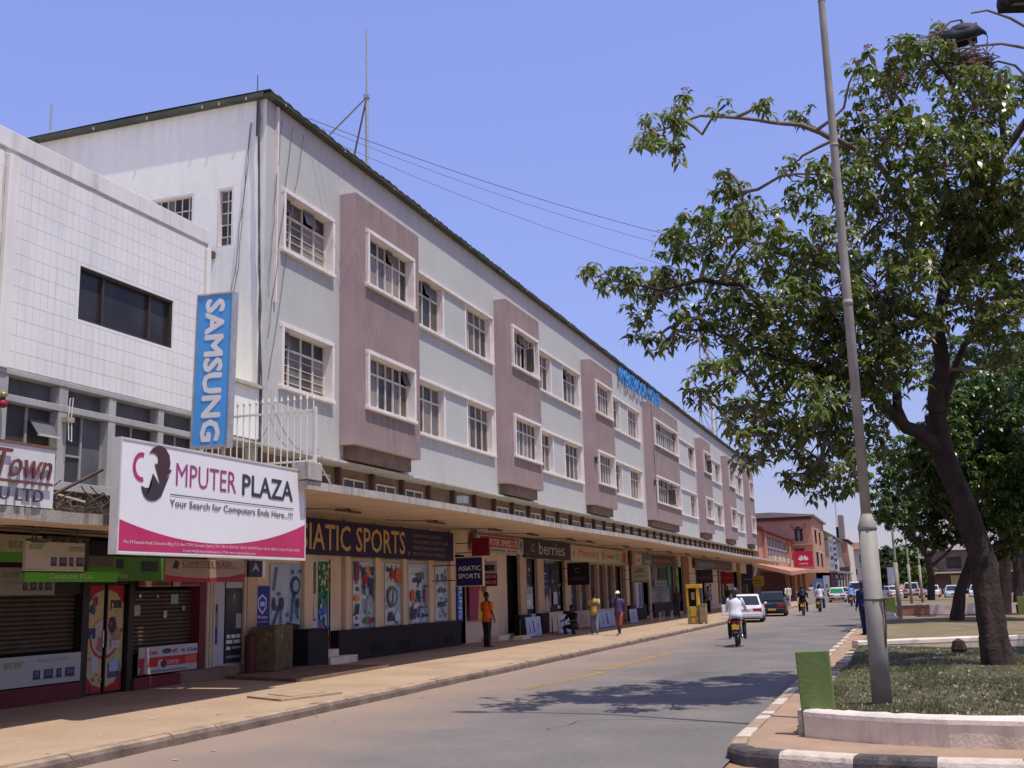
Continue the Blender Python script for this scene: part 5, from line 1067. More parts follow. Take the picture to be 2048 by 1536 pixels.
# upper curved arrow and lower wedge arrow
strip([(.122, .895), (.138, .95), (.168, .985), (.196, .965), (.214, .91), (.220, .84), (.216, .775)], [(.122, .892), (.135, .905), (.150, .90), (.160, .88), (.164, .85), (.160, .815), (.152, .790)], DK)
pl([(.147, .815), (.180, .795), (.228, .775), (.176, .632)], DK, .0235)
strip([(.092, .602), (.110, .585), (.125, .590), (.138, .62), (.142, .725), (.158, .675), (.172, .632), (.195, .68), (.217, .728)], [(.092, .600), (.097, .555), (.104, .52), (.114, .495), (.126, .480), (.140, .476), (.160, .485), (.182, .525), (.2165, .72)], (.05, .045, .05))
bt('MPUTER', .249, .642, .312, .21, PUR, .0)
bt('PLAZA', .597, .640, .312, .205, (.05, .05, .065), .022)
pl([(.224, .549), (.916, .549), (.916, .559), (.224, .559)], (.08, .08, .1))
bt('Your Search for Computers Ends Here...!!!', .223, .425, .687, .088, (.10, .10, .13), .006)
bt('Plot 54 Kampala Road | Damanico Bldg | P.O. Box 71709 | Kampala, Uganda | Tel: +256 41 4250 922, +256 41 4349 009 | Fax: +256 41 4254 511 | Mob: 0712 801 600/78', .028, .085, .93, .036, (.75, .62, .66), .0)
bt('E-mail: info@computerplazaug.com | Web: www.computerplazaug.com', .294, .032, .386, .036, (.75, .62, .66), .0)
m = MB()
for u in (.15, .5, .86): m.tube([Ob + fb[0] * (u * BW) + fb[2] * -.3 + Vector((0, 0, .6)), Ob + fb[0] * (u * BW) + Vector((-.6, 0, .62))], .03, 6)
m.build('mount', m_fit, bb)
# ---------------------------------------------------------------- vertical brand sign
sv = thing('vertical_sign', 'tall sky blue vertical sign with white SAMSUNG lettering', 'sign', (-12.33, 17.8, 3.1))
a_ = R(-1.3); fS = (Vector((math.cos(a_), 0, -math.sin(a_) * -1)).normalized(), Vector((math.sin(-a_), 0, math.cos(a_))), Vector((0, -1, 0)))
fS = (Vector((math.cos(a_), 0, math.sin(a_) * -1)), Vector((math.sin(a_) * -1, 0, math.cos(a_))), Vector((0, -1, 0)))
fS = (Vector((math.cos(R(1.2)), 0, -math.sin(R(1.2)))), Vector((math.sin(R(1.2)), 0, math.cos(R(1.2)))), Vector((0, -1, 0)))
Os = Vector((-12.80, 17.8, 4.74))
board('face', Os, fS, .78, 3.0, (.10, .38, .78), [], sv, d=.14, edge=(.45, .45, .42))
m = MB()
for a, b, c_, d_ in ((-.035, .815, 3.003, 3.04), (-.035, .815, -.04, -.003), (-.035, -.003, -.003, 3.003), (.783, .815, -.003, 3.003)): m.obox(Os + fS[0] * a + fS[1] * c_ + fS[2] * .02, *fS, b - a, d_ - c_, .18)
m.build('frame', m_galv, sv)
text('lettering', 'SAMSUNG', Os + fS[0] * .20 + fS[1] * 2.90, (-fS[1], fS[0], fS[2]), 2.80, .40, ink((.80, .78, .74)), sv, fat=.026)
m = MB()
for x in (-12.72, -12.15): m.box(x - .025, x + .025, 17.85, 17.9, 3.07, 4.72)
m.tube([(-12.4, 17.87, 4.3), (-13.0, 17.2, 3.1)], .025, 5); m.build('stand', m_galv, sv)
T1L=[[(1.41, 21.3, 0.34, 0.2808), (1.38, 21.3, 0.85, 0.23399999999999999), (1.35, 21.4, 2.15, 0.2106), (1.13, 21.5, 3.24, 0.2028), (0.88, 21.6, 4.18, 0.2028), (0.83, 21.59, 4.84, 0.1794)], [(0.83, 21.59, 4.84, 0.1716), (1.02, 21.7, 5.7, 0.1482), (1.06, 21.8, 6.69, 0.13260000000000002), (1.26, 21.9, 7.68, 0.11699999999999999), (1.57, 22.0, 8.57, 0.11399999999999999), (2.11, 22.2, 9.38, 0.095), (2.62, 22.5, 10.14, 0.08549999999999999), (3.14, 22.5, 10.79, 0.0665)], [(0.92, 21.6, 4.18, 0.15600000000000003), (0.59, 21.26, 4.39, 0.13260000000000002), (0.18, 20.89, 4.7, 0.11699999999999999), (-0.2, 20.42, 5.12, 0.11399999999999999), (-0.6, 19.95, 5.35, 0.095), (-1.07, 19.46, 5.48, 0.076), (-1.67, 18.75, 5.58, 0.056999999999999995), (-2.19, 18.25, 5.71, 0.038)], [(1.06, 21.8, 6.49, 0.1014), (0.71, 21.34, 6.72, 0.1045), (0.28, 20.87, 6.84, 0.08549999999999999), (-0.13, 20.3, 6.94, 0.0665), (-0.53, 19.93, 7.17, 0.0475)], [(0.18, 20.89, 4.7, 0.095), (0.16, 20.47, 5.37, 0.076), (-0.04, 20.03, 5.94, 0.0665), (-0.48, 19.55, 6.52, 0.056999999999999995), (-1.11, 19.04, 6.73, 0.0475), (-1.82, 18.31, 6.37, 0.0475), (-2.17, 18.04, 6.78, 0.0475), (-2.75, 17.53, 6.8, 0.038), (-3.37, 17.22, 6.62, 0.02375), (-4.04, 16.89, 6.79, 0.014249999999999999)], [(-0.53, 19.93, 7.17, 0.056999999999999995), (-0.9, 19.46, 7.65, 0.0475), (-1.47, 18.97, 7.48, 0.038), (-2.0, 18.47, 7.68, 0.03325), (-2.03, 18.25, 8.07, 0.028499999999999998), (-2.06, 18.04, 8.54, 0.019)], [(0.94, 21.56, 8.22, 0.0665), (0.25, 20.63, 9.5, 0.056999999999999995), (-0.24, 19.95, 9.71, 0.05225), (-0.57, 19.49, 9.73, 0.0475), (-1.05, 19.01, 9.86, 0.038), (-1.52, 18.52, 9.79, 0.03325), (-2.06, 18.03, 9.76, 0.028499999999999998), (-2.61, 17.73, 9.78, 0.02375), (-3.09, 17.44, 9.52, 0.019), (-3.39, 17.19, 9.38, 0.014249999999999999)], [(1.57, 22.0, 8.57, 0.095), (1.21, 21.49, 9.16, 0.0665), (0.9, 20.93, 9.81, 0.056999999999999995), (0.71, 20.49, 10.66, 0.038)], [(1.26, 21.9, 7.68, 0.095), (1.95, 22.5, 7.96, 0.076), (2.67, 23.0, 8.43, 0.056999999999999995), (3.19, 23.5, 8.61, 0.0475)], [(0.9, 21.6, 4.84, 0.08549999999999999), (1.51, 22.5, 6.3, 0.056999999999999995), (2.14, 23.0, 6.84, 0.0475), (2.68, 23.5, 7.21, 0.038)], [(-0.6, 19.95, 5.35, 0.0665), (-0.97, 19.49, 4.51, 0.0475), (-1.16, 19.06, 3.86, 0.028499999999999998)], [(-1.67, 18.75, 5.58, 0.038), (-1.99, 18.3, 4.93, 0.028499999999999998), (-2.18, 18.07, 4.24, 0.019)], [(-2.19, 18.25, 5.71, 0.028499999999999998), (-2.67, 17.76, 5.99, 0.02375), (-3.2, 17.46, 5.98, 0.019)], [(2.11, 22.2, 9.38, 0.076), (1.86, 21.6, 10.32, 0.056999999999999995), (1.66, 21.2, 11.21, 0.0475), (1.32, 20.77, 11.59, 0.028499999999999998)], [(2.62, 22.5, 10.14, 0.076), (2.63, 22.3, 11.32, 0.0475), (2.28, 22.0, 11.67, 0.038), (1.74, 21.8, 11.9, 0.02375)]]
T1B=[(-2.96, 16.22, 8.99, 0.37), (-3.14, 15.5, 8.52, 0.24), (-2.79, 17.03, 9.74, 0.21), (-2.06, 16.72, 9.43, 0.18), (-1.45, 16.93, 9.37, 0.21), (-2.94, 16.95, 8.89, 0.21), (-1.11, 20.46, 10.72, 0.25), (1.27, 21.68, 11.83, 0.67), (0.38, 20.96, 11.09, 0.56), (0.06, 18.74, 10.76, 0.25), (0.79, 20.4, 11.62, 0.36), (2.02, 20.98, 10.54, 0.84), (0.6, 19.09, 9.33, 0.72), (1.42, 20.16, 9.14, 0.9), (2.39, 20.99, 9.1, 0.84), (-0.04, 21.32, 10.12, 0.52), (-0.21, 20.8, 10.55, 0.32), (1.67, 22.6, 12.85, 0.28), (2.92, 23.14, 11.64, 0.51), (-0.28, 18.51, 8.43, 0.53), (0.41, 19.52, 8.22, 0.82), (1.42, 22.04, 8.4, 1.03), (2.47, 22.85, 8.41, 0.91), (-1.22, 20.23, 8.89, 0.4), (-1.4, 20.16, 9.54, 0.23), (-0.72, 17.73, 8.4, 0.35), (-2.34, 18.34, 8.87, 0.18), (-2.4, 18.58, 8.5, 0.45), (-2.8, 17.59, 7.61, 0.55), (-1.84, 17.13, 7.42, 0.57), (-1.45, 18.66, 7.39, 0.54), (-0.73, 17.8, 7.31, 0.59), (-2.61, 19.53, 7.32, 0.56), (-3.33, 18.62, 7.81, 0.33), (-4.25, 16.42, 6.73, 0.28), (-3.71, 15.86, 6.47, 0.32), (-3.78, 18.44, 7.17, 0.41), (-3.18, 17.56, 6.86, 0.37), (-4.7, 17.49, 7.16, 0.17), (-3.87, 18.13, 6.56, 0.34), (-3.4, 17.13, 5.77, 0.3), (-2.83, 17.26, 6.07, 0.46), (-3.81, 17.13, 5.81, 0.17), (-2.19, 17.91, 6.15, 0.6), (-1.49, 17.47, 6.3, 0.58), (-0.83, 18.58, 6.67, 0.7), (-0.03, 21.07, 7.41, 0.84), (0.62, 18.83, 6.91, 0.5), (-2.41, 16.2, 4.93, 0.4), (-2.96, 18.09, 4.97, 0.24), (-1.88, 17.63, 5.38, 0.63), (-1.19, 19.21, 5.89, 0.81), (-0.36, 19.64, 5.98, 0.87), (0.49, 19.84, 6.3, 0.62), (-2.39, 20.08, 4.88, 0.54), (-1.4, 17.79, 4.71, 0.67), (-0.68, 19.23, 4.97, 0.73), (0.09, 19.07, 5.39, 0.64), (-2.53, 18.51, 4.75, 0.25), (-2.16, 17.45, 3.84, 0.29), (-1.71, 18.17, 4.13, 0.44), (-1.2, 20.1, 4.33, 0.63), (-0.49, 19.1, 4.25, 0.55), (-1.52, 19.16, 3.64, 0.36), (-1.2, 20.74, 3.67, 0.46), (-0.66, 18.18, 3.58, 0.4), (-2.14, 16.58, 4.05, 0.22), (1.73, 20.84, 6.77, 0.79), (2.64, 23.09, 7.22, 0.72), (1.92, 22.24, 7.89, 0.59), (2.24, 21.15, 5.85, 0.52), (1.75, 21.13, 8.56, 0.66), (2.75, 21.06, 8.4, 0.66)]
T2L=[[(1.79, 47.3, 0.19, 0.27), (2.05, 47.3, 1.44, 0.21), (2.76, 47.5, 2.98, 0.19), (3.03, 47.6, 3.77, 0.17), (2.82, 47.6, 5.37, 0.16), (2.15, 47.3, 6.39, 0.12)], [(2.76, 47.5, 2.98, 0.2), (2.2, 47.2, 3.98, 0.14), (1.42, 46.8, 4.79, 0.11), (0.52, 46.4, 5.21, 0.08)], [(3.03, 47.6, 3.77, 0.18), (4.1, 48.0, 4.93, 0.13), (4.97, 48.4, 5.92, 0.1)], [(2.39, 47.4, 2.02, 0.15), (3.17, 46.8, 2.95, 0.12), (4.33, 46.4, 3.28, 0.08)]]
T2B=[(1.17, 47.05, 6.03, 1.57), (0.1, 44.56, 4.71, 1.09), (3.24, 48.48, 7.27, 1.94), (4.58, 49.68, 6.48, 2.1), (2.04, 50.03, 4.13, 1.33), (3.66, 48.71, 3.79, 1.41), (-0.14, 50.06, 6.81, 1.0), (1.76, 44.41, 7.09, 1.18), (4.55, 46.03, 4.01, 1.23), (-0.66, 50.1, 5.54, 0.67), (0.81, 48.95, 3.92, 0.98), (3.13, 46.76, 5.29, 1.66), (4.22, 49.96, 8.44, 1.33), (4.94, 48.02, 7.71, 1.28), (1.94, 49.21, 5.55, 1.53), (2.83, 46.06, 8.21, 0.92), (5.45, 45.45, 6.57, 1.41), (5.29, 46.96, 5.19, 1.46), (2.27, 45.12, 8.51, 1.0), (3.51, 46.59, 9.24, 1.04), (4.92, 50.07, 9.48, 1.34), (1.42, 46.29, 6.94, 1.03), (5.09, 44.36, 9.11, 0.99), (0.65, 44.57, 6.8, 0.79)]
T3L=[[(1.94, 97.0, 0.32, 0.3), (2.12, 97.0, 2.32, 0.26), (1.98, 97.0, 3.75, 0.24), (1.49, 97.0, 4.78, 0.2), (1.02, 97.0, 6.03, 0.15), (0.71, 97.0, 6.87, 0.1)], [(2.1, 97.0, 3.74, 0.2), (3.26, 97.0, 5.12, 0.16), (4.14, 97.0, 6.3, 0.12)], [(2.35, 97.0, 3.13, 0.16), (3.37, 98.0, 3.92, 0.12), (4.24, 98.0, 4.91, 0.1)]]
T3B=[(0.64, 95.02, 8.39, 1.52), (2.69, 98.7, 8.96, 1.75), (4.48, 96.18, 8.27, 1.71), (-0.59, 95.74, 7.68, 0.94), (-1.4, 94.58, 7.04, 0.76), (3.27, 99.89, 10.72, 1.78), (5.71, 96.54, 9.05, 1.54)]
T4L=[[(4.52, 60.0, -0.16, 0.3), (4.87, 60.0, 3.25, 0.25), (5.13, 60.0, 6.97, 0.2), (5.4, 60.0, 10.78, 0.15), (5.32, 60.0, 12.35, 0.1)]]
T4B=[(4.71, 58.25, 14.39, 0.78), (5.74, 57.36, 13.83, 0.92), (3.17, 57.33, 13.33, 0.76), (2.2, 58.01, 12.79, 0.72), (3.27, 61.06, 13.0, 0.98), (4.35, 57.9, 13.33, 0.93), (6.07, 57.25, 12.77, 1.02), (2.42, 59.94, 12.08, 0.8), (3.76, 58.49, 11.7, 1.04), (5.34, 62.99, 12.9, 1.34), (5.94, 57.73, 11.13, 1.28), (4.36, 60.18, 10.9, 1.07), (6.0, 61.64, 13.13, 0.82), (3.04, 59.46, 11.15, 0.79), (7.11, 62.93, 11.1, 1.4)]
T5B=[(0.55, 139.91, 3.8, 1.62), (1.76, 138.97, 4.92, 1.36), (-0.16, 139.64, 5.29, 1.12), (1.27, 138.15, 2.6, 1.72), (2.47, 139.68, 3.45, 1.24), (-0.39, 138.99, 2.65, 1.24)]
T6B=[(-3.86, 243.11, 6.47, 2.16), (-2.24, 242.65, 7.94, 1.94), (-0.9, 239.99, 6.31, 2.13), (-2.96, 236.25, 4.31, 2.52), (-4.52, 238.04, 3.38, 1.9), (-5.15, 237.94, 7.43, 1.48)]
T7L=[[(6.46, 75.0, 0.09, 0.3), (6.67, 75.0, 2.06, 0.26), (6.68, 75.0, 3.89, 0.22), (6.59, 75.0, 5.75, 0.16)], [(6.67, 75.0, 2.06, 0.2), (7.56, 75.0, 4.16, 0.14), (8.32, 75.0, 5.98, 0.1)], [(6.59, 75.0, 2.97, 0.14), (5.89, 75.0, 4.54, 0.1), (5.59, 75.0, 5.8, 0.07)]]
T7B=[(6.78, 73.25, 6.25, 1.46), (5.5, 73.39, 6.02, 1.17), (8.31, 77.22, 6.43, 1.54), (6.89, 72.85, 7.73, 1.46), (5.71, 72.31, 7.45, 1.29), (8.81, 77.57, 8.03, 1.55), (7.24, 75.39, 4.81, 0.87), (4.99, 77.94, 5.34, 0.69)]
# ================================================================== TREES
m_bark = M('dark fissured bark', (.060, .040, .030), .95, .4, 3.5, bump=1.2, bscale=14, fine=.35, streak=.5, streak_rgb=(.11, .07, .05))
m_bark2 = M('grey brown twig bark', (.19, .145, .105), .9, .3, 5)
def mleaf(name, sat=1.0):
    m = bpy.data.materials.new(name); m.use_nodes = True; n = m.node_tree; L = n.links; b = n.nodes['Principled BSDF']; out = n.nodes['Material Output']
    a = n.nodes.new('ShaderNodeAttribute'); a.attribute_name = 'Col'
    b.inputs['Roughness'].default_value = .36; b.inputs['Specular IOR Level'].default_value = .5
    L.new(a.outputs['Color'], b.inputs['Base Color'])
    t = n.nodes.new('ShaderNodeBsdfTranslucent'); x = n.nodes.new('ShaderNodeMix'); x.data_type = 'RGBA'; x.blend_type = 'MULTIPLY'; x.inputs[0].default_value = 1; x.inputs[7].default_value = (1.1, 1.3, .45, 1)
    L.new(a.outputs['Color'], x.inputs[6]); L.new(x.outputs[2], t.inputs[0])
    ms = n.nodes.new('ShaderNodeMixShader'); ms.inputs[0].default_value = .36; L.new(b.outputs[0], ms.inputs[1]); L.new(t.outputs[0], ms.inputs[2]); L.new(ms.outputs[0], out.inputs[0]); return m
m_leaf = mleaf('glossy compound leaf'); 
def leaf_mesh(name, clusters, ll, lw, nl, pal, seed, droop=.75, flowers=()):
    """clusters: (N,3) centres; each carries nl drooping leaflets of two folded quads"""
    rs = np.random.RandomState(seed); N = len(clusters) * nl
    c = np.repeat(np.asarray(clusters), nl, 0)
    az = rs.uniform(0, 2 * np.pi, N); el = rs.uniform(-.75, .55, N) - droop * .3
    d = np.stack([np.cos(az) * np.cos(el), np.sin(az) * np.cos(el), np.sin(el)], 1)
    off = rs.normal(0, 1, (N, 3)); off /= np.linalg.norm(off, axis=1)[:, None]; off *= (rs.uniform(0, 1, N) ** .5)[:, None] * ll * .45; off[:, 2] *= .6
    p0 = c + off; L_ = ll * rs.uniform(.5, 1.35, N); W_ = lw * rs.uniform(.6, 1.3, N)
    sd = np.cross(d, np.array([0, 0, 1.])); sd /= (np.linalg.norm(sd, axis=1) + 1e-6)[:, None]
    rl = rs.uniform(-.7, .7, N); nrm = np.cross(sd, d); sd = sd * np.cos(rl)[:, None] + nrm * np.sin(rl)[:, None]
    tip = d.copy(); tip[:, 2] -= .45 + .6 * droop; tip /= np.linalg.norm(tip, axis=1)[:, None]
    mid = p0 + d * (L_ * .5)[:, None]; end = mid + tip * (L_ * .5)[:, None]
    V = np.stack([p0, mid - sd * (W_ * .5)[:, None], mid + sd * (W_ * .5)[:, None], end], 1).reshape(-1, 3)
    F = (np.arange(N)[:, None] * 4 + np.array([0, 1, 2, 2, 1, 3])).reshape(-1)
    pal = np.asarray(pal); k = rs.randint(0, len(pal), N); cc = pal[k] * rs.uniform(.75, 1.3, N)[:, None]
    Cc = np.ones((N * 4, 4)); Cc[:, :3] = np.repeat(cc, 4, 0)
    me = bpy.data.meshes.new(name); me.vertices.add(N * 4); me.loops.add(N * 6); me.polygons.add(N * 2)
    me.vertices.foreach_set('co', V.ravel()); me.loops.foreach_set('vertex_index', F); me.polygons.foreach_set('loop_start', np.arange(N * 2) * 3); me.update(calc_edges=True)
    ca = me.color_attributes.new('Col', 'FLOAT_COLOR', 'POINT'); ca.data.foreach_set('color', Cc.ravel()); me.materials.append(m_leaf); return me
LP1 = [(.12, .165, .036), (.15, .195, .046), (.095, .135, .032), (.18, .21, .07), (.24, .235, .11), (.07, .10, .026), (.16, .125, .065)]
def sample(blobs, dens, rs, shell=.35):
    P = []; own = []
    for bi, (x, y, z, r) in enumerate(blobs):
        n_ = max(2, int(dens * r ** 2.3))
        d = rs.normal(0, 1, (n_, 3)); d /= np.linalg.norm(d, axis=1)[:, None]; q = rs.uniform(shell, 1, n_) ** .7 * r
        p = np.array([x, y, z]) + d * q[:, None] * np.array([1, 1.25, .9]); P += list(p); own += [bi] * n_
    return np.array(P), own
def tree(name, label, limbs, blobs, dens, ll, lw, nl, seed, pal=LP1, twig=True, flowers=0, nseg=10, reach=2.2):
    rs = np.random.RandomState(seed); base = limbs[0][0]
    t = thing(name, label, 'tree', (base[0], base[1], base[2] - .05))
    tk = MB()
    for l in limbs[:1]:
        pts = [Vector(p[:3]) for p in l]; pts = [pts[0] - Vector((0, 0, .25))] + pts; rr = [l[0][3] * 1.25] + [p[3] for p in l]; rg = []; nn_ = nseg * 3
        for i in range(len(pts) - 1):
            for q in range(12):
                f = q / 12; c_ = pts[i].lerp(pts[i + 1], f); r_ = rr[i] * (1 - f) + rr[i + 1] * f
                rg.append((c_, r_))
        rg.append((pts[-1], rr[-1])); rings = []; ph_ = rs.uniform(0, 6.28, 6)
        for c_, r_ in rg:
            row = []
            for k_ in range(nn_):
                a_ = 2 * math.pi * k_ / nn_
                bmp = 1 + .10 * math.sin(3 * a_ + ph_[0] + c_.z * .9) + .05 * math.sin(5 * a_ + ph_[1] - c_.z * 1.7) + .035 * math.sin(11 * a_ + ph_[2] + 2.2 * math.sin(c_.z * 3)) + rs.normal(0, .022)
                row.append((c_.x + math.cos(a_) * r_ * bmp, c_.y + math.sin(a_) * r_ * bmp, c_.z))
            rings.append(row)
        tk.loft(rings)
    tk.build('trunk', m_bark, t, smooth=True)
    for l in limbs[1:]:
        pts = [Vector(p[:3]) for p in l]; b_ = MB(); sm = []; rr = []
        for i in range(len(pts) - 1):
            for q in range(3):
                f = q / 3; sm.append(pts[i].lerp(pts[i + 1], f) + Vector(rs.normal(0, l[i][3] * .18, 3))); rr.append(l[i][3] * (1 - f) + l[i + 1][3] * f)
        sm.append(pts[-1]); rr.append(l[-1][3]); b_.tube(sm, rr, 8); b_.build('limb', m_bark if l[0][3] > .07 else m_bark2, t, smooth=True)
    P, own = sample(blobs, dens, rs)
    if twig:
        nodes = []
        for l in (limbs[1:] or limbs):
            for i in range(len(l) - 1):
                a, b = np.array(l[i][:3]), np.array(l[i + 1][:3])
                for q in np.linspace(0, 1, 5): nodes.append(a + (b - a) * q)
        nodes = np.array(nodes); tw = MB(); extra = []
        for bi, (x, y, z, r) in enumerate(blobs):
            c = np.array([x, y, z]); k = np.argmin(((nodes - c) ** 2).sum(1) + .5 * np.maximum(0, nodes[:, 2] - z)); a = Vector(nodes[k]); e = Vector(c)
            mid = a.lerp(e, .5) + Vector(rs.normal(0, .12, 3)) + Vector((0, 0, -.05))
            tw.tube([a, a.lerp(mid, .5) + Vector(rs.normal(0, .04, 3)), mid, mid.lerp(e, .5) + Vector(rs.normal(0, .04, 3)), e], [.035, .03, .025, .02, .015], 5, cap=False)
            idx = [i for i, o_ in enumerate(own) if o_ == bi]
            for i in idx[::6]:
                s_ = mid.lerp(e, rs.uniform(.1, 1)); g_ = Vector(P[i]); tw.tube([s_, s_.lerp(g_, .5) + Vector(rs.normal(0, .05, 3)), g_], [.014, .010, .006], 4, cap=False)
        tw.build('twigs', m_bark2, t)['kind'] = 'stuff'
    me = leaf_mesh('crown', P - np.array(WL[t.name]), ll, lw, nl, pal, seed + 1); o = bpy.data.objects.new('crown', me); col.objects.link(o); o.parent = t; o['kind'] = 'stuff'
    if flowers:
        fl = MB(); m_fl = M('pale pink blossom', (.62, .30, .42), .7, .2, 8)
        top = sorted(range(len(P)), key=lambda i: -P[i][2] + rs.uniform(0, 6))[:flowers * 3]
        for i in rs.choice(top, flowers, replace=False):
            p = Vector(P[i]) + Vector((0, 0, .1))
            for q in range(5):
                a = q * 1.256; fl.poly([p, p + Vector((math.cos(a - .4) * .07, math.sin(a - .4) * .06, .04)), p + Vector((math.cos(a) * .085, math.sin(a) * .085, .02)), p + Vector((math.cos(a + .4) * .06, math.sin(a + .4) * .06, .04))])
        fl.build('blossom', m_fl, t)['kind'] = 'stuff'
    return t
rsb = np.random.RandomState(3)
T1B += [(float(rsb.uniform(4.7, 9.5)), float(rsb.uniform(18.5, 29)), float(rsb.uniform(6.3, 10.5)), float(rsb.uniform(.8, 1.3))) for i in range(26)]   # the side of the crown that shades the lawn
T1L += [[(1.5, 22, 8.4, .12), (3.4, 22.8, 8.8, .09), (5.6, 24, 9.0, .06), (7.4, 25, 9.2, .04)], [(1.2, 21.9, 7.5, .1), (2.8, 24.2, 7.8, .08), (4.4, 27, 8.1, .05)]]
tree('blossom_tree', 'large leaning tree with pale pink blossom overhanging the road', T1L, T1B, 205, .20, .074, 9, 11, flowers=150)
DKP = [(.06, .10, .02), (.08, .13, .026), (.095, .145, .03), (.045, .075, .018)]
tree('shade_tree', 'dense dark green tree behind the leaning blossom tree', T2L, T2B, 62, .27, .12, 18, 21, pal=DKP)
tree('forked_tree', 'far tree with a forked trunk on the median beyond the brick wall', T3L, T3B, 20, .34, .18, 18, 31, pal=DKP)
tree('pale_tree', 'pale green tree top seen behind the leaning trunk', T4L, T4B, 70, .26, .11, 16, 41, pal=[(.10, .15, .04), (.08, .13, .03), (.12, .16, .05)])
tree('edge_tree', 'dark tree at the right picture edge behind the thick trunk', T7L, T7B, 24, .3, .14, 16, 71, pal=DKP)
def bush(name, label, blobs, dens, ll, seed, pal):
    t = thing(name, label, 'bush', (blobs[0][0], blobs[0][1], 0)); rs = np.random.RandomState(seed); P, own = sample(blobs, dens, rs)
    tr = MB(); tr.tube([(blobs[0][0], blobs[0][1], -.05), (blobs[0][0], blobs[0][1], blobs[0][2])], [.12, .06], 6)
    for b in blobs[1:]: tr.tube([(blobs[0][0], blobs[0][1], blobs[0][2] * .5), b[:3]], [.06, .03], 5)
    tr.build('stem', m_bark2, t)
    me = leaf_mesh('crown', P - np.array(WL[t.name]), ll, ll * .55, 18, pal, seed + 1, droop=.2); o = bpy.data.objects.new('crown', me); col.objects.link(o); o.parent = t; o['kind'] = 'stuff'
bush('garden_bush', 'bright green rounded bush beyond the parked cars', T5B, 45, .34, 51, [(.10, .16, .03), (.13, .19, .04), (.07, .12, .02)])
bush('far_tree_clump', 'dark tree clump on the skyline at the street end', T6B, 22, .6, 61, [(.05, .075, .03), (.06, .085, .035), (.04, .06, .025)])
rsx = np.random.RandomState(77)
hb = [(float(x), float(330 + rsx.uniform(-20, 20)), float(rsx.uniform(2.0, 7.5)), float(rsx.uniform(3, 6))) for x in np.arange(-30, 90, 3.2)]
P, own = sample(hb, 9, rsx); me = leaf_mesh('far_treeline', P, .9, .5, 18, [(.05, .075, .035), (.06, .085, .04)], 5, droop=.2); o = bpy.data.objects.new('far_treeline', me); col.objects.link(o); tag(o, 'dark distant belt of trees closing the far end of the street', 'trees', kind='stuff')
# ================================================================== STREET FURNITURE
m_pole = M('weathered silver pole paint', (.33, .30, .24), .65, .2, 3, metal=.05, streak=.7, streak_rgb=(.19, .16, .13), fine=.1)
lp = thing('lamp_post', 'tall tapered silver lamp post rising from the grass', 'lamp post', (-.38, 14.6, .33))
m = MB(); px, py = -.38, 14.6
m.tube([(px, py, .2), (px, py, 1.2), (px, py, 2.47)], [.122, .115, .112], 20); m.build('lower_tube', m_pole, lp, smooth=True)
m = MB(); m.tube([(px, py, 2.46), (px, py, 2.50), (px + .002, py, 2.66)], [.118, .116, .068], 20); m.build('collar', m_pole, lp, smooth=True)
m = MB(); m.tube([(px + .002, py, 2.6), (px, py, 5.5), (px - .005, py, 9.75), (px - .005, py, 11.5)], [.066, .060, .047, .042], 16); m.build('upper_tube', m_pole, lp, smooth=True)
m = MB(); m.tube([(px, py, 5.38), (px, py, 5.46)], [.066, .064], 16); m.tube([(px, py, 7.6), (px, py, 7.64)], [.058, .058], 16); m.build('joint_ring', m_pole, lp, smooth=True)
m = MB(); m.tube([(px - .005, py, 9.74), (px - .005, py, 9.82)], [.05, .05], 14); m.build('joint_ring', m_pole, lp, smooth=True)
m = MB(); m.tube([(px + .10, py - .07, 1.02), (px + .125, py - .07, 1.3), (px + .12, py - .07, 1.6)], .013, 6); m.build('cable_conduit', M('rusty bracket', (.14, .07, .05), .8, .3, 8), lp)
m = MB(); m.tube([(px, py, 1.585), (px, py, 1.605)], [.119, .119], 20); m.box(px + .08, px + .16, py - .10, py - .06, 1.585, 1.61); m.build('clip_band', m_fit, lp)
m = MB(); m.tube([(px - .005, py, 11.45), (px - .3, py, 12.1), (px - 1.0, py, 12.4), (px - 1.7, py, 12.45)], [.042, .04, .035, .03], 10); m.build('arm', m_pole, lp, smooth=True)
m = MB(); m.ell((px - 1.95, py, 12.45), .35, .13, .08); m.build('lamp_head', m_pole, lp, smooth=True)
# green painted concrete marker
m_green = M('olive green paint', (.15, .205, .06), .8, .14, 4, bump=.3, bscale=25, spots=.4, spot_rgb=(.22, .26, .10), spot_scale=3.5, fine=.15)
gm = thing('marker_block', 'green painted upright marker slab at the corner of the planter', 'marker', (-1.04, 13.25, .12))
m = MB(); m.obox((-1.255, 13.25, .10), *FY, .375, .95, .13)
for i, v in enumerate(m.v): m.v[i] = (v[0] + (.035 if v[2] < .5 else 0), v[1], v[2] + (.012 if v[0] > -1 and v[2] > .5 else 0))
m.build('slab', m_green, gm, bevel=.012); 
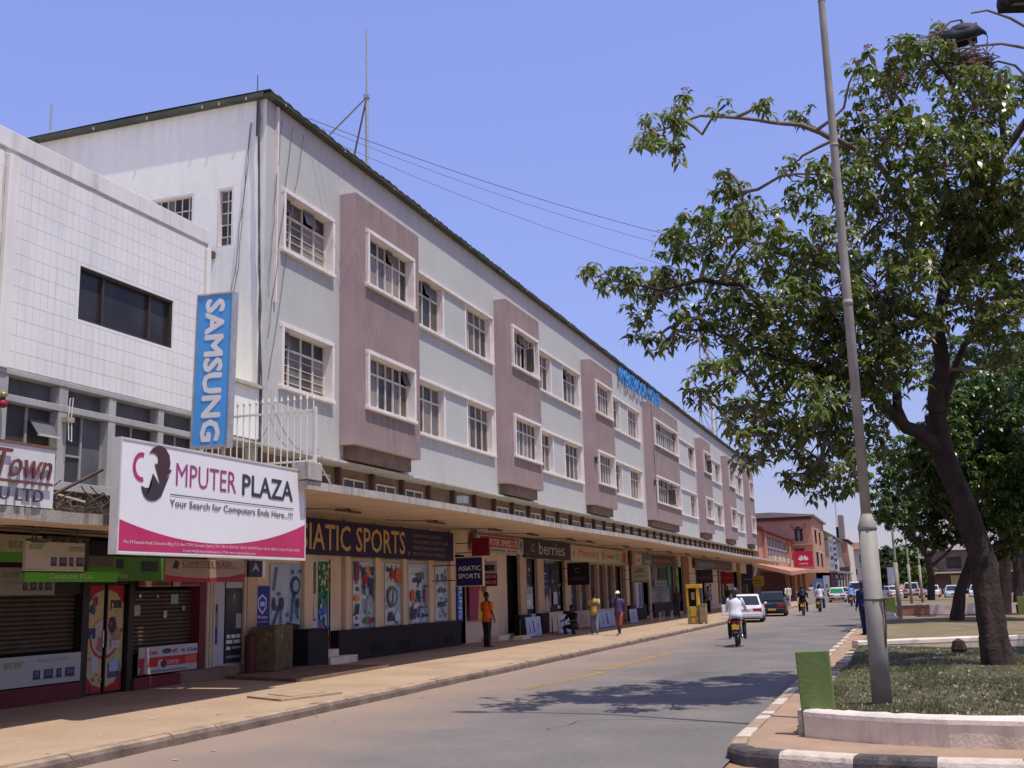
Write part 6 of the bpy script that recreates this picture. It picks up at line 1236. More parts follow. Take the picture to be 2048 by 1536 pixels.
# phone kiosk
m_yel = M('phone kiosk yellow', (.58, .36, .02), .45, .1, 4, spots=.3, spot_rgb=(.35, .2, .05)); m_kgr = M('kiosk weathered panel', (.28, .22, .10), .7, .25, 4, spots=.4, spot_rgb=(.4, .33, .2), spot_scale=4)
kx0, kx1, ky = -9.62, -9.12, 51.6
ph = thing('phone_kiosk', 'yellow public phone kiosk standing on the pavement', 'kiosk', (-9.37, 51.8, .15))
bx('top', m_yel, kx0 - .02, kx1 + .18, ky - .02, ky + .5, 1.78, 1.95, ph, bevel=.015)
bx('side_panel', m_yel, kx0, kx0 + .07, ky, ky + .45, .95, 1.78, ph); bx('side_panel', m_yel, kx1 - .05, kx1 + .04, ky, ky + .45, .95, 1.78, ph); bx('back_panel', m_dark, kx0 + .071, kx1 - .051, ky + .3, ky + .4, .95, 1.78, ph)
bx('base', m_kgr, kx0, kx1 + .02, ky + .01, ky + .42, .15, .949, ph, bevel=.01); bx('front_panel', m_yel, kx0 + .15, kx1 - .1, ky - .002, ky + .009, .5, .93, ph); bx('sticker', m_yel, kx0 + .18, kx1 - .16, ky - .002, ky + .008, .2, .42, ph)
pn = bx('telephone', ink((.45, .38, .22)), kx0 + .18, kx1 - .16, ky + .22, ky + .298, 1.25, 1.6, ph); m = MB(); m.tube([(kx0 + .13, ky + .25, 1.3), (kx0 + .11, ky + .2, 1.4), (kx0 + .13, ky + .25, 1.52)], .025, 6); m.build('handset', m_dark, pn)
cb = thing('service_cabinet', 'weathered tan cabinet right beside the phone kiosk', 'cabinet', (-8.9, 51.8, .15)); bx('body', m_kgr, -9.06, -8.74, 51.55, 51.9, .2, 1.02, cb, bevel=.015); bx('lid', m_yel, -9.07, -8.73, 51.54, 51.91, 1.022, 1.05, cb); bx('foot', m_dark, -9.04, -8.99, 51.58, 51.86, .15, .2, cb); bx('foot', m_dark, -8.81, -8.76, 51.58, 51.86, .15, .2, cb)
# distant poles on the median
for i, (x, y, h, r0, lab) in enumerate(((-.3, 52, 9, .11, 'grey two part lamp post between the near pole and the forked tree'), (.35, 78, 10, .10, 'left of two slim far lamp posts behind the brick wall'), (1.1, 83, 10, .10, 'right of two slim far lamp posts behind the brick wall'), (4.6, 66.8, 8, .08, 'slim post beside the dark tree trunk on the far lawn'))):
    t = thing('lamp_post', lab, 'lamp post', (x, y, .2), group='lamp posts along the median'); m = MB(); m.tube([(x, y, .1), (x, y, h * .3)], [r0, r0 * .9], 10); m.build('lower_tube', m_pole, t, smooth=True)
    m = MB(); m.tube([(x, y, h * .3 - .02), (x, y, h * .3 + .12), (x, y, h)], [r0 * .95, r0 * .55, r0 * .4], 10); m.build('upper_tube', m_pole, t, smooth=True)
    m = MB(); m.tube([(x, y, h - .02), (x + .2, y, h + .6), (x + .9, y, h + .9)], [r0 * .4, r0 * .4, r0 * .3], 8); m.build('arm', m_pole, t, smooth=True)
rk = MB(); rk.ell((-.75, 50.5, .3), .42, .3, .28, 7, 4); tag(rk.build('rubble_block', m_wallg, org=(-.75, 50.5, .2)), 'pale broken concrete lump near the grey lamp post', 'rock')
rk = MB(); rk.ell((.95, 24.9, .42), .16, .12, .22, 6, 4); tag(rk.build('stump', m_bark, org=(.95, 24.9, .3)), 'small dark stump in front of the long white wall', 'stump')
gm2 = thing('marker_block', 'small green marker block at the start of the far brick wall', 'marker', (-1.0, 65.2, 0)); m = MB(); m.box(-1.2, -.55, 64.9, 65.1, 0, 1.0); m.build('slab', m_green, gm2, bevel=.01)
gm3 = thing('marker_block', 'green marker block on the right behind the thick trunk', 'marker', (5.3, 58, .1)); m = MB(); m.box(5.0, 5.7, 58, 58.2, 0, 1.0); m.build('slab', m_green, gm3, bevel=.01)
bn = thing('standing_banner', 'pale blue standing banner behind the grey lamp post', 'banner', (-.8, 120, 0)); board('panel', (-1.48, 120, 1.62), FY, .75, 1.72, (.42, .46, .55), [('r', .55, .1, .95, .5, (.62, .65, .7))], bn, d=.08); bx('post', m_galv, -1.56, -1.49, 120, 120.1, 0, 3.4, bn)
# hammerkop style nests: big dark bird shapes high in the tree
m_bird = M('dark plumage', (.03, .032, .04), .7, .3, 6)
def stork(label, p, rz, s=1.0):
    t = lthing('perched_bird', label, 'bird', p, rz)
    b_ = MB(); rings = []
    for y, z, rx, rz_ in ((-.55, .12, .02, .02), (-.4, .16, .09, .07), (-.15, .24, .16, .15), (.1, .30, .17, .17), (.27, .38, .11, .12), (.36, .52, .055, .06), (.40, .66, .05, .05), (.44, .76, .06, .06), (.50, .79, .05, .05), (.54, .78, .02, .02)):
        rings.append([(rx * math.cos(a), y, z + rz_ * math.sin(a)) for a in np.linspace(0, 2 * math.pi, 10, endpoint=False)])
    b_.loft([[(x * s, y * s, z * s) for x, y, z in r_] for r_ in rings])
    b_.build('body', m_bird, t, smooth=True)
    b_ = MB(); b_.tube([(0, .52 * s, .78 * s), (0, .8 * s, .70 * s)], [.035 * s, .006 * s], 6); b_.build('bill', ink((.35, .28, .2)), t)
    for sx in (-1, 1):
        b_ = MB(); b_.tube([(sx * .06 * s, 0, .18 * s), (sx * .06 * s, .02, -.02), (sx * .06 * s, .05 * s, -.22 * s)], .012 * s, 5); b_.build('leg', ink((.3, .28, .25)), t)
    return t
# marabou-like stork on its stick nest in the tree top
def stork2(label, p, rz):
    t = lthing('perched_stork', label, 'stork', p, rz); b_ = MB(); rings = []
    for y, z, rx, rz_ in ((-.46, -.10, .02, .03), (-.42, -.02, .12, .13), (-.30, .06, .18, .19), (-.10, .10, .21, .20), (.10, .09, .19, .17), (.24, .06, .13, .12), (.34, .02, .06, .06), (.40, -.04, .045, .045), (.42, -.16, .04, .04), (.40, -.24, .05, .05), (.40, -.30, .03, .03)):
        rings.append([(rx * math.cos(a), y, z + rz_ * math.sin(a)) for a in np.linspace(0, 2 * math.pi, 12, endpoint=False)])
    b_.loft(rings)
    for i_, f in enumerate(b_.f):
        if len(f) == 4 and sum(b_.v[v][2] for v in f) / 4 < -.02 and abs(sum(b_.v[v][1] for v in f) / 4) < .26: b_.m[i_] = 1
    b_.build('body', [m_bird, ink((.30, .27, .25))], t, smooth=True)
    for sx in (-1, 1):
        w_ = MB(); w_.loft([[(sx * (.05 + k * .16), -.5 + q, -.12 + q * .1 + zz) for k, zz in ((0, .26), (.7, .24), (1.05, .08), (.9, -.1), (.6, .05))] for q in (0, .25, .5, .72)]); w_.build('wing', m_bird, t, smooth=True)
        l_ = MB(); l_.tube([(sx * .06, .02, -.05), (sx * .06, .06, -.28), (sx * .06, .0, -.5)], .014, 5); l_.build('leg', ink((.33, .32, .30)), t)
    l_ = MB(); l_.tube([(0, .40, -.28), (0, .36, -.52)], [.03, .005], 6); l_.build('bill', ink((.35, .28, .2)), t)
stork2('dark stork bending over its stick nest in the tree top', (2.08, 21.6, 12.26), R(-90))
bpy.data.objects['perched_stork'].scale = (.86, .86, .86)
stork2('second dark stork cut off by the upper right picture edge', (3.18, 21.5, 12.72), R(-60))
ns = MB(); rs_ = random.Random(5)
for i in range(230):
    a = rs_.uniform(0, 6.28); r_ = rs_.uniform(.05, .42); p = Vector((2.05 + math.cos(a) * r_, 21.6 + math.sin(a) * r_, 11.45 + rs_.uniform(0, .32) + .1 * r_)); d_ = Vector((-math.sin(a) + rs_.uniform(-.6, .6), math.cos(a) + rs_.uniform(-.6, .6), rs_.uniform(-.25, .3))).normalized() * rs_.uniform(.18, .4)
    ns.tube([p - d_, p + Vector((0, 0, .02)), p + d_], .010, 4, cap=False)
tag(ns.build('stick_nest', m_bark2, org=(2.05, 21.6, 11.45)), 'untidy stick nest below the stork in the tree top', 'nest')
for i, pts in enumerate(([(3.3, 22, 11.9), (2.7, 21.8, 12.05), (2.2, 21.7, 12.05), (1.6, 21.5, 11.75), (1.2, 21.4, 11.5)], [(3.4, 22, 12.2), (2.9, 21.8, 12.55), (2.5, 21.7, 12.75), (2.2, 21.6, 12.7)], [(2.2, 21.8, 12.1), (2.0, 21.6, 12.6), (1.8, 21.5, 12.55), (1.55, 21.4, 12.3), (1.2, 21.4, 12.25)], [(3.2, 22, 11.2), (2.9, 21.9, 11.6), (2.6, 21.8, 11.7), (2.3, 21.8, 11.65)], [(3.14, 22.5, 10.8), (3.2, 22.2, 11.4), (3.3, 22, 12.0)])):
    b_ = MB(); b_.tube(pts, [.03, .026, .022, .018, .012][:len(pts)], 6); o = b_.build('limb', m_bark2, bpy.data.objects['blossom_tree'])
# ================================================================== VEHICLES
m_tyre = M('rubber tyre', (.022, .021, .021), .85, .2, 8); m_rim = M('wheel rim', (.35, .35, .36), .35, .1, 4, metal=.7); m_vglass = MGLASS('vehicle glass', (.03, .035, .045), .04, .15)
m_red = M('tail lamp red', (.45, .015, .02), .25, .1, 4); m_plate = M('amber number plate', (.68, .40, .03), .5, .05, 3); m_blackp = M('black plastic', (.025, .024, .024), .55, .15, 5); m_amber = M('indicator amber', (.6, .22, .02), .3, .1, 4); m_chrome = M('chrome', (.6, .6, .6), .15, .05, 4, metal=1.0); m_lampw = M('head lamp lens', (.7, .7, .7), .1, .05, 4)
def wheel(parent, x, y, r, w_, nm='wheel'):
    m = MB(); m.tube([(x - w_ / 2, y, r), (x - w_ / 2 + .03, y, r), (x + w_ / 2 - .03, y, r), (x + w_ / 2, y, r)], [r * .92, r, r, r * .92], 18); o = m.build(nm, m_tyre, parent, smooth=False)
    m = MB(); m.tube([(x - w_ / 2 - .006, y, r), (x + w_ / 2 + .006, y, r)], r * .62, 14); m.build('rim', m_rim, o); return o
def paint(name, rgb): return M(name, rgb, .34, .10, 2, spec=.45, coat=.25, spots=.25, spot_rgb=(.30, .23, .16), spot_scale=3)
def car(name, label, loc, rz, col_, kind='sedan', group=None, plate=True, door_open=False, rear_tint=None, extra=None):
    t = lthing(name, label, 'car' if kind != 'van' else 'van', loc, rz, group)
    P = dict(sedan=dict(L=4.4, W=1.69, zb=.86, H=1.40, g0=-1.75, r0=-1.05, r1=.35, g1=1.15), wagon=dict(L=4.35, W=1.68, zb=.90, H=1.46, g0=-2.1, r0=-1.85, r1=.45, g1=1.25), suv=dict(L=4.5, W=1.78, zb=1.05, H=1.78, g0=-2.18, r0=-1.95, r1=.55, g1=1.25), van=dict(L=4.7, W=1.72, zb=1.1, H=2.0, g0=-2.3, r0=-2.2, r1=1.3, g1=2.05))[kind]
    L, W_, zb, H_ = P['L'], P['W'] / 2, P['zb'], P['H']; hl = L / 2; lift_ = .1 if kind == 'suv' else 0
    b_ = MB(); rings = []
    hood = .72 if kind not in ('van',) else 1.0
    st = [(-hl, .30, zb * .80, .80), (-hl + .06, .24, zb * .93, .92), (-hl + .3, .20, zb * .985, .98), (-1.0, .19, zb, 1.0), (0, .19, zb, 1.0), (P['g1'] - .1, .19, zb * .99, 1.0), (hl - .5, .20, zb * (.9 if kind != 'van' else .97), .97), (hl - .12, .24, zb * (.82 if kind != 'van' else .9), .90), (hl, .32, zb * .66, .80)]
    for y, z0, z1, k in st:
        z0 += lift_; w1 = W_ * k; rings.append([(-w1 * .93, y, z0), (-w1, y, z0 + .16), (-w1, y, z0 + (z1 - z0) * .62), (-w1 * .94, y, z1 - .03), (-w1 * .72, y, z1), (w1 * .72, y, z1), (w1 * .94, y, z1 - .03), (w1, y, z0 + (z1 - z0) * .62), (w1, y, z0 + .16), (w1 * .93, y, z0)])
    b_.loft(rings); b_.build('body', col_, t, smooth=False, bevel=.02)
    # greenhouse
    gw, rw = W_ * .93, W_ * .74; zr = H_
    gb = [(-gw, P['g0']), (gw, P['g0']), (gw, P['g1']), (-gw, P['g1'])]; gt = [(-rw, P['r0']), (rw, P['r0']), (rw, P['r1']), (-rw, P['r1'])]
    b_ = MB(); b_.loft([[(x, y, zb - .05) for x, y in gb], [(x * .97, y * .99, zr - .05) for x, y in gt], [(x * .86, y * .93, zr) for x, y in gt]]); cab = b_.build('cabin', col_, t, bevel=.025)
    def quad(p, q, nm, mt, sh=.9, off=.012, ins=(0.06, .94)):
        # p: bottom two, q: top two
        A, B, Cc, D = (Vector(v) for v in (*p, *q)); n_ = (B - A).cross(D - A).normalized()
        def at(u, v): return (A.lerp(B, u)).lerp(D.lerp(Cc, u), v) + n_ * off
        mm = MB(); lo, hi = ins; mm.loft([[at(lo, .08) - n_ * .02, at(hi, .08) - n_ * .02, at(hi, .90) - n_ * .02, at(lo, .90) - n_ * .02], [at(lo, .08), at(hi, .08), at(hi, .90), at(lo, .90)]]); return mm.build(nm, mt, cab)
    zt = zr - .05; B = [(x, y, zb) for x, y in gb]; T = [(x * .97, y * .99, zt) for x, y in gt]
    quad((B[0], B[1]), (T[1], T[0]), 'rear_window', rear_tint or m_vglass); quad((B[2], B[3]), (T[3], T[2]), 'windscreen', m_vglass)
    for sd in (0, 1):
        b0, b1, t0, t1 = (B[1], B[2], T[1], T[2]) if sd == 0 else (B[3], B[0], T[3], T[0])
        for k in range(2): quad((Vector(b0).lerp(Vector(b1), k * .5), Vector(b0).lerp(Vector(b1), k * .5 + .5)), (Vector(t0).lerp(Vector(t1), k * .5 + .5), Vector(t0).lerp(Vector(t1), k * .5)), 'side_window', m_vglass, ins=(.09, .93))
    for x in (-1, 1):
        for y in (-hl + .85, hl - .85): wheel(t, x * (W_ - .1), y, .30 + lift_ * .5, .2)
        m = MB(); m.box(x * W_ * .94 - .005 * x, x * W_ * .42, -hl - .005, -hl + .06, zb * .66 + lift_, zb * .82 + lift_) if x > 0 else m.box(x * W_ * .42, x * W_ * .94, -hl - .005, -hl + .06, zb * .66 + lift_, zb * .82 + lift_)
        for i_, v in enumerate(m.v): m.v[i_] = (min(max(v[0], -W_), W_), v[1], v[2])
        m.build('tail_lamp', m_red, t)
        m = MB(); a, b = sorted((x * W_ * .45, x * W_ * .9)); m.box(a, b, hl - .14, hl - .02, zb * .58 + lift_, zb * .76 + lift_); m.build('headlight', m_lampw, t)
        m = MB(); m.ell((x * (W_ + .06), P['g1'] - .35, zb + .06), .08, .05, .06); m.build('wing_mirror', col_, t)
    m = MB(); m.box(-W_ * .9, W_ * .9, -hl - .05, -hl + .05, .30 + lift_, .48 + lift_); m.build('rear_bumper', col_ if kind == 'sedan' else m_blackp, t, bevel=.02)
    m = MB(); m.box(-W_ * .88, W_ * .88, hl - .06, hl + .05, .28 + lift_, .46 + lift_); m.build('front_bumper', m_blackp if kind == 'van' else col_, t, bevel=.02)
    m = MB(); m.box(-.3, .3, hl - .02, hl + .01, .5 + lift_, .62 + lift_); m.build('grille', m_blackp, t)
    if plate:
        m = MB(); m.box(-.22, .22, -hl - .062, -hl - .051, .36 + lift_, .46 + lift_); m.build('number_plate', m_plate, t); m = MB(); m.box(-.22, .22, hl + .051, hl + .06, .34 + lift_, .44 + lift_); m.build('number_plate', m_plate, t)
    m = MB(); m.box(-W_ * .8, W_ * .8, -hl + .2, hl - .2, .16 + lift_, .26 + lift_); m.build('underside', m_blackp, t)
    if door_open:
        m = MB(); an = R(30); hx, hy = -W_, .55
        U = Vector((-math.sin(an), -math.cos(an), 0)); N = Vector((-math.cos(an), math.sin(an), 0)); O = Vector((hx, hy, .32)); m.obox(O, U, (0, 0, 1), N, 1.0, .56, .08); d_ = m.build('door', col_, t, bevel=.02)
        m = MB(); m.obox(O + Vector((0, 0, .58)) + U * .12, U, (0, 0, 1), N, .78, .40, .03); m.build('door_window', m_vglass, d_)
    return t
wp = paint('white car paint', (.74, .74, .74)); dp = paint('dark green blue car paint', (.012, .02, .03)); sp = paint('silver car paint', (.55, .56, .58)); gp = paint('pale green car paint', (.42, .52, .50)); bp2 = paint('pale blue white car paint', (.60, .66, .72))
greent = M('green window film', (.03, .26, .10), .15, .1, 2)
car('parked_sedan', 'white saloon parked at the kerb with its near side door open', (-7.85, 59.2, 0), R(5), wp, 'sedan', 'cars parked along the kerb', door_open=True, plate=False)
car('parked_sedan', 'dark blue black saloon parked ahead of the white one', (-7.7, 69.8, 0), R(4), dp, 'wagon', 'cars parked along the kerb')
car('estate_car', 'white estate car with a green filmed rear window driving away', (-6.5, 118, 0), R(1), wp, 'wagon', rear_tint=greent)
car('minibus', 'white minibus driving away beyond the green windowed car', (-5.6, 141, 0), R(0), wp, 'van')
FC = 'far cars beyond the median trees'
car('parked_sedan', 'white saloon parked between the lamp posts at the far left of the median', (-1.9, 152, 0), R(25), wp, 'sedan', FC)
car('parked_suv', 'silver off road car parked behind the far slim lamp posts', (.8, 132, 0), R(-4), sp, 'suv', FC)
car('parked_sedan', 'pale green saloon facing the camera right of the forked tree', (4.55, 120, 0), R(180), gp, 'sedan', FC)
car('parked_sedan', 'pale blue saloon half hidden by the dark tree trunk', (6.9, 121, 0), R(176), bp2, 'sedan', FC)
car('parked_sedan', 'bright white saloon just left of the thick leaning trunk', (8.0, 112, 0), R(180), wp, 'sedan', FC)
car('parked_sedan', 'dark saloon passing behind the thick leaning trunk', (11.5, 108, 0), R(178), dp, 'sedan', FC)
car('estate_car', 'small white car far down the road beyond the minibus', (-4.2, 168, 0), R(180), wp, 'wagon')
car('minibus', 'distant pale minibus at the bend of the road', (-6.3, 195, 0), R(0), bp2, 'van')
car('parked_sedan', 'grey saloon parked by the far kerb under the striped sign', (-7.6, 150, 0), R(2), sp, 'sedan', 'cars parked along the kerb')
car('parked_sedan', 'white saloon between the forked tree and the pale green car', (3.1, 140, 0), R(175), wp, 'sedan', FC)
# motorcycles --------------------------------------------------------
def motorcycle(label, loc, rz, tank, group='motorcycle taxis on the road'):
    t = lthing('motorcycle', label, 'motorcycle', loc, rz, group)
    for y, r_ in ((-.62, .30), (.64, .30)):
        m = MB(); rg = []
        m2 = MB()
        for i in range(20):
            a = 2 * math.pi * i / 20; m2.v += [(math.cos(b) * .045, y + (r_ - .045 + math.sin(b) * .045) * math.cos(a), r_ + (r_ - .045 + math.sin(b) * .045) * math.sin(a)) for b in (0, 1.05, 2.09, 3.14, 4.19, 5.24)]
        for i in range(20):
            for k in range(6): m2.face((i * 6 + k, i * 6 + (k + 1) % 6, ((i + 1) % 20) * 6 + (k + 1) % 6, ((i + 1) % 20) * 6 + k))
        w_ = m2.build('wheel', m_tyre, t, smooth=True)
        m = MB(); m.tube([(-.06, y, r_), (.06, y, r_)], .05, 8)
        for i in range(8): a = i * math.pi / 4; m.tube([(0, y, r_), (0, y + (r_ - .07) * math.cos(a), r_ + (r_ - .07) * math.sin(a))], .008, 4)
        m.build('spokes', m_rim, w_)
        m = MB(); m.loft([[(x * .07, y + (r_ + .03) * math.cos(R(a)), r_ + (r_ + .03) * math.sin(R(a))) for x, e in ((-1, 0), (1, 0))] + [(x * .07, y + (r_ + .05) * math.cos(R(a)), r_ + (r_ + .05) * math.sin(R(a))) for x in (1, -1)] for a in range(20, 165, 20)]); m.build('mudguard', m_blackp if y < 0 else tank, t)
    m = MB()
    for x in (-.07, .07): m.tube([(x, .64, .3), (x * .9, .50, .72), (x * .9, .42, .98)], .024, 7)
    m.build('fork', m_chrome, t)
    m = MB(); m.tube([(0, .42, .92), (0, .1, .62), (0, -.1, .38), (0, .25, .33), (0, .38, .72)], .028, 6); m.tube([(0, .38, .8), (0, -.3, .72), (0, -.75, .70)], .028, 6)
    for x in (-.1, .1): m.tube([(x, -.62, .3), (x * .8, -.1, .36)], .022, 6); m.tube([(x, -.60, .32), (x, -.42, .70)], .03, 6)
    m.build('frame', m_blackp, t)
    m = MB(); m.ell((0, .1, .48), .13, .2, .18, 10, 6); m.box(-.16, .16, -.02, .2, .3, .42); m.build('engine', m_rim, t)
    m = MB(); m.loft([[(.13 * k * math.cos(a), y, .83 + .09 * k * math.sin(a)) for a in np.linspace(0, 6.283, 10, endpoint=False)] for y, k in ((-.02, .5), (.08, .95), (.22, 1.05), (.34, .9), (.42, .4))]); m.build('tank', tank, t, smooth=True)
    m = MB(); m.loft([[(-.12 * k, y, .76), (.12 * k, y, .76), (.11 * k, y, .83 + d), (-.11 * k, y, .83 + d)] for y, k, d in ((-.78, .8, .02), (-.5, 1.05, .03), (-.2, 1.1, 0), (.05, .7, .01))]); m.build('seat', m_blackp, t, bevel=.015)
    m = MB(); m.tube([(-.38, .28, 1.04), (-.2, .38, 1.06), (0, .42, 1.0), (.2, .38, 1.06), (.38, .28, 1.04)], .016, 6); m.build('handlebar', m_chrome, t)
    for x in (-1, 1):
        m = MB(); m.tube([(x * .22, .38, 1.06), (x * .28, .36, 1.24)], .008, 5); m.ell((x * .29, .35, 1.28), .06, .02, .045); m.build('mirror', m_blackp, t)
        m = MB(); m.ell((x * .17, -.80, .74), .035, .04, .035); m.build('indicator', m_amber, t)
        m = MB(); m.tube([(x * .05, .02, .30), (x * .26, .02, .30)], .018, 6); m.build('foot_peg', m_blackp, t)
    m = MB(); m.ell((0, .56, .92), .10, .08, .10); m.build('headlight', m_chrome, t)
    m = MB(); m.box(-.09, .09, -.90, -.80, .70, .79); m.build('tail_lamp', m_red, t, bevel=.015)
    m = MB(); m.obox((-.11, -.93, .53), *FY, .22, .14, .01); m.build('number_plate', m_plate, t)
    m = MB(); m.tube([(.12, .25, .32), (.15, -.1, .26), (.17, -.72, .34)], [.025, .035, .05], 8); m.build('exhaust', m_chrome, t, smooth=True)
    m = MB(); m.box(-.13, .13, -.95, -.72, .84, .86); m.tube([(-.12, -.95, .85), (-.12, -.6, .80)], .012, 5); m.tube([(.12, -.95, .85), (.12, -.6, .80)], .012, 5); m.build('carrier', m_blackp, t)
    return t
tk1 = paint('red motorcycle paint', (.25, .015, .02)); tk2 = paint('blue motorcycle paint', (.02, .04, .2))
motorcycle('motorcycle with yellow plate ridden by the person in white nearest us', (-5.0, 35.0, 0), R(5), tk1)
motorcycle('motorcycle carrying the person in black clothes', (-5.85, 69.0, 0), R(2), tk1); motorcycle('motorcycle carrying two people in white shirts', (-5.45, 77.0, 0), R(-1), tk2)
motorcycle('motorcycle of the rider in a light blue shirt far up the road', (-4.2, 95.0, 0), R(0), tk2)
motorcycle('red motorcycle far right behind the thick trunk', (7.9, 62, 0), R(182), tk1)
motorcycle('white and blue motorcycle at the right picture edge', (8.8, 66, 0), R(170), tk2)
# ================================================================== PEOPLE
m_skin = M('dark brown skin', (.060, .032, .022), .5, .12, 6, spec=.35); m_hair = M('black hair', (.010, .009, .009), .8, .2, 10)
def skin_mesh(nodes, edges, root=0, sub=1):
    me = bpy.data.meshes.new('sk'); me.from_pydata([n[:3] for n in nodes], edges, []); o = bpy.data.objects.new('sk', me); col.objects.link(o)
    md = o.modifiers.new('s', 'SKIN'); md.use_smooth_shade = True
    for i, n in enumerate(nodes): me.skin_vertices[0].data[i].radius = (n[3], n[4] if len(n) > 4 else n[3]); me.skin_vertices[0].data[i].use_root = (i == root)
    if sub: sm = o.modifiers.new('u', 'SUBSURF'); sm.levels = sub; sm.render_levels = sub
    dg = bpy.context.evaluated_depsgraph_get(); r_ = bpy.data.meshes.new_from_object(o.evaluated_get(dg)); bpy.data.objects.remove(o); return r_
def ringE(c, rx, ry, n=12, tilt=0.0):
    return [(c[0] + rx * math.cos(a), c[1] + ry * math.sin(a) * math.cos(tilt), c[2] + ry * math.sin(a) * -math.sin(tilt)) for a in np.linspace(0, 2 * math.pi, n, endpoint=False)]
def person(label, loc, rz, shirt, trousers, pose='walk', H=1.72, hat=None, hatcol=None, skirt=False, longsleeve=False, headturn=0, hold=None, group=None, shoes=(.02, .018, .016), bare=False):
    t = lthing('person', label, 'person', loc, rz, group); k = H / 1.74
    lean = {'walk': .05, 'stand': .0, 'ride': .22, 'pillion': .12, 'sit': .25}[pose]
    hipz = {'walk': .92, 'stand': .93, 'ride': .93, 'pillion': .98, 'sit': .32}[pose]
    leg = {'walk': ((.30, .08), (-.22, .22)), 'stand': ((.05, .06), (-.04, .05)), 'ride': ((1.12, 1.28), (1.12, 1.28)), 'pillion': ((1.15, 1.3), (1.15, 1.3)), 'sit': ((1.75, 2.1), (1.6, 2.0))}[pose]
    arm = {'walk': ((-.25, .12, .25), (.3, .12, .35)), 'stand': ((.1, .15, .9), (.05, .12, .3)), 'ride': ((.75, .35, .45), (.75, .35, .45)), 'pillion': ((.55, .2, .8), (.55, .2, .8)), 'sit': ((.5, .2, .9), (.6, .2, .8))}[pose]
    if hold: arm = ((.45, .15, 1.25), (.35, .15, 1.2))
    V = Vector
    pel = V((0, 0, hipz)); up_ = V((0, math.sin(lean), math.cos(lean)))
    waist = pel + up_ * .18; chest = pel + up_ * .42; neck = pel + up_ * .54; head = neck + V((0, math.sin(lean * .3), 1)).normalized() * .16
    nodes = [(*pel, .10), (*waist, .10), (*chest, .105), (*neck, .052), (*(head - V((0, 0, .07))), .055), (*(head + V((0, 0, .03))), .06)]; edges = [(0, 1), (1, 2), (2, 3), (3, 4), (4, 5)]
    J = {}
    spread = .13 if pose in ('ride', 'pillion') else (.10 if pose == 'sit' else .0)
    for s_, nm, (a, kb) in ((-1, 'L', leg[0]), (1, 'R', leg[1])):
        hip = pel + V((s_ * .09, 0, -.04)); kn = hip + V((s_ * spread, math.sin(a) * .42, -math.cos(a) * .42)); b = a - kb
        an = kn + V((0, math.sin(b) * .42, -math.cos(b) * .42)); toe = an + V((s_ * .03, .15, -.045))
        J[nm] = (hip, kn, an, toe); n0 = len(nodes); nodes += [(*hip, .078), (*(hip.lerp(kn, .5)), .068), (*kn, .05), (*(kn.lerp(an, .4)), .048), (*an, .034), (*toe, .03)]; edges += [(0, n0), (n0, n0 + 1), (n0 + 1, n0 + 2), (n0 + 2, n0 + 3), (n0 + 3, n0 + 4), (n0 + 4, n0 + 5)]
    for s_, nm, (a, o_, e) in ((-1, 'l', arm[0]), (1, 'r', arm[1])):
        sh = chest + V((s_ * .17, 0, .055)); d = V((s_ * math.sin(o_), math.sin(a), -math.cos(a) * math.cos(o_))).normalized(); el = sh + d * .28; a2 = a + e
        d2 = V((s_ * math.sin(o_) * (.3 if e < .8 else -.5), math.sin(a2), -math.cos(a2))).normalized(); wr = el + d2 * .25; hd = wr + d2 * .07
        J[nm] = (sh, el, wr, hd, d2); n0 = len(nodes); nodes += [(*sh, .052), (*(sh.lerp(el, .5)), .046), (*el, .038), (*wr, .027), (*hd, .034, .02)]; edges += [(2, n0), (n0, n0 + 1), (n0 + 1, n0 + 2), (n0 + 2, n0 + 3), (n0 + 3, n0 + 4)]
    sk = skin_mesh(nodes, edges)
    bm = MB(); bm.v = [tuple(v.co) for v in sk.vertices]; bm.f = [tuple(p.vertices) for p in sk.polygons]; bm.c = [None] * len(bm.f); bm.m = [0] * len(bm.f); bpy.data.meshes.remove(sk)
    # head with face, ears; fingers
    bm.ell(head, .076, .095, .118, 12, 9)
    fy = V((math.sin(headturn), math.cos(headturn), 0)); fx = V((math.cos(headturn), -math.sin(headturn), 0))
    bm.ell(head + fy * .098 + V((0, 0, -.015)), .016, .022, .022, 6, 4)
    for s_ in (-1, 1): bm.ell(head + fx * (s_ * .078) + V((0, 0, -.005)), .012, .02, .03, 6, 4); bm.ell(head + fy * .082 + fx * (s_ * .032) + V((0, 0, .012)), .013, .012, .009, 6, 4)
    bm.ell(head + fy * .085 + V((0, 0, -.058)), .026, .014, .010, 6, 4)
    for nm in 'lr':
        sh, el, wr, hd, d2 = J[nm]; sx = -1 if nm == 'l' else 1; ax = d2.cross(V((sx, 0, 0.2))).normalized()
        for q, ln in ((-1.5, .062), (-.5, .075), (.5, .072), (1.5, .055)):
            p = hd + ax * (q * .017) + d2 * .01; bm.tube([p, p + d2 * ln * .55, p + d2 * ln * .85 + V((-sx * ln * .4, 0, 0))], [.010, .009, .006], 5)
        p = hd + ax * -.03 - d2 * .03; bm.tube([p, p - ax * .02 + d2 * .03, p - ax * .022 + d2 * .055], [.011, .010, .007], 5)
    bm.v = [(x * k, y * k, z * k) if pose in ('walk', 'stand') else (x, y, z) for x, y, z in bm.v]
    kk = k if pose in ('walk', 'stand') else 1
    def out(mb, nm, mt, sm=True):
        mb.v = [(x * kk, y * kk, z * kk) for x, y, z in mb.v]; return mb.build(nm, mt, t, smooth=sm)
    bm.build('body', m_skin, t, smooth=True)
    c_ = M('cloth %.2f %.2f %.2f' % shirt, shirt, .85, .12, 12, bump=.4, bscale=26)
    m = MB(); rg = []
    bl = 1.16 if pose == 'ride' else 1.0
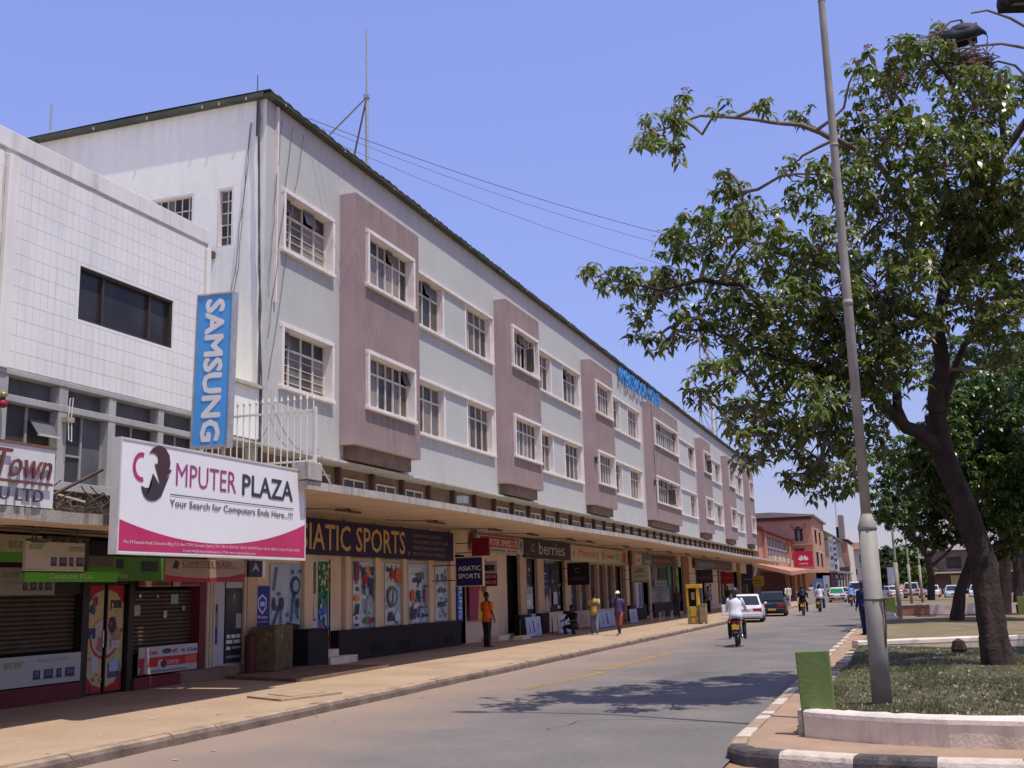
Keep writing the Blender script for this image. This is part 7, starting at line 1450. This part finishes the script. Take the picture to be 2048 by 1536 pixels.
    for f, rx, ry in ((-.13, .186, .146), (.03, .176, .136), (.10, .160, .120), (.2, .152, .112), (.34, .172, .120), (.43, .180, .112), (.49, .145, .088), (.535, .070, .066)):
        rg.append(ringE(pel + up_ * f, rx * (bl if f < .46 else 1), ry * bl, 14, lean))
    m.loft(rg)
    for nm in 'lr':
        sh, el, wr, hd, d2 = J[nm]
        if longsleeve: m.tube([sh + V((0, 0, .01)), sh.lerp(el, .5), el, el.lerp(wr, .5), wr], [.074, .066, .056, .05, .042], 10)
        else: m.tube([sh + V((0, 0, .01)), sh.lerp(el, .45), sh.lerp(el, .85)], [.076, .070, .064], 10)
    out(m, 'shirt', c_)
    tc = M('cloth %.2f %.2f %.2f' % trousers, trousers, .85, .12, 12, bump=.4, bscale=26); m = MB()
    if skirt:
        m.loft([ringE(pel + V((0, 0, .06)), .15, .115), ringE(pel + V((0, 0, -.08)), .175, .135), ringE(pel + V((0, .02, -.40)), .175, .16), ringE(pel + V((0, .02, -.52)), .17, .16)])
    else:
        m.loft([ringE(pel + V((0, 0, .07)), .150, .115), ringE(pel + V((0, 0, -.02)), .165, .125), ringE(pel + V((0, 0, -.12)), .150, .12)])
        for nm in 'LR':
            hip, kn, an, toe = J[nm]; e_ = an if not bare else kn.lerp(an, .25)
            m.tube([hip + V((0, 0, .02)), hip.lerp(kn, .35), hip.lerp(kn, .75), kn, kn.lerp(e_, .5), e_], [.098, .094, .078, .070, .066, .060], 10)
    out(m, 'trousers' if not skirt else 'skirt', tc)
    sc_ = ink(shoes)
    for nm in 'LR':
        hip, kn, an, toe = J[nm]; m = MB(); m.loft([ringE(an + V((0, -.07, -.035)), .03, .035, 8), ringE(an + V((0, -.02, .01)), .042, .055, 8)]); m.tube([an + V((0, -.06, -.045)), an + V((0, .03, -.035)), toe + V((0, .02, -.012)), toe + V((0, .07, -.018))], [.036, .046, .042, .02], 8, sq=.8); out(m, 'shoe', sc_)
    if hat == 'helmet':
        m = MB(); m.ell(head + V((0, -.01, .03)), .125, .145, .14, 14, 8, -.45, 1); h_ = out(m, 'helmet', M('helmet %.2f' % hatcol[0], hatcol, .2, .05, 4, coat=.5)); m = MB(); m.ell(head + V((0, .02, .0)), .115, .135, .06, 12, 5); out(m, 'visor', m_vglass)
    elif hat == 'cap':
        m = MB(); m.ell(head + V((0, 0, .04)), .095, .112, .10, 14, 6, 0, 1); m.loft([[(head.x + x, head.y + .09, head.z + .045) for x in (-.07, .07)] + [(head.x + x, head.y + .19, head.z + .03) for x in (.05, -.05)], [(head.x + x, head.y + .09, head.z + .057) for x in (-.07, .07)] + [(head.x + x, head.y + .19, head.z + .04) for x in (.05, -.05)]]); out(m, 'cap', ink(hatcol), False)
    elif hat == 'veil':
        m = MB(); m.ell(head + V((0, -.015, .015)), .098, .115, .135, 14, 8); m.loft([ringE(head + V((0, -.02, -.05)), .10, .11), ringE(neck + V((0, -.02, -.02)), .15, .12), ringE(chest + V((0, -.04, -.12)), .22, .16), ringE(waist + V((0, -.05, 0)), .21, .17)]); out(m, 'veil', ink(hatcol))
    else:
        m = MB(); m.ell(head + V((0, -.012, .025)), .083, .100, .108, 12, 7, -.15, 1); out(m, 'hair', m_hair)
    if hold:
        m = MB(); p = (J['l'][3] + J['r'][3]) / 2; m.box(p.x - .13, p.x + .13, p.y - .02, p.y + .04, p.z - .02, p.z + .14); out(m, 'held_parcel', ink(hold), False)
    return t
person('person in an orange shirt standing with their back to us under the sign', (-12.45, 32.8, .15), R(-20), (.75, .13, .015), (.030, .022, .022), 'stand', 1.68, headturn=-.9)
person('person in a yellow shirt walking along the shaded shop fronts', (-11.2, 41.0, .15), R(195), (.46, .34, .08), (.16, .18, .25), 'walk', 1.62, hold=(.12, .07, .04), shoes=(.4, .38, .36))
person('person in a white cap and purple patterned top walking towards us', (-10.0, 40.0, .15), R(178), (.075, .05, .13), (.22, .06, .05), 'walk', 1.60, hat='cap', hatcol=(.80, .78, .72), bare=True, shoes=(.55, .5, .42))
person('person in dark clothes sitting low against the shop plinth', (-12.3, 42.0, .15), R(160), (.02, .018, .022), (.03, .03, .035), 'sit', 1.6)
person('person in a white shirt and dark helmet riding the nearest motorcycle', (-5.0, 34.83, .0), R(5), (.74, .74, .75), (.025, .028, .045), 'ride', 1.7, hat='helmet', hatcol=(.03, .03, .035), longsleeve=True)
person('veiled person in black riding away on a motorcycle', (-5.85, 68.85, .0), R(2), (.010, .010, .012), (.012, .012, .013), 'ride', 1.7, hat='veil', hatcol=(.010, .010, .012), longsleeve=True)
person('person in a white shirt riding in front of a passenger', (-5.45, 77.1, .0), R(-1), (.72, .72, .73), (.05, .06, .09), 'ride', 1.7)
person('passenger in a white top on the far motorcycle', (-5.36, 76.55, .02), R(-1), (.70, .70, .72), (.08, .1, .16), 'pillion', 1.66)
person('person in a light blue shirt riding far up the road', (-4.2, 94.85, .0), R(0), (.20, .32, .62), (.05, .06, .09), 'ride', 1.7, hat='helmet', hatcol=(.10, .14, .22))
person('person in a cream outfit walking towards us in front of the red shops', (-8.75, 90.5, .15), R(180), (.66, .62, .48), (.34, .36, .45), 'walk', 1.75, longsleeve=True)
person('person in navy overalls half hidden behind the lamp post', (-1.33, 38.8, .13), R(150), (.020, .022, .085), (.022, .026, .08), 'stand', 1.76, longsleeve=True, hat='cap', hatcol=(.03, .035, .12))
person('person in a white top and dark trousers leaning by the phone kiosk', (-12.5, 74.9, .15), R(150), (.36, .37, .42), (.018, .018, .022), 'stand', 1.72)
person('person in a dark red top standing near the green panel', (-12.6, 64.5, .15), R(200), (.07, .03, .03), (.06, .07, .09), 'stand', 1.7)
person('person in dark clothes standing by the strip poster', (-12.4, 83.0, .15), R(170), (.03, .028, .035), (.02, .02, .025), 'stand', 1.72)
person('person in a pale shirt walking by the blue poster', (-8.3, 108, .15), R(20), (.45, .45, .48), (.06, .07, .12), 'walk', 1.7)
person('person in a red top riding the far right motorcycle', (7.9, 62.1, 0), R(182), (.45, .04, .05), (.03, .035, .05), 'ride', 1.7, hat='helmet', hatcol=(.45, .05, .05))
person('person in a white top riding at the right picture edge', (8.8, 66.1, 0), R(170), (.62, .62, .64), (.03, .035, .05), 'ride', 1.7, hat='helmet', hatcol=(.12, .13, .2))
# ================================================================== BUILDINGS AT THE STREET END
m_org = M('terracotta orange paint', (.50, .27, .165), .85, .08, .4, streak=.3, fine=.05); m_org2 = M('bright orange paint', (.50, .25, .165), .85, .08, .5, streak=.2); m_maro = M('maroon eave band', (.12, .04, .05), .8, .15, 1); m_slate = M('grey brown roof sheets', (.28, .25, .22), .8, .15, .6, streak=.3); m_crm = M('pale cream render', (.62, .57, .45), .85, .08, .5, streak=.3); m_olive = M('olive green roof', (.20, .22, .11), .8, .15, .5)
lb = thing('orange_hall', 'low orange building with a tall white barred window', 'building', (-18, 135, 0))
m = MB(); wall_holes(m, 118.2, 152, .1, 7.6, [(123.1, 148.5, 5.1, 7.25)], lambda u, v: (-14.1, u, v)); m.build('street_wall', m_org2, lb); bx('end_wall', m_org2, -22, -14.1, 117.9, 118.19, .1, 7.6, lb); bx('core', m_void, -21.9, -14.8, 118.3, 151.9, .1, 7.5, lb)
m = MB(); m.loft([[(-13.5, y, 7.62), (-13.5, y, 7.9), (-18, y, 9.0), (-22.4, y, 7.9), (-22.4, y, 7.62)] for y in (117.6, 152.4)]); m.build('roof', m_maro, lb)
m_shut2 = M('dusty dark louvre glass', (.10, .10, .11), .8, .4, .6); w_ = bx('window', m_white, -14.16, -14.12, 123.1, 148.5, 6.05, 6.18, lb); 
for i in range(17): bx('mullion', m_white, -14.16, -14.11, 123.3 + i * 1.54, 123.46 + i * 1.54, 5.1, 7.25, w_)
for i in range(16): bx('pane', m_shut2, -14.5, -14.46, 123.45 + i * 1.54, 124.83 + i * 1.54, 5.1, 7.25, w_)
for y in (122.0, 149.6): bx('pilaster', m_org2, -14.1, -13.75, y - .6, y + .5, 4.0, 7.6, lb)
for y in (124.5, 129, 134, 139.5): bx('vent_box', m_crm, -13.9, -13.2, y, y + 1.4, 4.45, 5.05, lb)
m = MB(); m.loft([[(-14.1, 112, 3.75), (-10.4, 112, 2.75), (-10.4, 112, 3.15), (-14.1, 112, 4.1)], [(-14.1, 124, 3.8), (-9.6, 124, 3.1), (-9.6, 124, 3.45), (-14.1, 124, 4.1)], [(-14.1, 152, 3.8), (-9.2, 152, 3.3), (-9.2, 152, 3.6), (-14.1, 152, 4.1)]]); m.build('canopy', m_org2, lb)
bx('shop_recess', m_maro, -14.09, -14.0, 118.3, 151, .15, 3.3, lb)
for y in (124, 131, 138, 145): bx('column', m_org2, -12.2, -11.8, y, y + .5, .15, 3.4, lb)
tb2 = thing('orange_tower_block', 'three storey terracotta block with a grey roof behind the red logo sign', 'building', (-14.5, 158, 0))
m = MB(); wall_holes(m, -22.0, -11.05, .1, 10.85, [(-13.36, -12.3, 7.6, 9.1), (-13.4, -12.35, 5.9, 6.5)], lambda u, v: (u, 152.6, v)); m.build('front_wall', m_org, tb2)
m = MB(); wall_holes(m, 152.6, 176, .1, 10.85, [(156.5, 160, 7.4, 9.2), (165, 168, 7.4, 9.2), (157, 161, 4.3, 6.2), (166, 169, 4.3, 6.2)], lambda u, v: (-11.05, u, v)); m.build('street_wall', m_org, tb2); bx('core', m_void, -21.9, -11.5, 153.2, 175.9, .1, 10.8, tb2)
m = MB(); m.loft([[(-22.6, y, 10.86), (-10.6, y, 10.86), (-10.6, y, 11.05), (-16, y, z), (-22.6, y, z)] for y, z in ((152.0, 11.55), (176.5, 12.6))]); m.build('roof', m_slate, tb2); bx('eave_band', m_maro, -22.3, -11.0, 152.3, 152.59, 10.45, 10.85, tb2)
for (x0, x1, z0, z1) in ((-13.36, -12.3, 7.6, 9.1), (-13.4, -12.35, 5.9, 6.5)):
    w_ = bx('window', m_maro, x0 - .15, x1 + .15, 152.4, 152.59, z1 + .003, z1 + .15, tb2)
    for i in range(3): bx('pane', gl[0] if i != 1 else gl[2], x0 + i * (x1 - x0) / 3 + .03, x0 + (i + 1) * (x1 - x0) / 3 - .03, 152.75, 152.8, z0, z1, w_)
for y0, y1, z0, z1 in ((156.5, 160, 7.4, 9.2), (165, 168, 7.4, 9.2), (157, 161, 4.3, 6.2), (166, 169, 4.3, 6.2)):
    w_ = bx('window', m_crm, -11.04, -10.7, y0 - .2, y1 + .2, z1, z1 + .15, tb2); bx('pane', gl[1], -11.25, -11.2, y0, y1, z0, z1, w_)
for i in range(4): bx('vent_slot', m_maro, -13.9 + (i % 2) * 1.7, -13.4 + (i % 2) * 1.7, 152.56, 152.598, 9.45 + (i // 2) * .3, 9.53 + (i // 2) * .3, tb2)
bx('vent_slot', m_void, -13.1, -12.65, 152.55, 152.598, 9.3, 9.5, tb2); bx('string_course', m_org2, -22, -11.0, 152.5, 152.598, 7.05, 7.25, tb2)
# red square logo sign on the orange canopy
hw_ = thing('logo_sign', 'square red sign with a white fan shaped flower logo', 'sign', (-10.6, 124.5, 3.6)); bx('panel', ink((.50, .015, .05)), -11.15, -9.15, 124.4, 124.6, 3.75, 5.45, hw_)
pm = M('white logo paint', (.8, .78, .76), .5, .03, 3); m = MB(); cx, cz = -10.15, 4.42
for i, a in enumerate((-72, -46, -20, 20, 46, 72)):
    an = R(90 - a); d_ = Vector((math.cos(an), 0, math.sin(an))); n_ = Vector((-d_.z, 0, d_.x)); O = Vector((cx, 124.39, cz)) + d_ * .08
    m.poly([O, O + d_ * .22 + n_ * .09, O + d_ * .44 + n_ * .085, O + d_ * .52, O + d_ * .44 - n_ * .085, O + d_ * .22 - n_ * .09])
m.build('logo', pm, hw_); text('lettering', 'HUAWEI', (-10.6, 124.4, 4.0), FY, .9, .14, pm, hw_, .02)
bx('post', m_crm, -11.5, -11.25, 124.4, 124.6, 3.5, 4.5, hw_); bx('post', m_crm, -12.6, -12.4, 124.4, 124.6, 3.5, 4.9, hw_)
# the row beyond
gb = thing('green_roofed_shop', 'narrow building with olive green roof beyond the orange block', 'building', (-10.5, 180, 0)); bx('wall', m_crm, -20, -10.2, 177, 196, .1, 8.6, gb); m = MB(); m.loft([[(-21, y, 8.7), (-9.2, y, 8.7), (-9.2, y, 8.9), (-14, y, 11.8), (-21, y, 11.8)] for y in (176.6, 197)]); m.build('roof', m_olive, gb); bx('canopy', m_slate, -13, -8.2, 153, 200, 3.35, 3.6, gb)
vsn = thing('vertical_sign', 'tall white and blue vertical sign beyond the orange block', 'sign', (-9.5, 170, 3.8)); board('panel', (-10.1, 170, 3.9), FY, 1.05, 4.8, (.55, .56, .55), [('r', .62, 0, 1, 1, (.06, .09, .30)), ('r', .08, .8, .5, .92, (.35, .36, .38)), ('r', .1, .55, .5, .7, (.3, .32, .34)), ('r', .15, .3, .55, .42, (.1, .12, .14)), ('r', .1, .08, .5, .2, (.35, .36, .3)), ('r', .68, .84, .95, .92, WHT), ('r', .68, .68, .95, .76, WHT), ('r', .68, .5, .95, .58, WHT), ('r', .68, .34, .95, .42, WHT), ('r', .68, .16, .95, .24, WHT)], vsn, d=.3); bx('post', m_galv, -9.7, -9.5, 170.1, 170.3, .1, 3.9, vsn)
ob = thing('orange_flank_building', 'building with a sloping orange flank wall further down the street', 'building', (-10, 205, 0)); m = MB(); m.loft([[(-20, y, .1), (-8.4, y, .1), (-8.7, y, 8.6), (-8.9, y, 9.0), (-20, y, 9.2)] for y in (200, 222)]); m.build('wall', m_crm, ob); m = MB(); m.prism((-9.8, 199.9, 4.6), (1, 0, 0), (0, 0, 1), (0, -1, 0), [(0, 4.0), (1.0, 4.4), (1.35, .1), (.95, .0), (.3, 1.8)], .05); m.build('painted_flank', m_org2, ob); bx('dark_canopy', m_maro, -10.8, -8.6, 196, 199.9, 4.0, 4.6, ob); bx('roof', m_maro, -20.5, -8.5, 199.6, 222.4, 9.203, 9.4, ob)
tw = thing('slab_tower', 'slim grey brown slab tower rising behind the vertical sign', 'tower', (-10.6, 222, 0)); bx('slab', m_slate, -11.0, -10.05, 220, 225, .1, 14.8, tw); bx('shaded_side', m_blackp, -11.5, -11.002, 220.5, 225, .1, 12.6, tw)
am = thing('lattice_mast', 'thin lattice mast above the green roof', 'mast', (-12.2, 240, 0)); m = MB()
for x in (-12.6, -11.9): m.tube([(x, 240, 0), (-12.25, 240, 22)], .06, 4)
for z in range(4, 20, 2): m.tube([(-12.6, 240, z), (-11.9, 240, z + 1)], .03, 4)
m.build('lattice', m_galv, am)
cb2 = thing('cream_building', 'cream two storey building with a brown roof closing the street', 'building', (-7, 235, 0)); m = MB(); wall_holes(m, -11.0, -5.4, .1, 8.5, [(-9.9, -8.9, 5.6, 7.2), (-8.0, -6.3, 5.8, 7.4), (-9.8, -8.6, 3.4, 4.6)], lambda u, v: (u, 230, v)); m.build('front_wall', m_crm, cb2); bx('core', m_void, -10.9, -5.5, 230.5, 245, .1, 8.4, cb2); bx('side_wall', m_crm, -5.5, -5.38, 230, 245, .1, 8.48, cb2); m = MB(); m.loft([[(-11.6, 229, 8.5), (-4.9, 229, 8.5), (-4.9, 246, 8.5), (-11.6, 246, 8.5)], [(-10, 232, 9.9), (-6.2, 232, 9.9), (-6.2, 243, 9.9), (-10, 243, 9.9)]]); m.build('roof', M('brown tile roof', (.22, .12, .09), .85, .15, 1), cb2)
for x0, x1 in ((-9.9, -8.9), (-8.0, -6.3)): bx('pane', gl[1], x0, x1, 230.2, 230.25, 5.6, 7.4, cb2)
board('shop_sign', (-8.1, 229.95, 4.6), FY, 2.0, 1.0, (.6, .58, .55), [('r', .1, .3, .4, .7, DB), ('r', .5, .3, .9, .7, DB)], cb2, d=.06)
tw2 = thing('tan_kiosk_wall', 'low tan wall at the corner under the blue poster', 'wall', (-8, 105, 0)); bx('wall', m_crm, -9.4, -6.75, 105, 105.4, .1, 1.22, tw2); bx('hatch', m_blackp, -7.7, -7.5, 104.97, 104.998, .55, .75, tw2)
bpz = thing('poster_stand', 'blue advertising poster above the low tan wall', 'poster', (-7.4, 104.6, 1.2)); board('panel', (-7.75, 104.6, 1.24), FY, .8, 1.1, (.05, .22, .5), [('e', .5, .5, .32, .22, (.55, .45, .3)), ('e', .5, .5, .2, .14, (.5, .2, .1))], bpz, d=.06); bx('post', m_galv, -7.42, -7.36, 104.7, 104.76, .1, 1.3, bpz)
wpz = thing('poster_stand', 'grey white poster panel right of the blue poster', 'poster', (-6.7, 105.8, 1.2)); board('panel', (-7.0, 105.8, 1.24), FY, .55, 1.35, (.5, .5, .52), [('e', .5, .3, .3, .15, (.35, .2, .12))], wpz, d=.06); bx('post', m_galv, -6.76, -6.70, 105.9, 105.96, .1, 1.3, wpz)
dsz = thing('dark_shop_sign', 'dark sign with a pale border over the far pavement', 'sign', (-6.2, 115, 2)); board('panel', (-6.55, 115, 2.2), FY, 1.0, .62, (.03, .028, .03), [('r', .15, .2, .4, .8, (.25, .22, .2)), ('r', .6, .2, .85, .7, (.2, .2, .2))], dsz, d=.1, edge=WHT); bx('post', m_galv, -6.1, -6.04, 115.05, 115.1, .1, 2.2, dsz)
fr3 = thing('far_shop_row', 'dim row of single storey shop fronts at the street end', 'building', (-9, 165, 0)); bx('front', m_maro, -9.2, -8.9, 153, 199, .1, 3.3, fr3); 
for i, y in enumerate((156, 163, 171, 180, 190)): bx('post', m_crm, -8.4, -8.2, y, y + .3, .1, 3.35, fr3)
# low buildings across the far carriageway
rb_ = thing('roadside_building', 'maroon and grey low building seen between the trunks', 'building', (8, 175, 0)); m = MB(); wall_holes(m, 3.5, 30, .1, 6.2, [(6 + i * 3.2, 8 + i * 3.2, 3.6, 5.2) for i in range(7)], lambda u, v: (u, 172, v)); m.build('front_wall', M('maroon and grey wall', (.13, .095, .09), .85, .4, .4), rb_); bx('core', m_void, 3.6, 29.9, 172.5, 190, .1, 6.1, rb_); m = MB(); m.loft([[(3, 171.4, 6.2), (30.5, 171.4, 6.2), (30.5, 191, 6.2), (3, 191, 6.2)], [(5, 176, 7.8), (28, 176, 7.8), (28, 186, 7.8), (5, 186, 7.8)]]); m.build('roof', m_slate, rb_)
for i in range(7): bx('pane', gl[i % 3], 6 + i * 3.2, 8 + i * 3.2, 172.2, 172.25, 3.6, 5.2, rb_)
bx('canopy', m_crm, 3.2, 30, 169.5, 171.95, 2.9, 3.1, rb_); bx('white_door', m_crm, 6.4, 7.6, 171.9, 171.98, .1, 2.6, rb_)
rb2 = thing('side_road_building', 'pale building with balconies at the right behind the trunk', 'building', (20, 130, 0)); m = MB(); wall_holes(m, 95, 150, .1, 11, [(98 + i * 6, 101 + i * 6, z, z + 1.8) for i in range(8) for z in (4.5, 8)], lambda u, v: (19.5, u, v)); m.build('street_wall', m_crm, rb2); bx('core', m_void, 20, 34, 95.5, 149.5, .1, 10.9, rb2); bx('end_wall', m_crm, 19.5, 34, 94.7, 94.99, .1, 11, rb2); bx('roof', m_slate, 18.8, 34.5, 94.2, 150.6, 11.002, 11.3, rb2)
for i in range(8):
    for z in (4.5, 8): bx('pane', gl[(i + int(z)) % 3], 19.75, 19.8, 98 + i * 6, 101 + i * 6, z, z + 1.8, rb2)
bx('canopy', m_slate, 17, 19.49, 95, 150, 3.2, 3.45, rb2)
